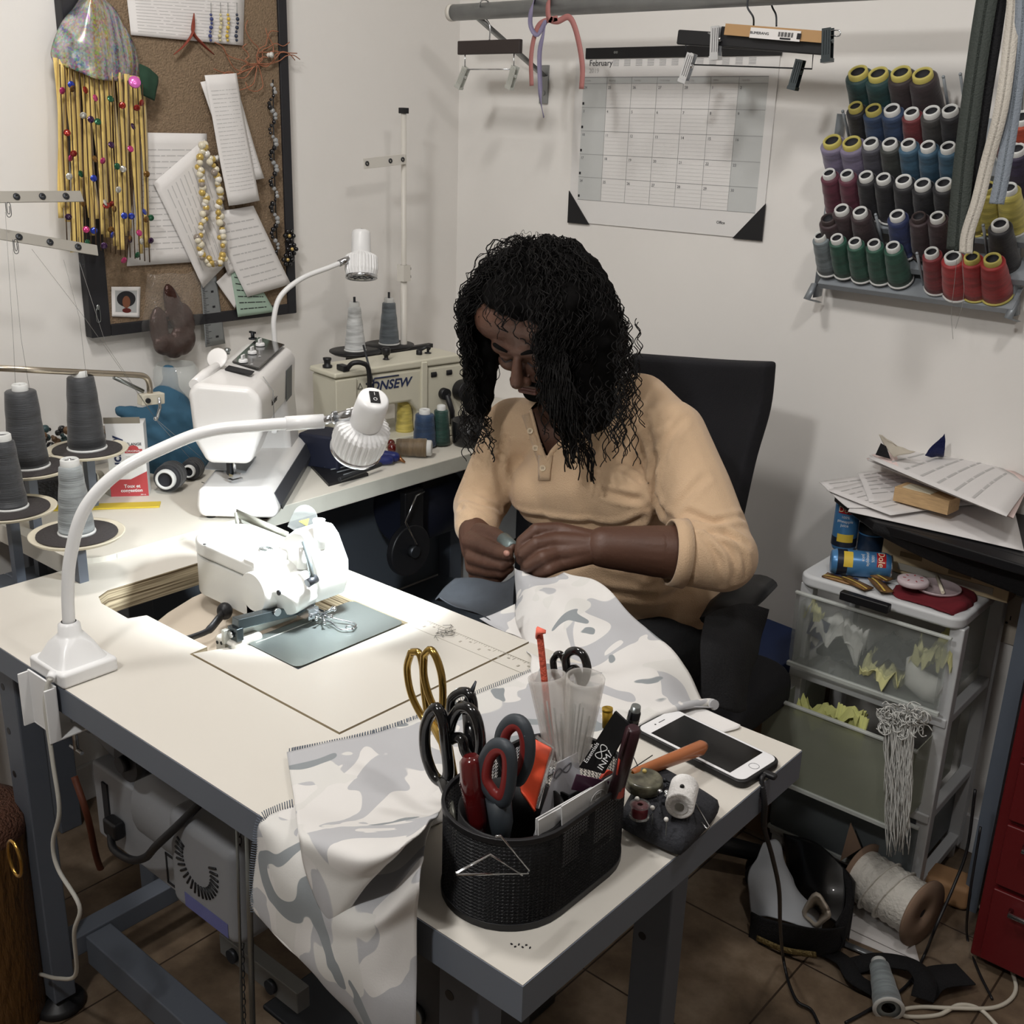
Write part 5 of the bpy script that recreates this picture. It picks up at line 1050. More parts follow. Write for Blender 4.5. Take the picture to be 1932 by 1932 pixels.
# pleated olive sheet sticking up
pp = []
for i in range(30):
    x = -.745 + .065 * i / 29; pp.append([V((x, 1.900 + .003 * math.sin(i * 2.2), .35)), V((x + .002, 1.905 + .003 * math.sin(i * 2.2), .39)), V((x + .004, 1.915 + .003 * math.sin(i * 2.2), .452 - .012 * i / 29))])
tag(obj('pleated_sheet', MB().grid(pp), mat('olive_tissue', (0, 0, 0)), solid=.001), 'pleated olive sheet standing up in the front of the middle drawer', 'paper')
# white yarn tassel hanging out
ta = thing('yarn_tassel', 'ragged bundle of white yarn hanging out of the middle drawer down to the elastic spool', 'yarn', W(1700, 1350, 'y', 1.87))
random.seed(31); ym = MB()
for i in range(150):
    x0 = random.uniform(1668, 1726); ye = random.choice((1500, 1560, 1610)) + random.uniform(-40, 10); sh = random.uniform(-10, 10); yv = 1.872 - random.uniform(0, .02)
    p = [W(x0 + random.uniform(-12, 12), 1345 + random.uniform(-5, 20), 'y', yv + .01)]
    for k in range(1, 7): t_ = k / 6; p.append(W(x0 + (1688 - x0) * .45 * t_ + sh * t_ + 3 * math.sin(k * 2 + i), 1352 + (ye - 1352) * t_, 'y', yv))
    ym.tube(spl(p, 14), .0009, 4)
obj('hanging_yarn', ym, WC, ta); ym = MB()
for i in range(60):
    c = V((random.uniform(1665, 1745), random.uniform(1335, 1385), 0)); p = []
    a = random.uniform(0, 6.28)
    for k in range(6): p.append(W(c.x + 16 * math.cos(a + k * 1.1) * (.4 + k * .12), c.y + 12 * math.sin(a + k * 1.1), 'y', 1.87 - random.uniform(0, .025)))
    ym.tube(spl(p, 20), .0011, 4)
obj('yarn_tangle', ym, WC, ta)
# ---------------------------------------------------------------- things on top of the drawers
def can(M, h=.125, r=.0265, root=None):
    obj('can_body', MB().lathe([(0, 0), (r * .85, 0), (r * .88, .002), (r, .010), (r, h - .012), (r * .86, h - .003)], 32, M), mat('can_blue', (74, 128, 178), .3, .2), root)
    obj('can_dark_band', MB().lathe([(r * 1.004, .010), (r * 1.006, .030)], 32, M), mat('can_navy', (28, 36, 52), .4), root)
    obj('can_end', MB().lathe([(r * .86, h - .003), (r * .88, h), (r * .82, h), (r * .80, h - .004), (0, h - .004)], 32, M), mat('can_aluminium', (200, 202, 205), .25, .9), root)
    s = lambda nm, a0, a1, z0, z1, m, rr=1.008: obj(nm, MB().grid([[M @ V((r * rr * math.cos(a0 + (a1 - a0) * i / 10), r * rr * math.sin(a0 + (a1 - a0) * i / 10), z)) for i in range(11)] for z in (z0, z1)]), m, root)
    s('brand_panel', -.75, .55, .086, .104, mat('brand_red', (170, 30, 34), .4)); s('pineapple_print', -.6, .75, .022, .040, mat('pineapple_yellow', (220, 190, 70), .5))
    def ctx(t_, z, sz, m, rr=1.012):
        ob = text('can_lettering', t_, sz, Matrix.Identity(4), m, root, .0001)
        for v_ in ob.data.vertices: a = -.1 + v_.co.x / r; v_.co = M @ V(((r * rr + v_.co.z) * math.cos(a), (r * rr + v_.co.z) * math.sin(a), z + v_.co.y))
    YL = mat('logo_cream', (244, 236, 200), .5); ctx('Dole', .0945, .018, YL, 1.016); ctx('100%', .078, .008, WHITE); ctx('pineapple', .069, .009, WHITE); ctx('juice', .060, .009, WHITE)
c1 = thing('juice_can', 'upright blue pineapple juice can standing at the back left of the drawer unit', 'can', W(1592, 1040, 'z', .665))
pu = W(1590, 1034, 'z', LT); Mc = frame(pu, CAMPOS - pu, z=(0, 0, 1)); can(Mc, .132, .0265, c1)
c2 = thing('juice_can', 'blue pineapple juice can lying on its side on the drawer unit', 'can', W(1620, 1080, 'z', .665))
p0 = V((-.80, 1.955, .665 + .0272)); p1 = V((-.683, 1.975, .665 + .0272)); p0 = W(1568, 1058, 'z', LT + .028); p1 = W(1672, 1068, 'z', LT + .028); p1 = p0 + (p1 - p0).normalized() * .118
Mc = frame(p0, CAMPOS - p0 + V((0, 0, 1.2)), z=p1 - p0); can(Mc, .118, .0265, c2)
jr = thing('jar', 'small dark blue jar with black lid behind the lying juice can', 'jar', (-.775, 2.04, .665))
Mj = Matrix.Translation(W(1640, 1040, 'z', LT)); obj('jar_body', MB().lathe([(0, 0), (.025, 0), (.027, .004), (.027, .045), (.022, .05)], 28, Mj), mat('jar_blue', (30, 48, 72), .3), jr); obj('jar_lid', MB().lathe([(.0275, .046), (.0285, .048), (.0285, .062), (.026, .066), (0, .066)], 28, Mj), BLACK, jr); obj('blue_ring', MB().lathe([(.0285, .042), (.0285, .045)], 28, Mj), mat('can_blue', (0, 0, 0)), jr)
tag(obj('small_black_jar', MB().lathe([(0, 0), (.022, 0), (.024, .003), (.024, .02), (.021, .026), (.021, .04), (0, .041)], 24, Matrix.Translation(W(1705, 1075, 'z', LT))), BLACK), 'small black pot right of the lying juice can', 'pot')
random.seed(8)
for i, (x, y, a, lb) in enumerate(((W(1585, 1095, 'z', LT).x, W(1585, 1095, 'z', LT).y, .5, 'leftmost printed snack packet on the front edge of the drawer unit'), (W(1615, 1105, 'z', LT).x, W(1615, 1105, 'z', LT).y, .1, 'middle snack packet, lying across the leftmost one'), (W(1660, 1112, 'z', LT).x, W(1660, 1112, 'z', LT).y, -.3, 'snack packet with yellow stripes closest to the red cloth'), (W(1650, 1095, 'z', LT).x, W(1650, 1095, 'z', LT).y, .15, 'snack packet tucked under the lying juice can'))):
    R = Matrix.Rotation(a - .5, 3, 'Z'); P = [[V((x, y, .6675 + .0035 * i)) + R @ V((u * .034, v_ * .013, .003 * math.cos(u * 2) * math.cos(v_ * 2))) for u in [k / 8 - 1 for k in range(17)]] for v_ in (-1, -.5, 0, .5, 1)]
    o = tag(obj('snack_packet', MB().grid(P), mat('packet_brown', (120, 88, 52), .35, .3, var=.5, vscale=60), solid=.003), lb, 'packet')
    obj('packet_stripe', MB().grid([[p + V((0, 0, .0022)) for p in P[1]], [p + V((0, 0, .0022)) + R @ V((0, .004, 0)) for p in P[1]]]), mat('packet_yellow', (216, 186, 90), .4), o); obj('packet_mark', MB().grid([[p + V((0, 0, .0024)) for p in P[3][4:8]], [p + V((0, 0, .0024)) + R @ V((0, .006, 0)) for p in P[3][4:8]]]), mat('navy_card', (0, 0, 0)), o)
tag(obj('black_wallet', MB().box(W(1632, 1135, 'z', LT - .005), (.10, .018, .018), Matrix.Rotation(-.02, 3, 'Z')), BLACK, bevel=.003), 'flat black case on the front edge of the drawer unit lid', 'case')
Wz = lambda a_, b_, z_=.003: W(a_, b_, 'z', LT + z_)
rc = patch([[Wz(1690, 1105), Wz(1740, 1092, .005), Wz(1790, 1085, .006), Wz(1822, 1090, .004)], [Wz(1685, 1122), Wz(1740, 1125, .007), Wz(1800, 1115, .012), Wz(1838, 1118, .006)], [Wz(1730, 1138), Wz(1780, 1148, .006), Wz(1820, 1140, .012), W(1842, 1140, 'z', .66)], [Wz(1775, 1147), Wz(1795, 1160, .002), W(1815, 1168, 'z', .645), W(1840, 1165, 'z', .63)]], 26, 26, .004, 40, 2)
tag(obj('red_cloth', rc, mat('wine_cloth', (104, 24, 34), .9), solid=.002), 'wine red cloth draped over the right corner of the drawer unit', 'cloth')
pd = thing('plastic_tub', 'round clear pink plastic tub on the wine red cloth', 'tub', W(1765, 1100, 'z', LT + .012))
cp_0 = W(1768, 1112, 'z', LT + .012); obj('dish', MB().lathe([(0, 0), (.038, 0), (.044, .003), (.045, .007), (.043, .007), (.040, .004), (0, .003)], 40, Matrix.Translation(cp_0)), mat('clear_pink', (224, 206, 210), .15, alpha=.6), pd)
cq_ = W(1722, 1102, 'z', LT + .022); obj('lid', MB().lathe([(0, 0), (.028, 0), (.030, .002), (.030, .010), (.026, .012), (0, .012)], 40, Matrix.Translation(cq_)), mat('frosted_pink', (214, 198, 202), .3, alpha=.9), pd)
rm = MB()
for k in range(7): a = k * .9; rm.box(cq_ + V((.017 * math.cos(a), .017 * math.sin(a), .0125)), (.006, .002, .0004), Matrix.Rotation(a, 3, 'Z'))
obj('red_print', rm, mat('print_red', (170, 50, 60), .5), pd)
tag(obj('cotton_stick', MB().tube([W(1768, 1088, 'z', LT + .022), W(1779, 1118, 'z', LT + .02)], .0035, 10), mat('cream_plastic', (0, 0, 0))), 'short cream stick leaning in the round plastic tub', 'stick')
# ---------------------------------------------------------------- side table with the paper pile
tb = thing('side_table', 'black covered side table loaded with papers behind the drawer unit', 'table', (-.5, 2.1, 0))
TZ = .800
obj('top', MB().prism([(W(1650, 985, 'z', TZ).x, W(1650, 985, 'z', TZ).y), (.05, 1.93), (.05, 2.29), (-.92, 2.29), (-.90, 2.14)], TZ - .02, TZ), BLACK, tb, bevel=.004)
cvp = [[W(1650, 985, 'z', TZ), W(1760, 1010, 'z', TZ), W(1932, 1050, 'z', TZ), V((.05, 1.93, TZ))]]
cvp.append([p + V((0, -.004, -.014 - .03 * i / 3)) for i, p in enumerate(cvp[0])]); cvp.append([p + V((0, .006, -.022 - .075 * (i / 3) ** .8)) for i, p in enumerate(cvp[0])])
cv = patch(cvp, 16, 40, .004, 14)
obj('cover_cloth', cv, BLACKCLOTH, tb, solid=.003)
for x, y in ((-.47, 2.10), (.0, 1.97), (-.47, 2.26)): obj('leg', MB().b2((x - .015, y - .015, 0), (x + .015, y + .015, TZ - .02)), mat('blue_grey_metal', (110, 120, 134), .4, .4), tb)
bxx = thing('flat_carton', 'flat brown cardboard tray standing under the paper pile behind the cans', 'carton', (-.6, 2.02, .75))
Rb = Matrix.Rotation(-.02, 3, 'Z'); obj('tray', MB().box((-.650, 2.155, .700), (.26, .05, .068), Rb), mat('carton_tan', (186, 168, 136), .85, var=.06, vscale=10), bxx, bevel=.002)
obj('window_slot', MB().b2((-.74, 2.1275, .705), (-.695, 2.1285, .715)).b2((-.64, 2.1275, .695), (-.595, 2.1285, .705)), mat('carton_dark', (120, 104, 78), .9), bxx); obj('grey_panel', MB().b2((-.74, 2.1265, .676), (-.55, 2.1282, .690)), mat('carton_grey', (160, 156, 146), .8), bxx)
# papers: individual sheets
PK = mat('pink_sheet', (228, 206, 202), .8); PW2 = mat('white_sheet', (222, 219, 218), .8)
def sheet(pts, z, m, label, lines=0, sag=.004, seed=0, group='loose papers on the side table', cat='paper'):
    q = [W(a, b, 'z', z) for a, b in pts]; a, b, c, d = q
    def P(u, w_, h=0): p = (a * (1 - u) + b * u) * (1 - w_) + (d * (1 - u) + c * u) * w_; return p + V((0, 0, sag * math.sin(u * 3 + seed) * math.sin(w_ * 3 + seed) + h))
    o = tag(obj('paper_sheet', MB().grid([[P(j / 10, i / 10) for j in range(11)] for i in range(11)]), m, solid=.0012), label, cat, group)
    if lines:
        mb = MB(); random.seed(seed)
        for i in range(lines):
            w0 = .12 + .76 * i / lines; u0 = .08
            while u0 < .85: l = random.uniform(.06, .25); mb.add([P(u0, w0, .0012), P(min(u0 + l, .92), w0, .0012), P(min(u0 + l, .92), w0 + .02, .0012), P(u0, w0 + .02, .0012)], [(0, 1, 2, 3)]); u0 += l + .03
        obj('printed_text', mb, INKG, o)
    return o
sheet([(1640, 880), (1900, 905), (1932, 1040), (1600, 965)], TZ + .003, PW2, 'broad white sheet at the bottom of the pile covering the table corner')
sheet([(1545, 912), (1680, 885), (1800, 960), (1600, 955)], TZ + .009, PW2, 'white sheet jutting out furthest left from the pile', 5, seed=2)
sheet([(1560, 925), (1700, 890), (1850, 950), (1680, 972)], TZ + .013, PW2, 'second white sheet from the left, slightly turned', 6, seed=3)
sheet([(1618, 895), (1720, 880), (1780, 935), (1640, 945)], TZ + .018, PW2, 'newspaper clipping with large dark numerals at the left of the pile', 6, seed=4)
tag(obj('notebook', MB().box(W(1678, 968, 'z', TZ - .001) + V((0, .03, -.004)), (.125, .09, .012), Matrix.Rotation(-.17, 3, 'Z')), mat('brown_leather', (84, 52, 38), .5), bevel=.003), 'brown leather notebook at the table corner below the papers', 'notebook')
nb_ = bpy.data.objects['notebook']; obj('page_block', MB().box(W(1665, 968, 'z', TZ - .001) + V((0, .026, -.004)), (.090, .090, .0075), Matrix.Rotation(-.17, 3, 'Z')), mat('page_cream', (220, 212, 190), .8), nb_)
wb = thing('wooden_block', 'light wooden box with paper label under the pink sheets of the pile', 'box', W(1745, 945, 'z', TZ + .02))
cwb = W(1748, 940, 'z', TZ + .035); Rw = Matrix.Rotation(-.1, 3, 'Z'); obj('block', MB().box(cwb, (.115, .05, .030), Rw), mat('light_wood', (190, 158, 116), .6, var=.15, vscale=30, stretch=(1, 10, 10)), wb, bevel=.001)
obj('paper_label', MB().box(cwb + Rw @ V((-.015, .0, .0155)), (.06, .035, .001), Rw), mat('label_cream', (206, 200, 180), .8), wb)
for i in range(7):
    z = TZ + .058 + i * .0035; dx = (i * 37 % 11) - 5; dy = (i * 23 % 7) - 3
    sheet([(1640 + dx, 858 + dy + 10 - i), (1790 + dx, 830 + dy), (1945, 912 + dy), (1905 + dx * 2, 972 + dy)], z, PK if i in (0, 2, 5) else PW2, ('pink sheet in the upper stack, layer %s' if i in (0, 2, 5) else 'white sheet in the upper stack, layer %s') % ('lowest', 'second from below', 'third from below', 'in the middle', 'third from the top', 'second from the top', 'topmost')[i], 6 if i == 6 else 0, .006, i)
bs = MB(); 
fbp = patch([[W(1745, 858, 'z', .89), W(1765, 862, 'z', .885), W(1780, 862, 'z', .885)], [W(1755, 845, 'y', 2.25), W(1768, 850, 'y', 2.25), W(1782, 850, 'y', 2.25)], [W(1776, 826, 'y', 2.25), W(1780, 822, 'y', 2.25), W(1783, 818, 'y', 2.25)]], 14, 14, .004, 60)
tag(obj('blue_sequin_scrap', fbp, mat('navy_glitter', (36, 44, 96), .4, .5, bump=1, bscale=500), solid=.002), 'pointed scrap of glittery navy blue fabric standing on top of the papers', 'fabric')
tag(obj('fabric_scrap', patch([[W(1658, 820, 'y', 2.2), W(1664, 822, 'y', 2.2), W(1672, 832, 'y', 2.2)], [W(1670, 842, 'y', 2.2), W(1685, 838, 'y', 2.2), W(1700, 842, 'y', 2.2)], [W(1685, 862, 'y', 2.18), W(1700, 858, 'y', 2.18), W(1728, 854, 'y', 2.18)]], 16, 16, .004, 50), mat('greige_scrap', (190, 182, 168), .8), solid=.0015), 'pale greige fabric scrap curling up at the back left of the paper pile', 'fabric')
tag(obj('black_scrap', patch([[W(1662, 836, 'y', 2.19), W(1672, 842, 'y', 2.19)], [W(1652, 858, 'y', 2.18), W(1680, 866, 'y', 2.18)]], 8, 8), BLACKCLOTH, solid=.002), 'small black scrap beside the greige one on the paper pile', 'fabric')
# wall socket
ws = thing('wall_socket', 'beige double power socket low on the back wall behind the red cabinet', 'socket', W(1915, 1170, 'y', YW))
c = W(1918, 1172, 'y', YW - .003); obj('cover_plate', MB().box(c, (.075, .005, .11)), mat('socket_beige', (190, 180, 166), .5), ws, bevel=.002)
sl = MB()
for dx in (-.018, .018): sl.box(c + V((dx - .006, -.003, .004)), (.002, .002, .009)).box(c + V((dx + .006, -.003, .004)), (.002, .002, .009)).cyl(c + V((dx, -.002, -.008)), c + V((dx, -.0045, -.008)), .0025)
obj('socket_slot', sl, INK, ws)
# red cabinet
rd = thing('red_cabinet', 'dark red metal drawer cabinet at the right edge of the picture', 'cabinet', (-.2, 2.0, 0))
REDM = mat('red_enamel', (94, 18, 22), .45); rx0 = -.418
obj('carcass', MB().b2((rx0, 1.93, .02), (.10, 2.27, .765)), REDM, rd, bevel=.004)
for i, (z0, z1) in enumerate(((.03, .19), (.20, .33), (.34, .46), (.47, .59), (.60, .75))):
    o = obj('drawer', MB().b2((rx0 + .02, 1.918, z0), (.08, 1.93, z1)), REDM, rd, bevel=.003); obj('handle', MB().tube([(-.36, 1.918, z1 - .03), (-.36, 1.90, z1 - .03), (-.20, 1.90, z1 - .03), (-.20, 1.918, z1 - .03)], .005, 8), CHROME, o)
obj('side_panel_line', MB().b2((rx0 - .001, 1.96, .2), (rx0, 1.963, .7)), mat('red_dark', (70, 12, 16), .5), rd)
# ================================================================ FLOOR CLUTTER
es = thing('elastic_spool', 'big cardboard spool wound with white elastic, lying on the floor by the drawers', 'spool', (-.6, 1.98, .07))
pA = W(1628, 1652, 'z', .074); pB = W(1738, 1722, 'z', .074); ax_ = (pB - pA).normalized(); Ms = frame(pA, None, z=ax_, y=(0, 0, 1)); Ls = (pB - pA).length
CB = mat('spool_cardboard', (134, 110, 92), .85)
obj('elastic', MB().lathe([(.055, .0)] + [(.055 + .0015 * math.sin(i * 1.9), Ls * i / 24) for i in range(25)], 40, Ms), mat('cream_elastic', (206, 202, 194), .8, bump=.5, bscale=120), es)
obj('end_disc', MB().lathe([(.012, -.004), (.070, -.004), (.070, 0), (.012, 0)], 48, Ms), CB, es); obj('end_disc', MB().lathe([(.011, Ls), (.070, Ls), (.070, Ls + .005), (.011, Ls + .005), (.010, Ls - .01)], 48, Ms), CB, es); obj('core_hole', MB().lathe([(0, Ls + .001), (.011, Ls + .001)], 24, Ms), DARKHOLE, es)
for s in (.3, .55): 
    Mq = Ms @ Matrix.Translation((0, 0, Ls * s)) @ Matrix.Rotation(.3, 4, 'X'); obj('elastic_band', MB().tube([Mq @ V((.058 * math.cos(a), .058 * math.sin(a), 0)) for a in [k * PI / 18 for k in range(36)]], .0055, 6, closed=True, flat=(.2, 1)), mat('cream_elastic', (0, 0, 0)), es)
tag(obj('wood_offcut', MB().box(W(1782, 1668, 'z', .03), (.11, .07, .055), Matrix.Rotation(.15, 3, 'Z')), mat('raw_wood', (160, 122, 86), .7, var=.1, vscale=20), bevel=.012), 'rounded block of raw wood on the floor right of the elastic spool', 'block')
tag(obj('card_triangle', MB().add([W(1605, 1552, 'y', 1.95), W(1585, 1625, 'y', 1.95), W(1625, 1600, 'y', 1.95)], [(0, 1, 2)]), CB, solid=.002), 'brown card triangle standing between the tote bag and the spool', 'card')
for i, (pts, z, lb) in enumerate((([(1600, 1650), (1700, 1690), (1735, 1815), (1588, 1745)], .004, 'white paper sheet with pencil sketch on the floor under the elastic spool'), ([(1592, 1660), (1690, 1700), (1725, 1822), (1580, 1760)], .001, 'lower white sheet sticking out in front of the sketched one on the floor'))):
    o = sheet(pts, z, PW2, lb, 0, .0005, i, None)
tag(obj('foil_strip', MB().tube([W(1588, 1778, 'z', .006), W(1660, 1808, 'z', .006)], .008, 8, flat=(.5, 1)), mat('grey_foil', (130, 134, 138), .3, .6)), 'rolled grey plastic strip along the front of the floor papers', 'strip')
# tote bag
tt = thing('tote_bag', 'open black tote bag slumped on the floor beside the drawer unit', 'bag', W(1510, 1700, 'z', 0))
B = lambda x, y, yv: W(x, y, 'y', yv)
rows = [[B(1412, 1770, 1.70), B(1440, 1792, 1.70), B(1500, 1800, 1.72), B(1560, 1800, 1.74), B(1592, 1785, 1.78)],
        [B(1418, 1720, 1.72), B(1450, 1735, 1.70), B(1510, 1748, 1.70), B(1570, 1752, 1.73), B(1598, 1745, 1.80)]]
obj('front_panel', patch(rows, 14, 24, .004, 20), BLACKCLOTH, tt, solid=.002)
rows = [[B(1478, 1572, 1.92), B(1540, 1590, 1.90), B(1590, 1635, 1.88), B(1612, 1665, 1.88)], [B(1482, 1640, 1.88), B(1540, 1660, 1.84), B(1590, 1690, 1.84), B(1608, 1720, 1.84)], [B(1490, 1700, 1.84), B(1540, 1720, 1.80), B(1585, 1750, 1.80), B(1600, 1775, 1.80)]]
obj('back_panel', patch(rows, 20, 24, .006, 16), mat('black_vinyl', (18, 18, 20), .35, coat=.3), tt, solid=.002)
rows = [[B(1590, 1635, 1.88), B(1606, 1662, 1.86), B(1612, 1700, 1.84)], [B(1596, 1700, 1.82), B(1600, 1730, 1.80), B(1600, 1760, 1.80)], [B(1575, 1745, 1.76), B(1590, 1775, 1.77), B(1585, 1795, 1.76)]]
obj('side_panel', patch(rows, 14, 14, .003, 20), BLACKCLOTH, tt, solid=.002)
obj('edge_piping', MB().tube(spl([B(1498, 1578, 1.915), B(1500, 1600, 1.90), B(1494, 1640, 1.88), B(1490, 1660, 1.87)], 20), .002, 6), mat('piping_grey', (170, 172, 174), .4), tt)
obj('gold_trim', MB().tube(spl([B(1428, 1770, 1.695), B(1480, 1792, 1.695), B(1540, 1802, 1.71)], 20), .007, 6, flat=(1, .4)), mat('tarnished_gold', (120, 104, 66), .5, .5, bump=1, bscale=120), tt)
cl_ = patch([[B(1440, 1590, 1.84), B(1465, 1585, 1.86), B(1482, 1610, 1.85), B(1486, 1650, 1.84)], [B(1418, 1640, 1.78), B(1450, 1640, 1.78), B(1490, 1655, 1.79), B(1510, 1680, 1.80)], [B(1414, 1690, 1.75), B(1450, 1690, 1.74), B(1500, 1710, 1.74), B(1545, 1735, 1.76)], [B(1416, 1730, 1.73), B(1450, 1728, 1.71), B(1505, 1745, 1.71), B(1550, 1762, 1.73)]], 40, 40, .014, 16, 5)
tag(obj('grey_fabric', cl_, mat('pale_grey_fabric', (176, 180, 186), .85), solid=.0015), 'pale grey fabric spilling out of the black tote bag', 'fabric')
ring = MB(); random.seed(14)
P = []
for i in range(24):
    a = 2 * PI * i / 24; P.append([B(1540 + (26 + 4 * math.sin(a * 3)) * math.cos(a) * s_, 1718 + (30 + 5 * math.cos(a * 4)) * math.sin(a) * s_, 1.735 + d_) for s_, d_ in ((1, 0), (.8, -.012), (.55, .02), (.2, .05))])
tag(obj('fabric_scrap', ring.grid(P + [P[0]]), mat('cream_lining', (190, 180, 166), .85), solid=.0015), 'crumpled cream lining scrap in the mouth of the tote bag', 'fabric')
# straps and loose band on the floor
def flat_strap(name, pts, wd, m, label, z=.006, cat='strap'):
    sp = spl([W(a, b, 'z', z + (c_ if len(q_) > 2 else 0)) if True else 0 for q_ in pts for a, b, c_ in [(q_ + (0,))[:3]]], 50); P = []
    for i, c in enumerate(sp):
        t_ = (sp[min(i + 1, 49)] - sp[max(0, i - 1)]).normalized(); s = t_.cross(V((0, 0, 1))).normalized(); P.append([c - s * wd, c + s * wd])
    return tag(obj(name, MB().grid(P), m, solid=.003), label, cat)
flat_strap('black_strap', [(1470, 1790), (1540, 1790), (1590, 1812, .01), (1612, 1845, .012), (1650, 1870)], .017, BLACKCLOTH, 'black fabric strap trailing from the tote bag across the tiles')
flat_strap('black_strap', [(1600, 1825), (1660, 1812, .008), (1720, 1822, .02), (1745, 1850, .03), (1740, 1885, .01)], .020, BLACKCLOTH, 'wide black fabric band bunched right of the grey thread cone')
flat_strap('black_strap', [(1740, 1870), (1765, 1845, .02), (1822, 1838, .012)], .028, BLACKCLOTH, 'black band end with rounded tip pointing right on the floor')
p0 = W(1662, 1835, 'z', .028); p1 = W(1677, 1905, 'z', .020)
make_cone('pale grey thread cone lying on the floor among the black straps', (146, 156, 160), 'floor_grey', .115, .027, .018, .014, loc=p1, R=frame((0, 0, 0), None, z=(p0 - p1), y=(0, 0, 1)).to_3x3())
co_ = [W(a, b, 'z', z) for a, b, z in ((1818, 1688, .03), (1850, 1712, .01), (1882, 1762, .004), (1905, 1820, .004), (1916, 1870, .004), (1880, 1900, .004), (1800, 1902, .01), (1740, 1900, .004), (1702, 1906, .004), (1712, 1918, .004), (1770, 1915, .004), (1810, 1896, .010), (1850, 1905, .004), (1890, 1945, .004))]
tag(obj('power_cord', MB().tube(spl(co_, 120), .0038, 10), mat('cord_white', (200, 194, 180), .6)), 'white power cord looping across the tiles at the lower right', 'cord')
ca = [W(1443, 1462, 'z', T + .006), W(1437, 1472, 'z', T + .004), V((-.482, 1.062, .755)), W(1442, 1560, 'y', 1.08), W(1458, 1620, 'y', 1.12), W(1470, 1680, 'y', 1.20), W(1472, 1745, 'y', 1.38), W(1476, 1795, 'z', .06), W(1482, 1830, 'z', .012), W(1490, 1860, 'z', .008), W(1505, 1890, 'z', .008), W(1530, 1905, 'z', .006), W(1545, 1934, 'z', .006)]
chc = thing('charging_cable', 'black phone charging cable hanging off the table corner to the floor', 'cable', ca[0])
obj('cable', MB().tube(spl(ca, 120), .0030, 8), BLACK, chc)
cs2 = spl(ca, 240)[26:60]; obj('strain_relief', MB().tube(cs2, [.0042 if i % 2 else .0034 for i in range(len(cs2))], 8), BLACK, chc)
pc = W(1449, 1461, 'z', T + .006); obj('plug', MB().box(pc, (.022, .010, .007), Matrix.Rotation(.05, 3, 'Z')), BLACK, chc, bevel=.003)
tag(obj('black_cable', MB().tube(spl([W(1840, 1490, 'y', 1.95), W(1825, 1600, 'y', 1.95), W(1800, 1670, 'y', 1.92), W(1765, 1750, 'y', 1.85), W(1745, 1800, 'z', .01), W(1710, 1860, 'z', .006), W(1640, 1905, 'z', .004), W(1595, 1930, 'z', .004)], 80), .0030, 8), BLACK), 'thin black cable running down past the spool to the bottom edge', 'cable')
tag(obj('black_cable', MB().tube(spl([W(1850, 1560, 'y', 1.95), W(1828, 1700, 'y', 1.93), W(1825, 1770, 'z', .004), W(1845, 1830, 'z', .004), W(1872, 1885, 'z', .004)], 50), .0026, 8), BLACK), 'thin black cable beside the red cabinet ending on the tiles', 'cable')
# crates and papers behind the chair
cr_ = thing('storage_crate', 'dim brown wooden crate on the floor between chair and drawers', 'crate', (-.95, 2.15, 0))
obj('crate_body', MB().b2((-1.09, 2.02, 0), (-.905, 2.28, .30)), mat('crate_wood', (120, 96, 72), .8, var=.1, vscale=10), cr_, bevel=.003); obj('crate_rim', MB().b2((-1.095, 2.015, .30), (-.90, 2.285, .318)), mat('crate_rim', (136, 120, 84), .8), cr_)
for i in range(6): tag(obj('folded_paper', MB().box((-1.0 + .006 * (i % 3), 2.14, .325 + i * .008), (.19, .24, .005), Matrix.Rotation(.08 * (i - 2), 3, 'Z')), mat('dim_paper', (170, 172, 176), .8)), 'folded grey paper in the pile on the wooden crate, %s' % ('lowest', 'second from below', 'third from below', 'third from the top', 'second from the top', 'topmost')[i], 'paper', 'papers on the crate')
tag(obj('blue_folder', MB().box((-1.01, 2.15, .395), (.17, .22, .03), Matrix.Rotation(-.12, 3, 'Z')), mat('dark_blue_folder', (30, 50, 96), .6), bevel=.004), 'dark blue folder on top of the paper pile behind the chair', 'folder')
# basket at the lower left
bk = thing('woven_bin', 'brown woven bin with gold ring handle at the lower left corner', 'bin', (-1.68, .62, 0))
Mb = Matrix.Translation((-1.665, .615, 0)); obj('body', MB().lathe([(0, 0), (.085, 0), (.088, .01), (.092, .36), (.094, .39)], 36, Mb), mat('bronze_weave', (112, 80, 44), .4, .4, bump=.8, bscale=90, stretch=(1, 1, .25)), bk); obj('woven_lid', MB().lathe([(.094, .38), (.096, .39), (.094, .41), (.07, .425), (0, .43)], 36, Mb), mat('copper_weave', (104, 66, 48), .6, bump=1.2, bscale=200), bk)
hc = W(28, 1620, 'y', .55); obj('ring_handle', MB().tube([hc + V((.018 * math.cos(a), 0, .028 * math.sin(a))) for a in [k * PI / 12 for k in range(24)]], .0025, 8, closed=True), mat('gold_metal', (190, 150, 80), .25, 1), bk)
tag(obj('orange_hose', MB().tube(spl([W(140, 1465, 'y', .9), W(165, 1540, 'y', .9), W(190, 1640, 'y', .95), W(240, 1710, 'y', 1.0)], 30), .007, 8), mat('rust_hose', (104, 56, 38), .6)), 'rust coloured hose hanging behind the motor under the table', 'hose')
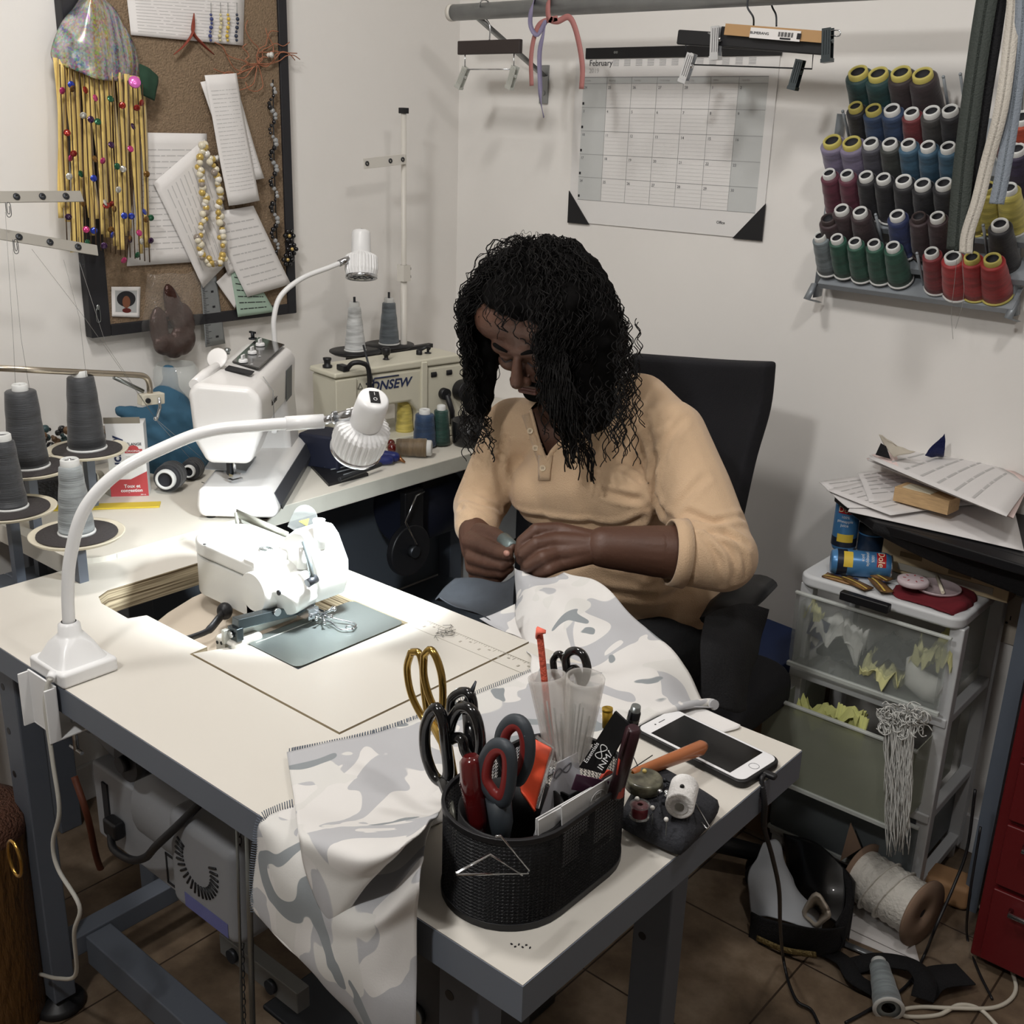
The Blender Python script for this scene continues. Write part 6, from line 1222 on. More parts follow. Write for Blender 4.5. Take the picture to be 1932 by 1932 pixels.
# ================================================================ THINGS ON THE DESK
mx_ = thing('medicine_box', 'tall white and red cough syrup carton standing on the desk', 'box', W(245, 938, 'z', DZ))
a, b = W(210, 938, 'z', DZ), W(281, 936, 'z', DZ); dd = (b - a).normalized(); FB = frame(a, dd, z=(0, 0, 1)); wB = (b - a).length; hB = .150
obj('carton', MB().b2((0, 0, 0), (wB, .04, hB), FB), WHITE, mx_, bevel=.0008)
obj('flap', MB().b2((-.002, .0, hB), (wB - .006, .002, hB + .012), FB), mat('carton_grey2', (132, 126, 114), .8), mx_)
REDB = mat('label_red', (176, 66, 70), .5); obj('red_base', MB().b2((0, -.0006, .001), (wB, 0, .036), FB).add([FB @ V(p) for p in ((wB * .55, -.0006, .036), (wB, -.0006, .036), (wB, -.0006, .052))], [(0, 1, 2)]), REDB, mx_)
FT = FB @ Matrix(((1, 0, 0, 0), (0, 0, -1, -.0009), (0, 1, 0, 0), (0, 0, 0, 1)))
text('brand_lettering', 'Buckley', .026, FT @ Matrix.Translation((.017, .085, 0)) @ Matrix.Rotation(PI / 2, 4, 'Z'), mat('navy_print', (0, 0, 0)), mx_, bold=.0006)
text('red_lettering', 'Toux et', .0095, FT @ Matrix.Translation((wB * .58, .022, 0)), WHITE, mx_, bold=.0002); text('red_lettering', 'congestion', .0095, FT @ Matrix.Translation((wB * .56, .013, 0)), WHITE, mx_, bold=.0002); text('red_lettering', '200 mL', .0035, FT @ Matrix.Translation((wB * .86, .004, 0)), WHITE, mx_)
text('banner_lettering', 'MÉLANGE', .0075, FT @ Matrix.Translation((wB * .68, .108, 0)), INK, mx_); obj('red_banner', MB().b2((wB * .46, -.0008, .090), (wB * .92, -.0002, .098), FB).add([FB @ V((wB * .69 + .010 * math.cos(q), -.0008, .098 + .008 * math.sin(q))) for q in [k * PI / 10 for k in range(11)]], [tuple(range(11))]), REDB, mx_); text('banner_lettering', 'ORIGINAL', .0062, FT @ Matrix.Translation((wB * .69, .094, .0003)), WHITE, mx_)
fp_ = MB()
for i in range(5): fp_.b2((wB * .48, -.0006, .066 + i * .004), (wB * (.8 if i % 2 else .65), -.0001, .067 + i * .004), FB)
obj('small_print', fp_, INKG, mx_)
# blue cloth heap and glass bowl
DEN = mat('blue_denim', (50, 88, 112), .9, var=.25, vscale=9, bump=.5, bscale=14)
mb = MB(); Wd = lambda x, y, xv: W(x, y, 'x', xv)
mb.cap(Wd(318, 700, -2.08), Wd(322, 780, -2.07), .012, .045).cap(Wd(322, 770, -2.07), Wd(330, 850, -2.03), .05, .075).cap(Wd(250, 780, -2.09), Wd(310, 800, -2.07), .02, .04).cap(Wd(300, 840, -2.05), Wd(350, 850, -2.03), .05, .06).cap(Wd(228, 775, -2.1), Wd(255, 785, -2.09), .010, .02)
o = blob('blue_cloth', mb, DEN, .006, 6)
for v_ in o.data.vertices: n_ = v_.normal; v_.co += n_ * (.012 * math.sin((v_.co.z * .9 + v_.co.y * 1.3 + noise.noise(v_.co * 8) * .12) * 48) * (.4 + .6 * noise.noise(v_.co * 7)))
tag(o, 'heap of denim blue cloth piled behind the white domestic machine', 'cloth')
tag(obj('glass_bowl', MB().lathe([(.0, -.05), (.03, -.048), (.045, -.03), (.050, 0), (.048, .02), (.041, .034), (.040, .034), (.047, .018), (.049, 0), (.044, -.03), (.03, -.046), (0, -.048)], 36, Matrix.Translation(W(333, 715, 'x', -2.09))), mat('bowl_glass', (226, 230, 228), .05, alpha=.28, coat=.6)), 'round clear glass bowl behind the blue cloth heap', 'bowl')
def lying_cone(label, a, b, col, cn, r0, r1, rt, tube=TUBEW): return make_cone(label, col, cn, (b - a).length, r0, r1, rt, tube, loc=a, R=frame((0, 0, 0), None, z=(b - a), y=(0, 0, 1)).to_3x3())
p = W(311, 908, 'z', DZ + .028); make_cone('black thread cone lying on the desk with its open tube facing forward', (26, 28, 34), 'ink_black', .06, .0285, .0275, .020, loc=p + V((-.035, .045, 0)), R=frame((0, 0, 0), None, z=(.62, -.78, .05), y=(0, 0, 1)).to_3x3(), lip=False)
p = W(357, 892, 'z', DZ + .02); make_cone('smaller black thread reel lying beside the domestic machine', (26, 28, 34), 'ink_black', .05, .0225, .021, .013, loc=p + V((-.03, .035, 0)), R=frame((0, 0, 0), None, z=(.62, -.78, .05), y=(0, 0, 1)).to_3x3(), lip=False)
p = W(185, 900, 'z', DZ + .02); tag(obj('cream_tube', MB().lathe([(.014, 0), (.0145, .0), (.0145, .05), (.012, .05), (.012, .002)], 24, frame(p, None, z=(.6, -.75, .2), y=(0, 0, 1))), mat('cream_plastic', (0, 0, 0))), 'short cream cardboard tube lying behind the light grey cone', 'tube')
random.seed(40)
hb = thing('bead_heap', 'tray of mixed brown and dark beads along the wall behind the cones', 'beads', W(100, 850, 'z', DZ))
for i in range(70):
    x = random.uniform(60, 205); y = random.uniform(808, 850); c = W(x, y, 'x', -2.12 + random.uniform(0, .05)); c.z = max(c.z, DZ + .006); obj('bead', MB().ell(c, random.uniform(.004, .009), n=8, m=6), [mat('bead_brown', (110, 84, 60), .4), mat('bead_teal', (60, 84, 88), .3), mat('black_glass', (0, 0, 0)), mat('pearl_grey', (0, 0, 0))][i % 4], hb)
obj('tray', MB().b2(W(60, 850, 'z', DZ) + V((-.02, -.02, 0)), W(60, 850, 'z', DZ) + V((.06, .16, .012))), BLACK, hb)
# cones and small things in front of the cream machine
for px, py, col, cn, lb, h, r0, r1 in ((763, 828, (206, 188, 96), 'desk_yellow', 'yellow thread cone standing in front of the cream sewing machine', .112, .0225, .016), (801, 843, (40, 66, 100), 'desk_blue', 'dark blue thread cone standing on the desk left of the green one', .092, .028, .022), (832, 840, (26, 66, 58), 'desk_green', 'bottle green thread cone standing at the right on the desk', .098, .022, .017)):
    p = W(px, py, 'z', DZ); make_cone(lb, col, cn, h, r0, r1, r1 * .6, loc=p, lip=False)
a_ = W(745, 843, 'z', DZ + .022); b_ = W(803, 845, 'z', DZ + .022); b_ = a_ + (b_ - a_).normalized() * .085; make_cone('brown thread cone lying on its side on the desk', (112, 94, 70), 'desk_brown', .085, .019, .022, .018, loc=a_, R=frame((0, 0, 0), None, z=(b_ - a_), y=(0, 0, 1)).to_3x3(), lip=False)
tag(blob('blue_plastic_clip', MB().cap(W(700, 868, 'z', DZ + .012), W(735, 868, 'z', DZ + .012), .014, .010).cap(W(712, 856, 'z', DZ + .018), W(745, 862, 'z', DZ + .014), .010, .012), mat('royal_blue', (24, 34, 92), .35), .003, 3), 'royal blue plastic clip on the desk below the lamp head', 'clip')
tag(obj('brass_star', MB().ell(W(748, 862, 'z', DZ + .012), (.012, .009, .009)).tube([W(748, 862, 'z', DZ + .012), W(764, 872, 'z', DZ + .004)], [.008, .002], 8), mat('amber_metal', (140, 96, 62), .25, .7)), 'small amber brass ornament beside the blue clip', 'ornament')
tag(obj('red_bead', MB().ell(W(740, 845, 'z', DZ + .012), .012).ell(W(738, 836, 'z', DZ + .016), .009), mat('red_glass', (90, 24, 20), .15, coat=.5)), 'cluster of dark red glass beads next to the lying brown cone', 'bead')
tp = thing('black_tray', 'black tray with pens and tools on the desk right of the domestic machine', 'tray', W(640, 890, 'z', DZ))
qs = [W(a, b, 'z', DZ) for a, b in ((573, 868), (620, 918), (695, 898), (650, 866))]; obj('tray_base', MB().add(qs + [q + V((0, 0, .006)) for q in qs], [(3, 2, 1, 0), (4, 5, 6, 7), (0, 1, 5, 4), (1, 2, 6, 5), (2, 3, 7, 6), (3, 0, 4, 7)]), BLACK, tp)
for i in range(6): obj('tray_rib', MB().cyl(W(600 + i * 12, 874 + i * 5 + 2, 'z', DZ + .009), W(635 + i * 10, 872 + i * 4, 'z', DZ + .009), .0015), mat('grey_print', (0, 0, 0)), tp)
for i, (a, b, c, d, m, lb) in enumerate(((612, 872, 660, 866, mat('red_brown_pen', (96, 50, 40), .4), 'red brown pencil lying across the black tray'), (640, 905, 718, 876, IRON, 'grey metal file lying across the right side of the black tray'), (600, 862, 650, 858, BLACK, 'black pen at the back of the tray under the lamp head'))):
    tag(obj('pencil', MB().cyl(W(a, b, 'z', DZ + .016), W(c, d, 'z', DZ + .016), .005), m, bevel=.001), lb, 'tool')
tag(obj('navy_box', MB().box(W(618, 845, 'z', DZ + .04), (.10, .08, .075), Matrix.Rotation(.3, 3, 'Z')), mat('navy_dark', (0, 0, 0)), bevel=.006), 'dark navy box between the domestic machine and the lamp head', 'box')
tag(obj('black_cup', MB().lathe([(0, 0), (.036, 0), (.04, .006), (.044, .06), (.041, .06), (.037, .008), (0, .006)], 32, Matrix.Translation(W(885, 838, 'z', DZ))), mat('black_vinyl', (0, 0, 0))), 'black tub of loose pins at the right end of the desk', 'tub')
# ================================================================ OFFICE CHAIR
from mathutils.bvhtree import BVHTree
CHM = mat('chair_fabric', (24, 24, 29), .85, bump=.15, bscale=400); CHP = mat('chair_plastic', (20, 20, 22), .5)
oc = thing('office_chair', 'black high-backed office chair the person is sitting on', 'chair', (-1.08, 1.78, 0))
ty = lambda x, y, yv: W(x, y, 'y', yv)
rows = [[ty(1190, 668, 1.98), ty(1280, 674, 2.02), ty(1370, 680, 2.01), ty(1456, 683, 1.96)], [ty(1180, 760, 1.99), ty(1280, 765, 2.03), ty(1370, 770, 2.02), ty(1446, 768, 1.97)], [ty(1180, 870, 1.98), ty(1280, 870, 2.02), ty(1350, 870, 2.01), ty(1418, 865, 1.96)], [ty(1190, 980, 1.96), ty(1270, 980, 1.99), ty(1330, 990, 1.98), ty(1392, 985, 1.94)], [ty(1200, 1120, 1.94), ty(1260, 1120, 1.96), ty(1320, 1120, 1.95), ty(1362, 1115, 1.92)]]
o = obj('backrest', patch(rows, 24, 24), CHM, oc); q = o.modifiers.new('s', 'SOLIDIFY'); q.thickness = .035; q.offset = 0; q = o.modifiers.new('b', 'BEVEL'); q.width = .012; q.segments = 3; q.limit_method = 'ANGLE'
obj('seat', MB().prism(rrect(-1.30, 1.50, -.84, 1.97, .08), .40, .475), CHM, oc, bevel=.025, seg=4)
obj('back_stem', MB().tube([(-1.08, 1.99, .66), (-1.08, 2.0, .50), (-1.08, 1.93, .40), (-1.08, 1.80, .38)], .022, 10, flat=(1, .6)), CHP, oc)
a1 = [ty(1362, 1118, 1.78), ty(1420, 1105, 1.76), ty(1464, 1112, 1.72)]
arm = obj('armrest', MB().tube([V((-.925, 1.90, .66)), V((-.905, 1.80, .675)), V((-.892, 1.70, .675)), V((-.895, 1.66, .655))], [.026, .032, .032, .026], 14, flat=(1.2, .55), up=(1, 0, 0)), CHP, oc)
obj('armrest_post', MB().tube([V((-.905, 1.78, .66)), V((-.898, 1.79, .55)), V((-.905, 1.78, .43)), V((-.95, 1.76, .40))], [.034, .030, .022, .018], 10, flat=(1, .5)), CHP, oc)
obj('armrest', MB().tube([V((-1.33, 1.88, .675)), V((-1.345, 1.78, .69)), V((-1.345, 1.66, .69))], [.030, .036, .030], 14, flat=(1.2, .55), up=(1, 0, 0)), CHP, oc)
obj('armrest_post', MB().tube([V((-1.345, 1.78, .68)), V((-1.34, 1.79, .55)), V((-1.30, 1.78, .43)), V((-1.2, 1.76, .40))], [.034, .030, .022, .018], 10, flat=(1, .5)), CHP, oc)
obj('gas_lift', MB().cyl((-1.08, 1.74, .08), (-1.08, 1.74, .40), .026), CHP, oc)
for k in range(5):
    a = math.radians(-45 + 72 * k); e = V((-1.08 + .27 * math.cos(a), 1.74 + .27 * math.sin(a), 0))
    l = obj('base_arm', MB().tube([V((-1.08, 1.74, .10)), e + V((0, 0, .075))], [.026, .018], 8), CHP, oc)
    t_ = V((-math.sin(a), math.cos(a), 0)); w_ = MB()
    for s in (-1, 1): w_.tube([e + t_ * s * .008 + V((0, 0, .028)), e + t_ * s * .024 + V((0, 0, .028))], .028, 20)
    obj('caster', w_.cyl(e + V((0, 0, .03)), e + V((0, 0, .07)), .008), CHP, l)
# dark cloth draped over the front corner of the seat
dr = patch([[ty(1330, 1165, 1.60), ty(1360, 1150, 1.66), ty(1410, 1140, 1.72), ty(1450, 1150, 1.76)], [ty(1322, 1210, 1.52), ty(1350, 1215, 1.54), ty(1395, 1220, 1.60), ty(1432, 1225, 1.70)], [ty(1322, 1280, 1.48), ty(1350, 1290, 1.50), ty(1385, 1290, 1.54), ty(1412, 1280, 1.62)], [ty(1325, 1325, 1.47), ty(1355, 1335, 1.49), ty(1390, 1345, 1.53), ty(1408, 1340, 1.58)]], 26, 26, .006, 16)
tag(obj('black_jacket', dr, BLACKCLOTH, solid=.004), 'black garment hanging over the front corner of the office chair seat', 'jacket')
# ================================================================ PERSON
SKIN = mat('brown_skin', (84, 57, 45), .5, bump=.08, bscale=160, var=.08, vscale=18)
SHIRT = mat('peach_knit', (202, 172, 140), .9, bump=.25, bscale=420, sheen=.2)
JEANS = mat('black_denim', (24, 25, 28), .9, bump=.2, bscale=200)
per = thing('person', 'person with long curly black hair in a peach henley shirt, seated and hand sewing', 'person', (-1.1, 1.74, .47))
Lsh = ty(1262, 826, 1.70); Rsh = ty(972, 812, 1.62); Lel = ty(1362, 1050, 1.58); Lwr = ty(1140, 1032, 1.43); Rel = ty(905, 955, 1.55); Rwr = ty(895, 1012, 1.45)
pel = V((-1.11, 1.76, .56)); bel = ty(1140, 1060, 1.67); chest = ty(1120, 900, 1.67); nk = ty(1075, 800, 1.64)
HC = ty(1018, 622, 1.52)
F = V((.12, -.82, -.56)).normalized(); U = V((.1, -.55, .83)); U = (U - F * U.dot(F)).normalized(); S = U.cross(F)   # face forward, up, towards the person's left
RH = Matrix((S, F, U)).transposed()
def h(s, f, u): return HC + S * s + F * f + U * u
sk = MB()
sk.ell(chest, (.155, .095, .15)).ell(bel, (.15, .10, .14)).ell(pel, (.155, .12, .10))
sk.cap(Rsh, Lsh, .055, .062).cap(chest, pel, .12, .12)
sk.cap(nk + V((0, .03, -.03)), h(0, -.03, -.05), .056, .052)
sk.cap(Lsh, Lel, .055, .046).cap(Lel, Lwr, .055, .036); sk.cap(Rsh, Rel, .052, .042).cap(Rel, Rwr, .042, .029)
for s, kx in ((1, -.98), (-1, -1.22)):
    sk.cap(pel + V((s * .08, -.02, -.01)), V((kx, 1.30, .565)), .078, .055).cap(V((kx, 1.30, .565)), V((kx, 1.27, .12)), .052, .035)
body = blob('body', sk, SKIN, .006, 5, per)
# head with its face, same skin
hd = MB(); hd.ell(h(0, -.012, .022), (.074, .092, .092), RH).ell(h(0, .02, -.045), (.058, .062, .062), RH).ell(h(0, .048, -.082), (.030, .028, .024), RH)
hd.cap(h(-.04, .068, .018), h(.04, .068, .018), .016, .016).cap(h(-.055, .035, .05), h(.055, .035, .05), .04, .04)
hd.cap(h(0, .084, .004), h(0, .104, -.030), .008, .013).ell(h(-.013, .094, -.036), .009).ell(h(.013, .094, -.036), .009)
for s in (-1, 1): hd.ell(h(s * .036, .060, -.024), (.022, .020, .020), RH).ell(h(s * .030, .071, -.001), (.015, .010, .009), RH).ell(h(s * .076, -.012, -.015), (.010, .018, .030), RH)
hd.cap(h(-.016, .080, -.060), h(.016, .080, -.060), .007, .007).cap(h(-.014, .079, -.070), h(.014, .079, -.070), .0085, .0085)
hd.cap(h(0, -.04, -.04), h(0, -.05, -.10), .052, .05)
head = blob('head', hd, SKIN, .003, 3, per)
lips = MB().cap(h(-.017, .0855, -.0635), h(.017, .0855, -.0635), .0035, .0035).cap(h(-.015, .0855, -.071), h(.015, .0855, -.071), .0045, .0045)
obj('lips', lips, mat('lip_skin', (92, 56, 50), .4), head)
lash = MB()
for s in (-1, 1):
    lash.tube(spl([h(s * (.030 - .014), .0795, -.003), h(s * .030, .0825, -.0075), h(s * (.030 + .014), .074, -.003)], 10), .0012, 6)
obj('eyelashes', lash, INK, head); eb = MB()
for s in (-1, 1): eb.tube(spl([h(s * .014, .086, .022), h(s * .034, .084, .030), h(s * .052, .070, .022)], 12), [.002 + .002 * math.sin(PI * i / 11) for i in range(12)], 8)
obj('eyebrows', eb, mat('hair_black', (9, 8, 8), .9, spec=.1), head)
bd_ = MB().cap(h(-.022, .083, -.053), h(.022, .083, -.053), .0045, .0045).cap(h(-.027, .076, -.06), h(-.024, .062, -.09), .006, .010).cap(h(.027, .076, -.06), h(.024, .062, -.09), .006, .010).ell(h(0, .066, -.096), (.026, .016, .014), RH)
blob('beard', bd_, mat('hair_black', (0, 0, 0)), .0025, 2, head)
# hands -------------------------------------------------------------------
def finger(mb, pts, r): 
    for i in range(len(pts) - 1): mb.cap(pts[i], pts[i + 1], r[i], r[i + 1], 12)
Y = lambda x, y, yv: W(x, y, 'y', yv)
lh = MB(); lh.cap(Lel + (Lwr - Lel) * .55, Lwr, .0445, .0345, 20)
k = [Y(1052, 1000, 1.395), Y(1048, 1020, 1.375), Y(1052, 1042, 1.37), Y(1062, 1062, 1.375)]
for p in k: lh.cap(Lwr + (p - Lwr) * .15, p, .023, .0145, 14)
finger(lh, [k[0], Y(1012, 1000, 1.365), Y(986, 1022, 1.35), Y(980, 1044, 1.345)], [.0145, .0125, .0115, .0095])
finger(lh, [k[1], Y(1012, 1026, 1.345), Y(988, 1044, 1.335), Y(984, 1056, 1.345)], [.0145, .0125, .0115, .010])
finger(lh, [k[2], Y(1024, 1052, 1.34), Y(998, 1068, 1.335), Y(992, 1074, 1.35)], [.0140, .0125, .0115, .010])
finger(lh, [k[3], Y(1036, 1074, 1.345), Y(1016, 1084, 1.345), Y(1008, 1080, 1.36)], [.0130, .0115, .0105, .009])
finger(lh, [Y(1085, 1022, 1.42), Y(1040, 1012, 1.40), Y(1002, 1030, 1.375), Y(984, 1040, 1.365)], [.020, .0150, .0125, .0105])
blob('left_hand', lh, SKIN, .0025, 3, per)
rh = MB(); rh.cap(Rel + (Rwr - Rel) * .5, Rwr, .036, .030, 20)
pc_ = Y(898, 1036, 1.415); rh.cap(Rwr, pc_, .030, .028)
k = [Y(918, 1022, 1.385), Y(892, 1052, 1.375), Y(892, 1070, 1.38), Y(898, 1084, 1.39)]
for p in k[1:]: rh.cap(Rwr + (p - Rwr) * .3, p, .022, .014, 14)
finger(rh, [Y(905, 1005, 1.42), Y(932, 1008, 1.39), Y(952, 1020, 1.37), Y(966, 1032, 1.355)], [.019, .0135, .0115, .0100])      # index, thimble on its tip
finger(rh, [k[1], Y(922, 1062, 1.35), Y(948, 1066, 1.345), Y(962, 1058, 1.35)], [.0145, .0125, .0115, .0095])
finger(rh, [k[2], Y(922, 1078, 1.355), Y(946, 1080, 1.35), Y(960, 1072, 1.355)], [.0140, .0120, .0110, .0095])
finger(rh, [k[3], Y(922, 1090, 1.365), Y(940, 1090, 1.36), Y(950, 1082, 1.365)], [.0125, .0110, .0100, .009])
finger(rh, [Y(890, 1022, 1.40), Y(918, 1032, 1.36), Y(942, 1042, 1.345), Y(958, 1046, 1.34)], [.020, .0155, .0130, .0105])      # thumb
rhand = blob('right_hand', rh, SKIN, .0025, 3, per)
n0 = Y(956, 1044, 1.332); obj('thumb_nail', MB().ell(n0, (.0065, .0045, .0055)), mat('nail_pink', (176, 130, 116), .3), rhand)
t0, t1 = Y(950, 1018, 1.372), Y(968, 1034, 1.352); tag(obj('thimble', MB().tube([t0, t0 + (t1 - t0) * .9, t1], [.0128, .0118, .008], 20), mat('thimble_grey', (118, 130, 130), .4, .5)), 'grey thimble on the finger of the hand at the left', 'thimble')
# shirt --------------------------------------------------------------------
sh = MB(); sh.ell(chest + V((0, .0, .0)), (.172, .112, .165)).ell(bel, (.165, .118, .16)).ell(pel + V((0, -.01, .07)), (.168, .128, .10)).cap(chest, pel + V((0, 0, .05)), .14, .14)
sh.ell(Y(1030, 930, 1.585), (.085, .05, .065)).ell(Y(1160, 940, 1.60), (.09, .05, .07))
sh.cap(ty(1150, 790, 1.72), ty(1205, 768, 1.74), .06, .066).cap(ty(1205, 768, 1.74), Lsh, .066, .066).cap(Rsh, Lsh, .066, .070).cap(nk + V((0, .04, -.03)), nk + V((-.0, .02, .0)), .075, .066)
sh.cap(nk + V((0, .03, -.01)), Lsh, .075, .070).cap(nk + V((0, .03, -.01)), Rsh, .07, .062)
e1 = Lsh + (Lel - Lsh) * .5; cuffL = Lel + (Lwr - Lel) * .22
sh.cap(Lsh, e1, .072, .070).cap(e1, Lel, .070, .060).cap(Lel, cuffL, .062, .057, 24)
cuffR = Rel + (Rwr - Rel) * .65
sh.cap(Rsh, Rel, .062, .054).cap(Rel, cuffR, .052, .043, 24)
shirt = blob('shirt', sh, SHIRT, .0055, 5, per)
me = shirt.data
def bvh_of(me): return BVHTree.FromPolygons([v.co for v in me.vertices], [p.vertices for p in me.polygons])
def snap(bv, px, py, off=0):
    d_ = (ROT @ V((px - 966, -(py - 966), -FPX))).normalized(); hit = bv.ray_cast(CAMPOS, d_)
    return None if hit[0] is None else hit[0] + hit[1] * off
def folds(me, lines, width, amp):
    bv = bvh_of(me); segs = []
    for ln_, a_, w_ in lines:
        pts = [snap(bv, x, y) for x, y in ln_]; pts = [p for p in pts if p is not None]
        if len(pts) < 2: continue
        sp_ = spl(pts, 24)
        segs.append((sp_, a_ * amp, w_ * width))
    co = [v.co.copy() for v in me.vertices]; no = [v.normal.copy() for v in me.vertices]; dsp = [0.0] * len(co)
    for sp_, a_, w_ in segs:
        lo = [min(p[i] for p in sp_) - 3 * w_ for i in range(3)]; hi = [max(p[i] for p in sp_) + 3 * w_ for i in range(3)]; n = len(sp_)
        for i, c in enumerate(co):
            if not (lo[0] < c.x < hi[0] and lo[1] < c.y < hi[1] and lo[2] < c.z < hi[2]): continue
            bd = 9; bt = 0
            for j in range(n - 1):
                a, b = sp_[j], sp_[j + 1]; ab = b - a; t_ = max(0, min(1, (c - a).dot(ab) / max(ab.length_squared, 1e-9))); d2 = (c - a - ab * t_).length
                if d2 < bd: bd = d2; bt = (j + t_) / (n - 1)
            if bd < 3 * w_:
                x = bd / w_; env = math.sin(PI * min(1, max(0, .08 + bt * .9))) ** .5
                dsp[i] += a_ * env * (math.exp(-x * x) * 1.0 - .55 * math.exp(-(x - 1.9) ** 2 * 1.5))
    for i, v in enumerate(me.vertices): v.co = co[i] - no[i] * dsp[i]
    me.update()
folds(me, [([(955, 958), (1040, 985), (1130, 992), (1200, 985), (1255, 962)], 1.2, 1), ([(958, 985), (1010, 1000), (1060, 1005)], .8, 1), ([(1120, 1004), (1190, 1006), (1262, 990)], .8, 1),
 ([(1140, 928), (1190, 940), (1245, 945)], 1.0, .9), ([(1236, 860), (1233, 900), (1240, 945), (1262, 985)], 1.4, 1), ([(1170, 885), (1205, 905), (1236, 915)], .6, .8),
 ([(1215, 790), (1228, 840), (1235, 880)], .7, .9), ([(1185, 800), (1212, 850), (1232, 890)], .5, .9), ([(1290, 790), (1262, 830), (1248, 880)], .6, 1), ([(1262, 975), (1272, 1000), (1262, 1020)], 1.2, .9),
 ([(1300, 968), (1350, 985), (1405, 978)], 1.0, .9), ([(1318, 995), (1375, 1010), (1410, 1030)], .9, .8), ([(1340, 1005), (1382, 1045), (1388, 1095)], 1.0, .9), ([(1365, 1000), (1402, 1050), (1405, 1090)], .8, .8), ([(1325, 1010), (1352, 1050), (1362, 1105)], .7, .8),
 ([(1330, 900), (1300, 930), (1275, 960)], .5, 1), ([(955, 830), (940, 880), (948, 930)], .8, .9), ([(868, 958), (905, 985), (948, 990)], 1.0, .8), ([(872, 940), (910, 950), (945, 965)], .7, .8), ([(1150, 1060), (1220, 1085), (1300, 1090)], .7, 1), ([(1120, 1110), (1200, 1125), (1300, 1120)], .6, 1)], .0075, .0075)
# open neckline
def pxof(p):
    c = ROT.transposed() @ (p - CAMPOS); return 966 + FPX * c.x / -c.z, 966 - FPX * c.y / -c.z
def inside(x, y, poly):
    r = False; j = len(poly) - 1
    for i in range(len(poly)):
        if (poly[i][1] > y) != (poly[j][1] > y) and x < (poly[j][0] - poly[i][0]) * (y - poly[i][1]) / (poly[j][1] - poly[i][1]) + poly[i][0]: r = not r
        j = i
    return r
bv = bvh_of(me); VN = [(1000, 770), (1015, 826), (1033, 868), (1060, 836), (1100, 800), (1120, 760), (1040, 740)]
edge_pts = [(1001, 775), (1008, 800), (1015, 826), (1023, 850), (1033, 870), (1044, 852), (1060, 836), (1080, 818), (1102, 798)]
ep = [snap(bv, x, y, .001) for x, y in edge_pts]; pl_ = [snap(bv, x, y, .0015) for x, y in ((1017, 868), (1042, 866), (1040, 906), (1020, 905))]
btn = [snap(bv, x, y, .0065) for x, y in ((1003, 813), (1015, 848), (1028, 884))]
plk = [[snap(bv, x0 + (x1 - x0) * i / 4, y, .0022) for i in range(5)] for x0, x1, y in ((1018, 1044, 860), (1018, 1042, 875), (1018, 1040, 890), (1018, 1039, 906))]
plk2 = [[snap(bv, x, y, .0022) for x, y in r_] for r_ in (((985, 785), (999, 822), (1009, 850), (1018, 876)), ((1000, 780), (1012, 820), (1021, 846), (1032, 870)))]
bm = bmesh.new(); bm.from_mesh(me); kill = []
for f in bm.faces:
    c = f.calc_center_median()
    if c.y < nk.y - .0 and inside(*pxof(c), VN): kill.append(f)
bmesh.ops.delete(bm, geom=kill, context='FACES'); bm.to_mesh(me); bm.free()
if all(p is not None for p in ep): obj('neck_binding', MB().tube(spl(ep, 40), .0055, 8, flat=(1, .6)), SHIRT, shirt)
obj('placket', MB().grid([[p for p in r_] for r_ in plk if all(p is not None for p in r_)]), SHIRT, shirt, solid=.003)
obj('placket_edge', MB().grid([r_ for r_ in plk2]), SHIRT, shirt, solid=.003)
for p in btn:
    mb = MB().lathe([(0, .0005), (.0042, .0005), (.0055, .0015), (.0060, .0008), (.0060, 0), (0, 0)], 20, frame(p, None, z=(CAMPOS - p), y=(0, 0, 1)))
    ob_ = obj('button', mb, mat('button_cream', (226, 206, 176), .3), shirt)
    hm = MB()
    for a in (.8, 2.4, 3.9, 5.5): hm.ell(frame(p, None, z=(CAMPOS - p), y=(0, 0, 1)) @ V((.0018 * math.cos(a), .0018 * math.sin(a), .0009)), .0008, n=6, m=4)
    obj('thread_holes', hm, mat('button_hole', (90, 66, 50), .8), ob_)
dL = (cuffL - Lel).normalized(); obj('sleeve_cuff', MB().tube([cuffL + dL * .022, cuffL + dL * .048], [.0585, .0545], 32, caps=False), SHIRT, shirt, solid=.004)
tr_ = MB(); tr_.ell(pel, (.165, .13, .105))
for s, kx in ((1, -.98), (-1, -1.22)): tr_.cap(pel + V((s * .085, -.02, -.005)), V((kx, 1.30, .57)), .088, .066).cap(V((kx, 1.30, .57)), V((kx, 1.27, .10)), .064, .05)
blob('trousers', tr_, JEANS, .007, 5, per)
for kx in (-.98, -1.22): blob('shoe', MB().cap(V((kx, 1.29, .045)), V((kx, 1.12, .032)), .042, .032).b2(V((kx - .035, 1.11, .004)), V((kx + .035, 1.30, .03))), BLACK, .005, 3, per)
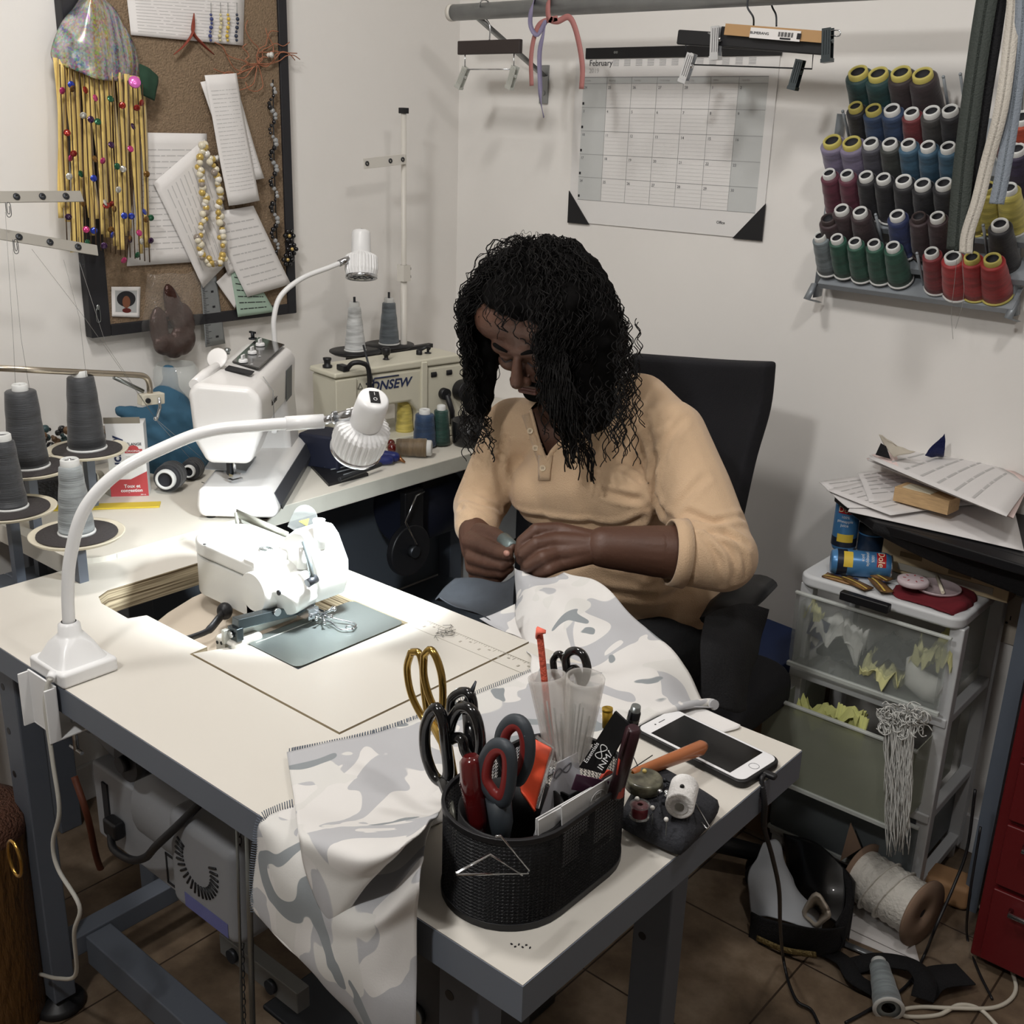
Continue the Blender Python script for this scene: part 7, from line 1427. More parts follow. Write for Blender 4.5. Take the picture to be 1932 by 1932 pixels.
# hair ---------------------------------------------------------------------
HM = mat('hair_black', (0, 0, 0)); HS = mat('hair_strand', (11, 9, 9), .6, spec=.22)
cap_ = MB()
cap_.ell(h(0.0, -.045, .050), (.115, .105, .085), RH).ell(h(.02, .015, .098), (.10, .055, .032), RH).ell(h(.085, .035, .06), (.035, .04, .045), RH)
Z = V((0, 0, 1))
cap_.cap(h(.105, .0, .03), h(.12, .0, .0) - Z * .13, .05, .035).cap(h(.10, .045, .03), h(.118, .045, -.02) - Z * .09, .032, .028).cap(h(.05, -.08, .0), h(.07, -.09, .0) - Z * .12, .06, .05)
cap_.cap(h(-.10, -.01, .03), h(-.122, .01, .0) - Z * .15, .036, .026).cap(h(-.05, -.09, .0), h(-.07, -.1, .0) - Z * .10, .06, .04)
hair = blob('hair', cap_, HM, .006, 4, per)
hv = hair.data; hv.update()
for v_ in hv.vertices: v_.co += v_.normal * .008 * noise.noise(v_.co * 45)
random.seed(77); st_m = MB(); cnt = 0
def face_zone(p):
    d_ = p - HC; s, f, u = d_.dot(S), d_.dot(F), d_.dot(U)
    return f > .02 and -.082 < s < .062 and u < .070
tries = 0
while cnt < 1500 and tries < 9000:
    tries += 1
    a = random.uniform(0, 2 * PI); cz = random.uniform(-.15, 1); sr = math.sqrt(1 - cz * cz)
    n_ = V((sr * math.cos(a), sr * math.sin(a), cz)); nw = (S * n_.x + F * n_.y + U * n_.z)
    p = h(0, -.015, .03) + S * n_.x * .085 + F * n_.y * .095 + U * n_.z * .092
    if face_zone(p): continue
    L_ = random.uniform(.10, .25); steps = 22; q = p.copy(); d_ = (nw * 1.0 + S * n_.x * .5).normalized(); path = []
    ph = random.uniform(0, 6.28); rr_ = random.uniform(.003, .0075); freq = random.uniform(70, 130); ok = True
    side = 1 if (q - HC).dot(S) > -.02 else -1
    for i in range(steps):
        d_ = (d_ * .80 + (-Z) * .20 + S * side * .03).normalized(); q = q + d_ * (L_ / steps)
        e = (q - h(0, -.02, .02)); rad = math.sqrt((e.dot(S) / .15) ** 2 + (e.dot(F) / .125) ** 2 + (max(0, e.dot(Z)) / .145) ** 2)
        if rad > 1: q = q - (e - Z * e.z).normalized() * .004
        if face_zone(q) : ok = False; break
        dd_ = (q - HC)
        if dd_.dot(F) > .0 and -.078 < dd_.dot(S) < .060 and dd_.dot(U) < .02: ok = False; break
        if e.z > .128: q.z -= (e.z - .128) * .7
        u1 = d_.orthogonal().normalized(); u2 = d_.cross(u1); t_ = i * L_ / steps; g = min(1, i / 5)
        path.append(q + (u1 * math.cos(ph + t_ * freq * 2) + u2 * math.sin(ph + t_ * freq * 2)) * rr_ * g)
    if not ok or len(path) < 8: continue
    st_m.tube(spl(path, 34), random.uniform(.0006, .0012), 4, caps=False); cnt += 1
# fringe that falls over half of the face, and flyaways
for i in range(110):
    s0 = random.uniform(.045, .10); q = h(s0, .070, .078 - s0 * .25); path = []; ph = random.uniform(0, 6); e_ = random.uniform(.10, .24)
    for k_ in range(16): t_ = k_ / 15; path.append(q + F * (.028 * math.sin(PI * min(1, t_ * 1.2)) + .006) + S * (.05 * t_ + .010 * math.sin(t_ * 3)) - U * (e_ * .35 * t_) - Z * (e_ * .75 * t_) + (S * math.cos(ph + t_ * 22) + F * math.sin(ph + t_ * 22)) * .004)
    st_m.tube(spl(path, 34), .0011, 4, caps=False)
for i in range(160):
    a = random.uniform(0, 2 * PI); n_ = (S * math.cos(a) + U * abs(math.sin(a)) + F * random.uniform(-.5, .2)).normalized(); q = h(0, -.02, .02) + n_ * .125; path = []; ph = random.uniform(0, 6)
    d_ = n_.copy()
    for k_ in range(10): d_ = (d_ * .8 - Z * .25 + n_ * .05).normalized(); q = q + d_ * .0035; path.append(q + V((math.cos(ph + k_ * 1.3), math.sin(ph + k_ * 1.1), math.cos(k_ * 1.7))) * .004)
    st_m.tube(spl(path, 24), .0004, 3, caps=False)
# frizzy curls at the lower ends of both sides
for i in range(150):
    side = i % 3
    if side == 0: q = W(random.uniform(872, 925), random.uniform(720, 790), 'y', random.uniform(1.47, 1.56)); e_ = random.uniform(.04, .10)
    elif side == 1: q = W(random.uniform(1075, 1200), random.uniform(700, 780), 'y', random.uniform(1.44, 1.50)); e_ = random.uniform(.05, .12)
    else: q = W(random.uniform(1150, 1205), random.uniform(600, 740), 'y', random.uniform(1.48, 1.56)); e_ = random.uniform(.04, .09)
    ph = random.uniform(0, 6); rr_ = random.uniform(.003, .006); dr_x = random.uniform(-.02, .02)
    path = [q + V((dr_x * t_ + rr_ * math.cos(ph + t_ * 16), rr_ * math.sin(ph + t_ * 16), -e_ * t_)) for t_ in [k_ / 17 for k_ in range(18)]]
    st_m.tube(spl(path, 36), .0009, 4, caps=False)
o = obj('curly_strands', st_m, HS, hair, rec=False); o['kind'] = 'stuff'
# front locks seen against the skin and shirt
lk = MB()
for pts in (((965, 600), (972, 625), (985, 640), (998, 652), (1010, 668)), ((985, 585), (1000, 610), (1012, 640), (1030, 660)), ((1100, 760), (1108, 800), (1112, 830), (1122, 858)), ((1140, 760), (1148, 790), (1152, 815), (1160, 835)), ((905, 780), (915, 810), (925, 840), (932, 870)), ((895, 760), (902, 800), (918, 815), (910, 835))):
    sp_ = spl([W(x, y, 'y', 1.435 if x < 1040 and y < 700 else 1.46) for x, y in pts], 40); lk.tube([p + V((.003 * math.sin(i * .9), 0, .002 * math.cos(i * .9))) for i, p in enumerate(sp_)], .0012, 5)
obj('loose_lock', lk, HS, hair)
# ================================================================ CAMOUFLAGE CLOTH
def camo_mat():
    m = bpy.data.materials.new('pale_camouflage'); m.use_nodes = True; n = m.node_tree.nodes; L = m.node_tree.links; b = n['Principled BSDF']
    tc = n.new('ShaderNodeTexCoord')
    def layer(sc_, loc, thr, col, prev, w=.004):
        mp = n.new('ShaderNodeMapping'); mp.inputs['Location'].default_value = loc; L.new(tc.outputs['Object'], mp.inputs[0])
        t = n.new('ShaderNodeTexNoise'); t.inputs['Scale'].default_value = sc_; t.inputs['Detail'].default_value = 2.2; t.inputs['Distortion'].default_value = .9; L.new(mp.outputs[0], t.inputs[0])
        r = n.new('ShaderNodeValToRGB'); r.color_ramp.elements[0].position = thr; r.color_ramp.elements[0].color = (0, 0, 0, 1); r.color_ramp.elements[1].position = thr + w; r.color_ramp.elements[1].color = (1, 1, 1, 1); L.new(t.outputs[0], r.inputs[0])
        x = n.new('ShaderNodeMix'); x.data_type = 'RGBA'; L.new(r.outputs[0], x.inputs[0]); x.inputs[6].default_value = prev if isinstance(prev, tuple) else (0, 0, 0, 1)
        if not isinstance(prev, tuple): L.new(prev, x.inputs[6])
        x.inputs[7].default_value = col; return x.outputs[2]
    c = layer(8, (0, 0, 0), .50, lin((180, 180, 183)), lin((218, 215, 212))); c = layer(7, (3, 1, 2), .585, lin((212, 210, 206)), c); c = layer(8.5, (5, 2, 7), .590, lin((138, 143, 146)), c)
    L.new(c, b.inputs['Base Color']); b.inputs['Roughness'].default_value = .9
    t = n.new('ShaderNodeTexNoise'); t.inputs['Scale'].default_value = 500; L.new(tc.outputs['Object'], t.inputs[0]); bp = n.new('ShaderNodeBump'); bp.inputs['Strength'].default_value = .12; L.new(t.outputs[0], bp.inputs['Height']); L.new(bp.outputs[0], b.inputs['Normal'])
    return m
CAMO = camo_mat(); SG = mat('overlock_thread', (92, 100, 112), .8)
cf = thing('camouflage_cloth', 'pale grey and white camouflage cloth held in the hands and spread over the table', 'cloth', (-.8, .9, T))
def serge(pts, par, w_=.0045, step=.0026):
    sp_ = spl(pts, 200); mb = MB(); acc = 0; last = sp_[0]
    for i in range(1, 200):
        acc += (sp_[i] - sp_[i - 1]).length
        if acc > step:
            acc = 0; t_ = (sp_[i] - sp_[i - 1]).normalized(); s = t_.cross((CAMPOS - sp_[i]).normalized()).normalized(); mb.tube([sp_[i] - s * w_ + t_ * .001, sp_[i] + s * w_ - t_ * .001], .0006, 4)
    return obj('serged_edge', mb, SG, par)
z = lambda x, y, o_=.004: W(x, y, 'z', T + o_)
fy = lambda x, y, v_=.600: W(x, y, 'y', v_)
# sheet lying on the table, from the near edge to the back edge
r1 = [z(548, 1418), z(640, 1400), z(740, 1372), z(850, 1330), z(930, 1296), z(1002, 1268)]
rows = [r1, [z(560, 1500), z(650, 1480, .012), z(750, 1450), z(860, 1400, .006), z(960, 1350), z(1090, 1290, .008)], [z(590, 1560), z(680, 1530), z(770, 1500, .008), z(880, 1460), z(1010, 1400, .006), z(1180, 1335, .008)], [z(700, 1620), z(760, 1590), z(830, 1550), z(930, 1520), z(1060, 1450), z(1215, 1376, .004)]]
for r_ in rows:
    for i, p in enumerate(r_):
        if p.y < .628: r_[i] = V((p.x, .628, T + .006))
top = obj('table_panel', patch(rows, 40, 60, .003, 14), CAMO, cf, solid=.0012); serge(r1, top)
# upper flap folded over the front edge
fl_ = [[z(541, 1420, .010), z(620, 1404, .011), z(700, 1386, .012), z(800, 1352, .012), z(835, 1345, .012)], [z(548, 1465, .012), z(630, 1455, .013), z(720, 1445, .014), z(805, 1440, .014), z(838, 1440, .012)],
 [z(556, 1514, .014), z(640, 1525, .014), z(725, 1530, .015), z(805, 1527, .014), z(834, 1522, .012)], [fy(563, 1575, .592), fy(630, 1595, .588), fy(695, 1605, .590), fy(760, 1590, .598), fy(800, 1560, .610)],
 [fy(574, 1640, .588), fy(620, 1660, .582), fy(660, 1668, .584), fy(700, 1652, .590), fy(735, 1625, .596)], [fy(604, 1715, .586), fy(618, 1724, .582), fy(632, 1730, .582), fy(650, 1715, .586), fy(670, 1695, .590)], [fy(622, 1748, .587), fy(626, 1749, .585), fy(630, 1748, .585), fy(634, 1744, .586), fy(638, 1740, .588)]]
fo = obj('folded_flap', patch(fl_, 70, 40, .0035, 18), CAMO, cf, solid=.0015); serge(fl_[0], fo)
# lower layer hanging down the front
un = [[z(556, 1514, .006), z(640, 1530, .006), z(740, 1530, .006), z(832, 1520, .006)], [z(492, 1546, .008), z(600, 1600, .008), z(720, 1640, .010), z(800, 1585, .02)], [fy(482, 1600, .606), fy(580, 1680, .592), fy(690, 1730, .582), fy(795, 1650, .600)], [fy(478, 1660, .606), fy(560, 1745, .590), fy(680, 1780, .575), fy(786, 1735, .600)], [fy(480, 1722, .604), fy(560, 1800, .588), fy(680, 1835, .570), fy(785, 1840, .596)], [fy(560, 1778, .600), fy(612, 1850, .586), fy(700, 1890, .570), fy(785, 1900, .592)], [fy(640, 1872, .598), fy(672, 1920, .588), fy(720, 1960, .574), fy(785, 1975, .590)], [fy(685, 1940, .596), fy(700, 1980, .590), fy(740, 2010, .580), fy(785, 2030, .590)]]
for i, p in enumerate(un[1]):
    if p.y < .605: un[1][i] = V((p.x, .605, T + .004))
lw_ = obj('hanging_panel', patch(un, 80, 50, .006, 12), CAMO, cf, solid=.0012)
serge([z(556, 1514, .008), z(520, 1528, .008), un[1][0], un[2][0], un[3][0], un[4][0]], lw_)
# part held in the hands, falling over the back edge of the table
b_ = lambda x, y, v_: W(x, y, 'y', v_)
hp_ = [[b_(972, 1072, 1.35), b_(985, 1080, 1.335), b_(1002, 1088, 1.33), b_(1022, 1090, 1.33), b_(1045, 1086, 1.335), b_(1064, 1078, 1.35)], [b_(975, 1110, 1.32), b_(995, 1120, 1.29), b_(1025, 1125, 1.275), b_(1060, 1122, 1.285), b_(1095, 1112, 1.31), b_(1130, 1100, 1.33)],
 [b_(970, 1160, 1.27), b_(1000, 1172, 1.235), b_(1045, 1180, 1.22), b_(1095, 1176, 1.23), b_(1140, 1165, 1.26), b_(1185, 1150, 1.29)], [b_(968, 1205, 1.21), b_(1010, 1222, 1.185), b_(1065, 1235, 1.18), b_(1125, 1235, 1.19), b_(1185, 1222, 1.21), b_(1250, 1208, 1.25)],
 [z(1000, 1236, .008), z(1045, 1262, .012), z(1100, 1285, .014), z(1165, 1290, .020), z(1235, 1280, .03), b_(1292, 1262, 1.22)], [z(1002, 1268, .006), z(1060, 1305, .008), z(1130, 1330, .010), z(1200, 1336, .012), z(1275, 1332, .016), b_(1330, 1318, 1.19)], [z(1012, 1300, .005), z(1075, 1340, .006), z(1140, 1362, .007), z(1208, 1368, .008), z(1270, 1338, .012), z(1345, 1328, .012)]]
obj('held_panel', patch(hp_, 70, 60, .011, 13), CAMO, cf, solid=.0015)
obj('rolled_hem', MB().tube(spl([z(1205, 1368, .008), z(1240, 1348, .010), z(1290, 1332, .014), b_(1335, 1326, 1.185), b_(1348, 1330, 1.18)], 30), [.003 + .004 * i / 29 for i in range(30)], 12), CAMO, cf)
dk = [[b_(858, 1088, 1.34), b_(900, 1092, 1.33), b_(945, 1098, 1.33), b_(972, 1085, 1.34)], [b_(835, 1110, 1.30), b_(885, 1120, 1.30), b_(935, 1135, 1.29), b_(968, 1130, 1.30)], [b_(822, 1128, 1.25), b_(875, 1145, 1.25), b_(925, 1165, 1.23), b_(968, 1165, 1.25)], [b_(830, 1128, 1.185), b_(870, 1146, 1.185), b_(915, 1168, 1.178), b_(968, 1195, 1.18)]]
obj('lap_panel', patch(dk, 30, 40, .008, 14), mat('shaded_camouflage', (56, 60, 66), .9, var=.45, vscale=9), cf, solid=.0015)  # underside of the pale cloth, its shade put into the darker colour
obj('lap_fold', patch([[b_(905, 1168, 1.176), b_(930, 1160, 1.19), b_(972, 1140, 1.22)], [b_(925, 1180, 1.174), b_(950, 1180, 1.18), b_(974, 1175, 1.20)], [b_(950, 1192, 1.172), b_(968, 1198, 1.175), b_(985, 1206, 1.18)]], 16, 20, .002, 20), CAMO, cf, solid=.0015)
# ================================================================ MESH ORGANIZER
og = thing('mesh_organizer', 'black wire mesh desk organizer full of scissors and tools at the front table corner', 'organizer', (-.588, .757, T))
def stad(r, y0, y1, n=16): return [(-.588 + r * math.cos(a), y0 + r * math.sin(a)) for a in [PI + PI * i / n for i in range(n + 1)]] + [(-.588 + r * math.cos(a), y1 + r * math.sin(a)) for a in [PI * i / n for i in range(n + 1)]]
def lerp_loop(o_, N):
    o_ = [V((x, y, 0)) for x, y in o_]; o_.append(o_[0]); L_ = [0]
    for i in range(1, len(o_)): L_.append(L_[-1] + (o_[i] - o_[i - 1]).length)
    r_ = []; j = 0
    for k_ in range(N):
        t_ = L_[-1] * k_ / N
        while L_[j + 1] < t_: j += 1
        r_.append(o_[j].lerp(o_[j + 1], (t_ - L_[j]) / (L_[j + 1] - L_[j])))
    return r_
def mesh_wall(name, loop, z0, z1, rows_, par, closed=True, th=.0011):
    mb = MB(); N = len(loop); vs = []; fs = []
    for i in range(rows_ + 1):
        for k_ in range(N): q = loop[k_] if i % 2 == 0 or (not closed and k_ == N - 1) else loop[k_].lerp(loop[(k_ + 1) % N], .5); vs.append(V((q.x, q.y, z0 + (z1 - z0) * i / rows_)))
    for i in range(0, rows_ - 1):
        for k_ in range(N if closed else N - 1):
            a = k_ if i % 2 == 0 else (k_ + 1) % N
            if not closed and a >= N: continue
            fs.append((i * N + a, (i + 1) * N + k_, (i + 2) * N + a, (i + 1) * N + (k_ - 1 if i % 2 == 0 else k_ + 0) % N) if i % 2 == 0 else (i * N + a, (i + 1) * N + (k_ + 1) % N, (i + 2) * N + a, (i + 1) * N + k_))
    o = obj(name, mb.add(vs, fs), BLACK, par, rec=False); q = o.modifiers.new('w', 'WIREFRAME'); q.thickness = th; q.use_replace = True; return o
lp = lerp_loop(stad(.066, .716, .798), 120); mesh_wall('mesh_wall', lp, T + .006, T + .100, 48, og, th=.00075)
for z0, z1, e in ((T, T + .008, .0015), (T + .097, T + .103, .002)):
    o_ = lerp_loop(stad(.066 + e, .716, .798), 80); i_ = lerp_loop(stad(.066 - e, .716, .798), 80)
    obj('rim', MB().grid([[V((p.x, p.y, zz)) for p in L_] for L_, zz in ((i_, z0), (o_, z0), (o_, z1), (i_, z1), (i_, z0))], False, True), BLACK, og, bevel=.0008)
obj('base', MB().prism(stad(.066, .716, .798), T + .0005, T + .003), BLACK, og)
SM = mat('organizer_black', (16, 16, 18), .5)
obj('compartment', MB().tube([(-.585, .715, T + .003), (-.585, .715, T + .096)], [.052, .052], 36, caps=False), SM, og, solid=.002)
obj('divider', MB().b2((-.651, .770, T + .003), (-.525, .772, T + .094)), SM, og)
obj('front_panel', MB().b2((-.5245, .716, T + .045), (-.5235, .798, T + .052)).b2((-.5245, .714, T + .003), (-.5225, .717, T + .1)), SM, og)
tri = MB().tube([W(x_, y_, 'x', -.514) for x_, y_ in ((985, 1651), (924, 1612), (861, 1648), (863, 1650), (996, 1648), (998, 1642), (944, 1577), (936, 1578))], .0011, 8)
tag(obj('triangle_clip', tri, CHROME), 'triangular wire paper clip hooked on the near end of the black organizer', 'paper clip')
# ---- things in it
iy = lambda x, y, v_: W(x, y, 'y', v_)
def bow(root, name, pts, yv, r, m, flat=None, n=40): return obj(name, MB().tube(spl([iy(x, y, yv) for x, y in pts + pts[:1]], n)[:-1], r, 10, closed=True, flat=flat), m, root)
def blade(root, x, y, yv, m=IRON, w_=.008): p = iy(x, y, yv); return obj('blade', MB().tube([p, V((p.x * .4 - .6 * .6, yv * .5 + .36, T + .012))], [w_, .003], 6, flat=(1, .25)), m, root)
GOLD = mat('brass', (176, 146, 80), .22, 1)
sc_ = thing('gold_scissors', 'scissors with shiny gold handles standing highest at the left of the organizer', 'scissors', iy(830, 1400, .76))
bow(sc_, 'handle', [(776, 1230), (768, 1262), (776, 1310), (797, 1352), (806, 1350), (800, 1300), (797, 1255), (790, 1232)], .765, .0042, GOLD); bow(sc_, 'handle', [(800, 1235), (800, 1275), (812, 1320), (828, 1345), (835, 1330), (834, 1280), (824, 1243), (812, 1226)], .758, .0042, GOLD)
obj('shank', MB().tube([iy(806, 1345, .762), iy(840, 1400, .75), iy(860, 1500, .73)], [.006, .008, .006], 8), GOLD, sc_); blade(sc_, 855, 1490, .73)
GB = mat('gloss_black', (14, 14, 16), .18, coat=.5)
sc_ = thing('black_scissors', 'large shears with glossy black handles leaning left in the organizer', 'scissors', iy(830, 1450, .72))
bow(sc_, 'handle', [(812, 1345), (802, 1375), (803, 1420), (818, 1462), (836, 1475), (846, 1460), (842, 1410), (836, 1360), (824, 1336)], .722, .0062, GB); bow(sc_, 'handle', [(845, 1400), (852, 1362), (868, 1335), (890, 1340), (903, 1370), (906, 1412), (896, 1440), (878, 1418), (872, 1395), (860, 1392)], .730, .0058, GB)
obj('shank', MB().tube([iy(838, 1468, .722), iy(856, 1500, .72), iy(868, 1545, .715)], [.009, .011, .008], 10), GB, sc_); blade(sc_, 862, 1530, .715)
sc_ = thing('black_scissors', 'second pair of glossy black scissors standing behind the large shears', 'scissors', iy(880, 1360, .75))
bow(sc_, 'handle', [(850, 1345), (853, 1318), (872, 1305), (888, 1312), (893, 1340), (884, 1350), (872, 1330), (862, 1340)], .755, .0052, GB); obj('shank', MB().tube([iy(884, 1345, .752), iy(896, 1400, .75), iy(890, 1480, .74)], [.007, .012, .009], 10), GB, sc_); obj('blade', MB().tube([iy(880, 1330, .755), iy(898, 1285, .76)], [.006, .0012], 6, flat=(1, .3)), IRON, sc_)
RD = mat('handle_red', (128, 40, 38), .4); DG = mat('handle_slate', (54, 60, 66), .5)
sc_ = thing('red_scissors', 'scissors with dark grey and red soft-grip handles in the middle of the organizer', 'scissors', iy(950, 1460, .70))
for pts, yv in (([(930, 1500), (912, 1470), (918, 1430), (936, 1408), (956, 1412), (962, 1440), (958, 1485), (948, 1510)], .695), ([(958, 1450), (946, 1415), (950, 1380), (968, 1362), (986, 1368), (996, 1400), (992, 1440), (975, 1470)], .715)):
    o = bow(sc_, 'handle', pts, yv, .0062, DG, (1.3, 1)); c_ = V((sum(x for x, y in pts) / 8, sum(y for x, y in pts) / 8, 0)); bow(sc_, 'handle_lining', [(c_.x + (x - c_.x) * .80, c_.y + (y - c_.y) * .86) for x, y in pts], yv - .002, .0045, RD, (1.3, 1))
obj('shank', MB().tube([iy(940, 1505, .70), iy(945, 1550, .70), iy(945, 1590, .70)], [.013, .012, .008], 10), DG, sc_); blade(sc_, 945, 1580, .70)
sd_ = thing('screwdriver', 'screwdriver with translucent dark red handle at the front of the organizer', 'screwdriver', iy(895, 1500, .69))
obj('handle', MB().tube([iy(887, 1425, .69), iy(889, 1435, .69), iy(892, 1480, .69), iy(902, 1545, .688), iy(905, 1570, .688)], [.007, .0115, .0125, .0105, .007], 8), mat('ruby_plastic', (96, 18, 20), .18, coat=.6, trans=.3), sd_); obj('shaft', MB().cyl(iy(905, 1570, .688), V((-.60, .69, T + .01)), .003), CHROME, sd_)
tw = thing('tweezers', 'flat grey steel tweezers at the left rim of the organizer', 'tweezers', iy(852, 1540, .70)); 
for dx in (-4, 4): obj('prong', MB().tube([iy(846 + dx, 1512, .70), iy(856 + dx, 1560, .69)], .0028, 4), mat('galvanised', (0, 0, 0)), tw)
oc_ = patch([[iy(1010, 1395, .765), iy(1042, 1412, .765)], [iy(982, 1480, .745), iy(1012, 1520, .745)], [iy(990, 1500, .74), iy(1010, 1530, .74)]], 8, 8); tag(obj('needle_packet', oc_, mat('orange_card', (226, 84, 52), .5), solid=.002), 'bright orange needle packet beside the red scissors', 'packet')
obj('clear_edge', MB().tube([iy(1012, 1390, .764), iy(1044, 1410, .764), iy(1014, 1524, .744)], .0022, 6), GLASS, bpy.data.objects['needle_packet'])
TUB = mat('frosted_tube', (232, 228, 222), .2, trans=.35, ior=1.15, alpha=.45)
for (a, b, yv, lb) in (((1032, 1275), (1055, 1440), .79, 'clear plastic needle tube at the left of the pair in the organizer'), ((1105, 1278), (1085, 1440), .795, 'clear plastic needle tube at the right of the pair in the organizer')):
    p, q = iy(a[0], a[1], yv), iy(b[0], b[1], yv); M_ = frame(q, None, z=p - q, y=(0, 1, 0)); Lq = (p - q).length
    o = tag(obj('clear_tube', MB().lathe([(0, 0), (.011, 0), (.013, .01), (.0195, Lq - .004), (.0195, Lq), (.0175, Lq), (.0175, Lq - .005), (.011, .008)], 28, M_), TUB), lb, 'tube')
    nd = MB()
    for k_ in range(6): nd.cyl(M_ @ V((.006 * math.cos(k_), .006 * math.sin(k_), .005)), M_ @ V((.009 * math.cos(k_), .009 * math.sin(k_), Lq * (.5 + .05 * k_))), .0009)
    obj('needles', nd, [STEEL, mat('orange_card', (0, 0, 0))][0], o)
    bpy.data.objects[o.name].data.update()
st_ = thing('orange_twist', 'orange twisted paper tie sticking up from the left clear tube', 'tie', iy(1020, 1200, .79)); obj('stem', MB().tube(spl([iy(1018, 1196, .79), iy(1022, 1230, .79), iy(1028, 1290, .79), iy(1040, 1400, .79)], 20), .0036, 6), mat('orange_paper', (214, 96, 74), .7, bump=.5, bscale=300), st_); obj('frayed_tip', MB().tube([iy(1012, 1202, .79), iy(1014, 1190, .785), iy(1030, 1192, .79)], [.003, .005, .002], 6, flat=(1, .4)), mat('coral_paper', (236, 116, 96), .7), st_)
sc_ = thing('small_black_scissors', 'black scissors handles looking out behind the two clear tubes', 'scissors', iy(1075, 1260, .82))
bow(sc_, 'handle', [(1046, 1270), (1044, 1245), (1056, 1234), (1066, 1250), (1068, 1280), (1060, 1290)], .822, .0038, GB); bow(sc_, 'handle', [(1070, 1270), (1068, 1240), (1082, 1228), (1100, 1236), (1108, 1265), (1098, 1290), (1086, 1262)], .820, .0045, GB); obj('shank', MB().tube([iy(1072, 1285, .82), iy(1076, 1420, .80)], [.006, .003], 8), GB, sc_)
# cards
def card(name, px, yv, m, label, cat='card', th=.0012):
    q = [W(x, y, 'x', yv) if yv < 0 else iy(x, y, yv) for x, y in px] if not isinstance(yv, tuple) else [iy(x, y, yv[i]) for i, (x, y) in enumerate(px)]
    nn = (q[1] - q[0]).cross(q[3] - q[0]).normalized() * th; mb = MB().add(q + [p + nn for p in q], [(0, 1, 2, 3), (7, 6, 5, 4), (0, 4, 5, 1), (1, 5, 6, 2), (2, 6, 7, 3), (3, 7, 4, 0)]); return tag(obj(name, mb, m), label, cat), q
o, q = card('grey_card', [(1052, 1440), (1090, 1420), (1105, 1540), (1000, 1600)], (.77, .79, .79, .74), mat('card_grey', (190, 190, 196), .6), 'light grey swirl-printed card leaning at the back of the organizer cards')
obj('swirl_print', MB().tube([(q[0] + q[1]) / 2 + (q[3] - q[0]) * .15 + (q[1] - q[0]).normalized() * .009 * math.cos(a) + (q[3] - q[0]).normalized() * .005 * math.sin(a * 2) + V((0, -.0016, .0012)) for a in [i * PI / 12 for i in range(24)]], .0009, 5, closed=True), mat('print_grey', (110, 110, 116), .5), o)
card('purple_card', [(1088, 1462), (1150, 1475), (1140, 1500), (1078, 1490)], (.77, .80, .80, .77), mat('plum_print', (72, 36, 60), .4), 'small card with dark plum picture behind the white cards')
o, q = card('black_card', [(1075, 1500), (1160, 1458), (1165, 1490), (1072, 1540)], -.553, INK, 'narrow black printed card with white lettering in front of the swirl card')
d_ = q[1] - q[0]; text('card_lettering', 'Inman Essentials', .0068, frame((q[0] + q[2]) / 2 - d_ * .1 + V((.0006, -.0022, .001)), d_, z=(.3, -1, .45)), WHITE, o)
for i, (px, lb) in enumerate((([(1012, 1545), (1158, 1462), (1158, 1580), (1012, 1690)], 'tall white card behind the front pair in the organizer'), ([(1016, 1548), (1080, 1512), (1080, 1600), (1016, 1650)], 'shorter white card at the left of the front compartment'), ([(1060, 1522), (1166, 1458), (1164, 1530), (1062, 1600)], 'white card with a line drawing at the front of the organizer'))):
    o, q = card('white_card', px, -.541 + .005 * i, WHITE, lb)
    for p in range(0): pass
c_ = q[0] + (q[1] - q[0]) * .62 + (q[3] - q[0]) * .3; dx_ = (q[1] - q[0]).normalized(); dz_ = V((0, 0, 1)); nn = V((.0016, -.0016, 0)); dr_ = MB().tube([c_ + nn + dx_ * .012 * math.cos(a) + dz_ * .009 * math.sin(a) for a in [i * PI / 12 for i in range(13)]], .0004, 4); dr_.tube([c_ + nn - dx_ * .006, c_ + nn + dx_ * .006], .0004, 4).tube([c_ + nn + dz_ * .006 - dx_ * .005, c_ + nn + dz_ * .006 + dx_ * .005], .0004, 4).tube([c_ + nn - dx_ * .005 - dz_ * .002, c_ + nn - dx_ * .005 + dz_ * .006], .0004, 4).tube([c_ + nn + dx_ * .004 - dz_ * .002, c_ + nn + dx_ * .004 + dz_ * .006], .0004, 4)
obj('line_drawing', dr_, INKG, o)
o, q = card('black_package', [(1160, 1342), (1188, 1368), (1138, 1460), (1092, 1448)], (.80, .80, .79, .785), mat('matte_black_card', (16, 16, 18), .45), 'black hair-care sachet with white logo lettering sticking up diagonally', 'package', .003)
dn = (q[0] - q[3]).normalized(); nz = (CAMPOS - q[0]).normalized(); ct_ = (q[0] + q[1] + q[2] + q[3]) / 4 + nz * .0045; fm = frame(ct_ - dn * .012, dn, z=nz); text('logo_lettering', 'INMAN', .0085, fm @ Matrix.Translation((.002, -.0075, 0)), WHITE, o, sx=1.1); text('logo_lettering', 'Essentials', .006, fm @ Matrix.Translation((-.004, .008, 0)), WHITE, o)
obj('logo_swirl', MB().tube([fm @ V((.007 * math.cos(a) + .002, .0035 * math.sin(2 * a) + .0005, 0)) for a in [i * PI / 14 for i in range(28)]], .0005, 5, closed=True), WHITE, o)
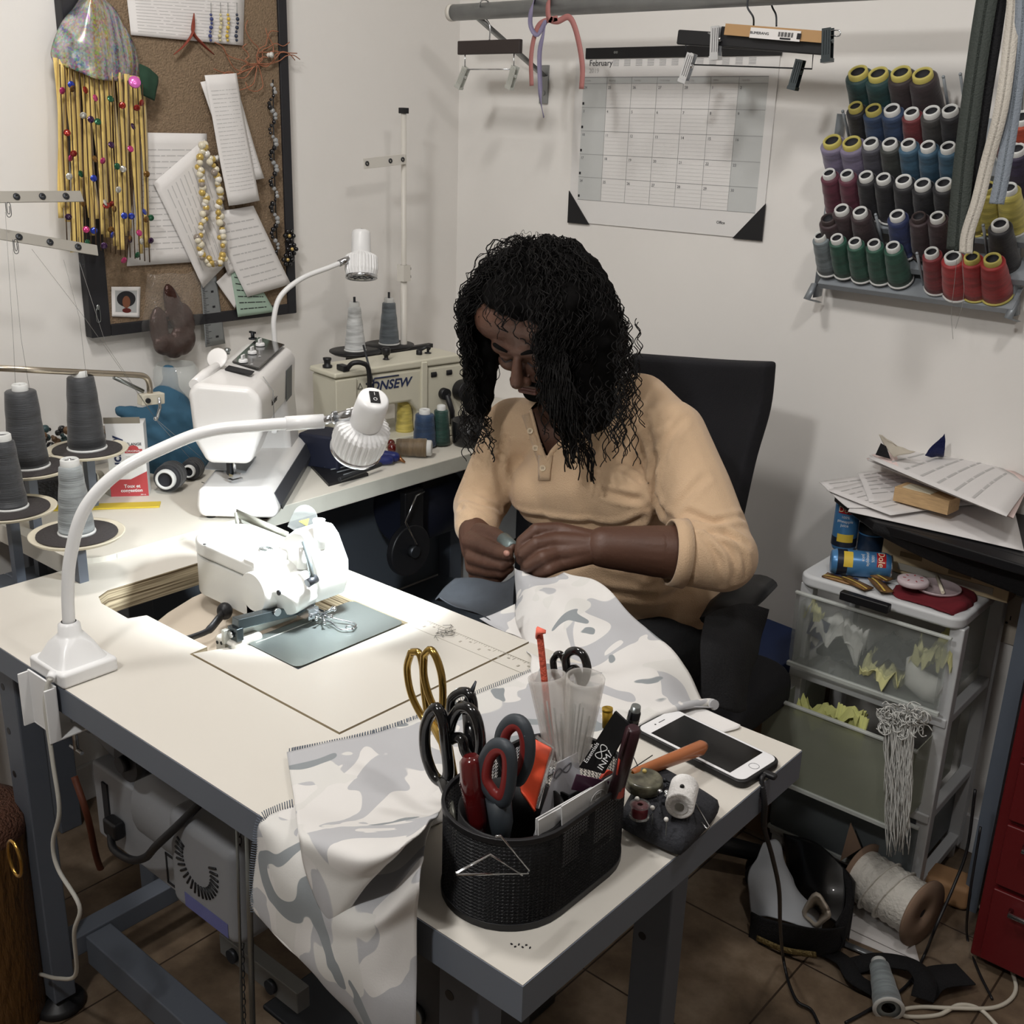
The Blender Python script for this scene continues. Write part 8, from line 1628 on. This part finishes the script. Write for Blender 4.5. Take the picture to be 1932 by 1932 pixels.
def pen(name, a, b, yv, r, m, label, cap=None):
    t_ = thing(name, label, 'pen', iy(a[0], a[1], yv)); p, q = iy(a[0], a[1], yv), iy(b[0], b[1], yv); obj('barrel', MB().tube([p, p + (q - p) * .04, q], [r * .7, r, r], 14), m, t_)
    if cap: obj('cap', MB().tube([p + (p - q).normalized() * .004, p + (q - p) * .14], [r * .75, r * 1.05], 14), cap, t_)
    obj('pocket_clip', MB().tube([p + V((0, -r * 1.3, 0)), p + V((0, -r * 1.3, 0)) + (q - p) * .4], .0011, 5), m, t_); return t_
pen('black_pen', (1199, 1338), (1165, 1480), .815, .0062, BLACK, 'black pen with metal end sticking up at the right of the organizer', STEEL); pen('maroon_pen', (1196, 1372), (1160, 1500), .80, .0078, mat('maroon_plastic', (52, 26, 32), .35), 'dark maroon pen in front of the black one'); pen('red_pen', (1178, 1425), (1165, 1500), .80, .0062, mat('orange_red', (206, 70, 50), .4), 'short orange red pen at the right rim of the organizer')
tag(obj('gold_tube', MB().tube([iy(1146, 1336, .84), iy(1146, 1372, .84)], .0055, 14).tube([iy(1146, 1336, .84), iy(1146, 1341, .84)], .0058, 14), mat('gold_foil', (196, 160, 60), .3, .6)), 'small gold tube standing behind the black sachet', 'tube'); tag(obj('orange_disc', MB().tube([W(1140, 1474, 'x', -.562), W(1140, 1474, 'x', -.562) + V((.003, 0, 0))], [.013, .013], 24), mat('orange_red', (0, 0, 0))), 'round orange red disc behind the front white card', 'disc')
# ================================================================ PIN CUSHION AND SEWING BITS
pcn = MB(); k0 = [z(1160, 1572, 0), z(1284, 1632, 0), z(1360, 1545, 0), z(1225, 1465, 0)]; c_ = sum(k0, V()) / 4; rows = []
for s_, zz in ((.80, .001), (.98, .008), (1.0, .016), (.95, .025), (.78, .031), (.4, .035), (.02, .036)):
    L_ = []
    for i in range(4):
        a, b = k0[i], k0[(i + 1) % 4]
        for j in range(9): t_ = j / 9; p = a.lerp(b, t_); rd_ = 1 - .05 * (abs(t_ - .5) * 2) ** 3; L_.append(c_ + (p - c_) * s_ * rd_ + V((0, 0, zz)))
    rows.append(L_)
cush = obj('pin_cushion', MB().grid(rows, True, True), mat('charcoal_wool', (48, 49, 54), .95, bump=.3, bscale=250)); tag(cush, 'dark grey square pin cushion at the right edge of the table', 'pin cushion')
zc = lambda x, y, o_=.036: W(x, y, 'z', T + o_)
rl_ = thing('thread_roll', 'roll of white thread lying on the pin cushion', 'thread', zc(1285, 1500)); p, q = zc(1282, 1522, .052), zc(1292, 1482, .052); q = p + (q - p).normalized() * .042
obj('roll', MB().tube([p, q], [.0155, .0155], 28), mat('bright_white_thread', (232, 230, 228), .7, bump=.3, bscale=300), rl_, bevel=.002); obj('core', MB().tube([p - (q - p) * .02, p + (q - p) * .02], [.005, .005], 16), STEEL, rl_); obj('core_ring', MB().lathe([(.006, 0), (.009, .0005)], 20, frame(p - (q - p) * .015, None, z=(p - q), y=(0, 0, 1))), INKG, rl_)
wx = zc(1214, 1488, .036); tag(obj('button_stack', MB().lathe([(0, 0), (.019, 0), (.0208, .002), (.0195, .004), (.0215, .007), (.0200, .009), (.0212, .012), (.019, .015), (.014, .013), (0, .0135)], 36, Matrix.Translation(wx)), mat('olive_horn', (96, 94, 78), .35, var=.7, vscale=90, coat=.3)), 'stack of round mottled olive buttons on the pin cushion', 'button')
bb = thing('bobbin', 'clear bobbin with dark red thread standing on the pin cushion', 'bobbin', zc(1206, 1528)); cb_ = zc(1206, 1540, .034); obj('flange', MB().lathe([(.003, 0), (.011, 0), (.011, .0012), (.003, .0012)], 28, Matrix.Translation(cb_)).lathe([(.003, .014), (.011, .014), (.011, .0152), (.003, .0152)], 28, Matrix.Translation(cb_)), GLASS, bb); obj('thread', MB().lathe([(.0085, .0012), (.009, .007), (.0085, .014), (.003, .0145)], 28, Matrix.Translation(cb_)), mat('wine_thread', (96, 22, 32), .5), bb)
cm = MB(); c0 = zc(1262, 1508, .044)
for i in range(5): cm.tube([c0 + V((random.uniform(-.012, .012), random.uniform(-.008, .008), random.uniform(-.002, .006))), c0 + V((random.uniform(-.012, .012), random.uniform(-.01, .01), random.uniform(-.004, .008)))], .0017, 6); cm.ell(c0 + V((.006 * i - .012, .004 * (i % 2), .004)), .003)
tag(obj('machine_foot', cm, CHROME), 'small chrome machine foot between the button stack and the white roll', 'presser foot')
for i, (x, y, m_, lb) in enumerate(((1216, 1455, 'yellow', 'yellow-headed pin stuck behind the button stack'), (1278, 1508, 'yellow', 'yellow-headed pin in front of the white thread roll'), (1257, 1546, 'white', 'white-headed pin alone on the front of the pin cushion'), (1231, 1524, 'white', 'white-headed pin right of the red bobbin'), (1202, 1507, 'white', 'white-headed pin left of the red bobbin'), (1287, 1484, 'black', 'black-headed pin stuck in the white thread roll'))):
    p = zc(x, y, .05 if i != 5 else .068); r_ = thing('dressmaker_pin', lb, 'pin', p, 'pins on the pin cushion'); obj('pin_head', MB().ell(p, .0026, n=12, m=8), mat('pin_' + m_, {'yellow': (222, 200, 120), 'white': (226, 226, 216), 'black': (20, 20, 20)}[m_], .3), r_); obj('needle', MB().cyl(p, p + V((.001, .001, -.020)), .0005), STEEL, r_)
for i, (pts, lb) in enumerate(((((1306, 1506), (1338, 1560), (1334, 1564), (1324, 1552)), 'open safety pin at the right corner of the pin cushion'), (((1254, 1472), (1273, 1480), (1270, 1484), (1256, 1478), (1256, 1486)), 'small bronze safety pin behind the white roll'))):
    tag(obj('safety_pin', MB().tube([zc(x, y, .042) for x, y in pts], .0010, 6).ell(zc(pts[0][0], pts[0][1], .043), .0028), CHROME if i == 0 else IRON), lb, 'safety pin')
nl = MB()
for a, b in (((1186, 1455), (1231, 1425)), ((1195, 1428), (1208, 1455)), ((1180, 1462), (1205, 1470)), ((1240, 1500), (1245, 1535)), ((1226, 1540), (1240, 1520))): nl.cyl(zc(a[0], a[1], .045), zc(b[0], b[1], .048), .0006)
tag(obj('loose_needles', nl, IRON), 'scattered dark needles stuck in the pin cushion beside the button stack', 'needle')
se = thing('seam_tool', 'sewing awl with orange brown wooden handle lying across the phone edge', 'tool', z(1260, 1435, .03)); p, q = z(1192, 1462, .046), z(1330, 1408, .030)
obj('handle', MB().tube([p, p + (q - p) * .04, p + (q - p) * .5, q - (q - p) * .06, q], [.0055, .0068, .0085, .0098, .006], 14, flat=(1, .8)), mat('tan_wood', (176, 104, 60), .35, coat=.3), se); obj('ferrule', MB().tube([p + (p - q) * .05, p], [.003, .0045], 12), mat('brass', (0, 0, 0)), se)
# ================================================================ PHONE
ph = thing('smartphone', 'smartphone with white face and black case lying on the table by its far corner', 'phone', (-.578, 1.08, T))
zp = T + .010; cs_ = [W(x, y, 'z', zp) for x, y in ((1268, 1337), (1464, 1430), (1402, 1476), (1207, 1378))]
cen = sum(cs_, V()) / 4; ux_ = (cs_[1] - cs_[0]).normalized(); Lp = .168; Wp = .082; Mp = frame(cen + V((0, 0, -zp + T)), ux_, z=(0, 0, 1))
obj('case', MB().prism(rrect(-Lp / 2, -Wp / 2, Lp / 2, Wp / 2, .013, 8), .001, .0105, Mp, smooth=True), mat('case_black', (18, 18, 20), .5), ph, bevel=.0025, seg=3); obj('front_glass', MB().prism(rrect(-Lp / 2 + .004, -Wp / 2 + .003, Lp / 2 - .004, Wp / 2 - .003, .011, 8), .0100, .0112, Mp), mat('phone_white', (236, 236, 238), .12, coat=.5), ph)
obj('screen', MB().prism([(-.060, -.034), (.060, -.034), (.060, .034), (-.060, .034)], .0112, .0115, Mp), mat('phone_screen', (6, 6, 8), .08), ph); obj('home_button', MB().tube([Mp @ V((.0705 + .0062 * math.cos(a), .0062 * math.sin(a), .0114)) for a in [i * PI / 16 for i in range(32)]], .0004, 5, closed=True), mat('calendar_line', (0, 0, 0)), ph)
obj('speaker_slot', MB().b2((-.0705, -.006, .0112), (-.0695, .006, .0115), Mp), INK, ph); obj('front_camera', MB().cyl(Mp @ V((-.070, -.013, .0112)), Mp @ V((-.070, -.013, .0115)), .0012), INK, ph)
pp_ = patch([[z(1225, 1348, .002), z(1290, 1334, .003), z(1330, 1338, .004)], [z(1290, 1360, .002), z(1340, 1350, .003), z(1370, 1356, .004)], [z(1350, 1385, .002), z(1390, 1375, .003), z(1397, 1368, .004)]], 14, 14); tag(obj('paper_scrap', pp_, PAPER, solid=.001), 'white paper scrap behind the phone at the back edge of the table', 'paper')
gc = MB()
for i in range(6): gc.box(z(965 + (i * 7) % 40, 1783 + (i * 5) % 9 - 2, .0006), (.002, .0012, .001), Matrix.Rotation(i, 3, 'Z'))
tag(obj('lint_specks', gc, INK), 'tiny dark lint specks on the table in front of the organizer', 'lint')

# ================================================================ one object for each loose piece of these parts
def split_loose(o):
    me = o.data; adj = [[] for _ in me.vertices]
    for e in me.edges: a, b = e.vertices; adj[a].append(b); adj[b].append(a)
    seen = [-1] * len(adj); k = 0
    for i in range(len(adj)):
        if seen[i] < 0:
            st = [i]; seen[i] = k
            while st:
                v = st.pop()
                for u in adj[v]:
                    if seen[u] < 0: seen[u] = k; st.append(u)
            k += 1
    if k < 2: return
    for j in range(1, k):
        c = o.copy(); c.data = me.copy(); C.objects.link(c)
        bm = bmesh.new(); bm.from_mesh(c.data); bm.verts.ensure_lookup_table(); bmesh.ops.delete(bm, geom=[bm.verts[i] for i in range(len(seen)) if seen[i] != j], context='VERTS'); bm.to_mesh(c.data); bm.free()
    bm = bmesh.new(); bm.from_mesh(me); bm.verts.ensure_lookup_table(); bmesh.ops.delete(bm, geom=[bm.verts[i] for i in range(len(seen)) if seen[i] != 0], context='VERTS'); bm.to_mesh(me); bm.free()
for o in list(bpy.data.objects):
    if o.type == 'MESH' and o.name.split('.')[0] in ('switch_button', 'socket', 'bolt', 'bolt_hole', 'screw_hole', 'drawer_rim', 'window_slot', 'shelf_frame', 'eyelashes', 'eyebrows', 'strip_rivet', 'indicator', 'oil_hole', 'mounting_bracket', 'pull_rod', 'prong', 'flange', 'shoe_sole', 'clamp_screw', 'presser_screw', 'thread_post', 'crossbar', 'loose_lock', 'clip_loop'): split_loose(o)
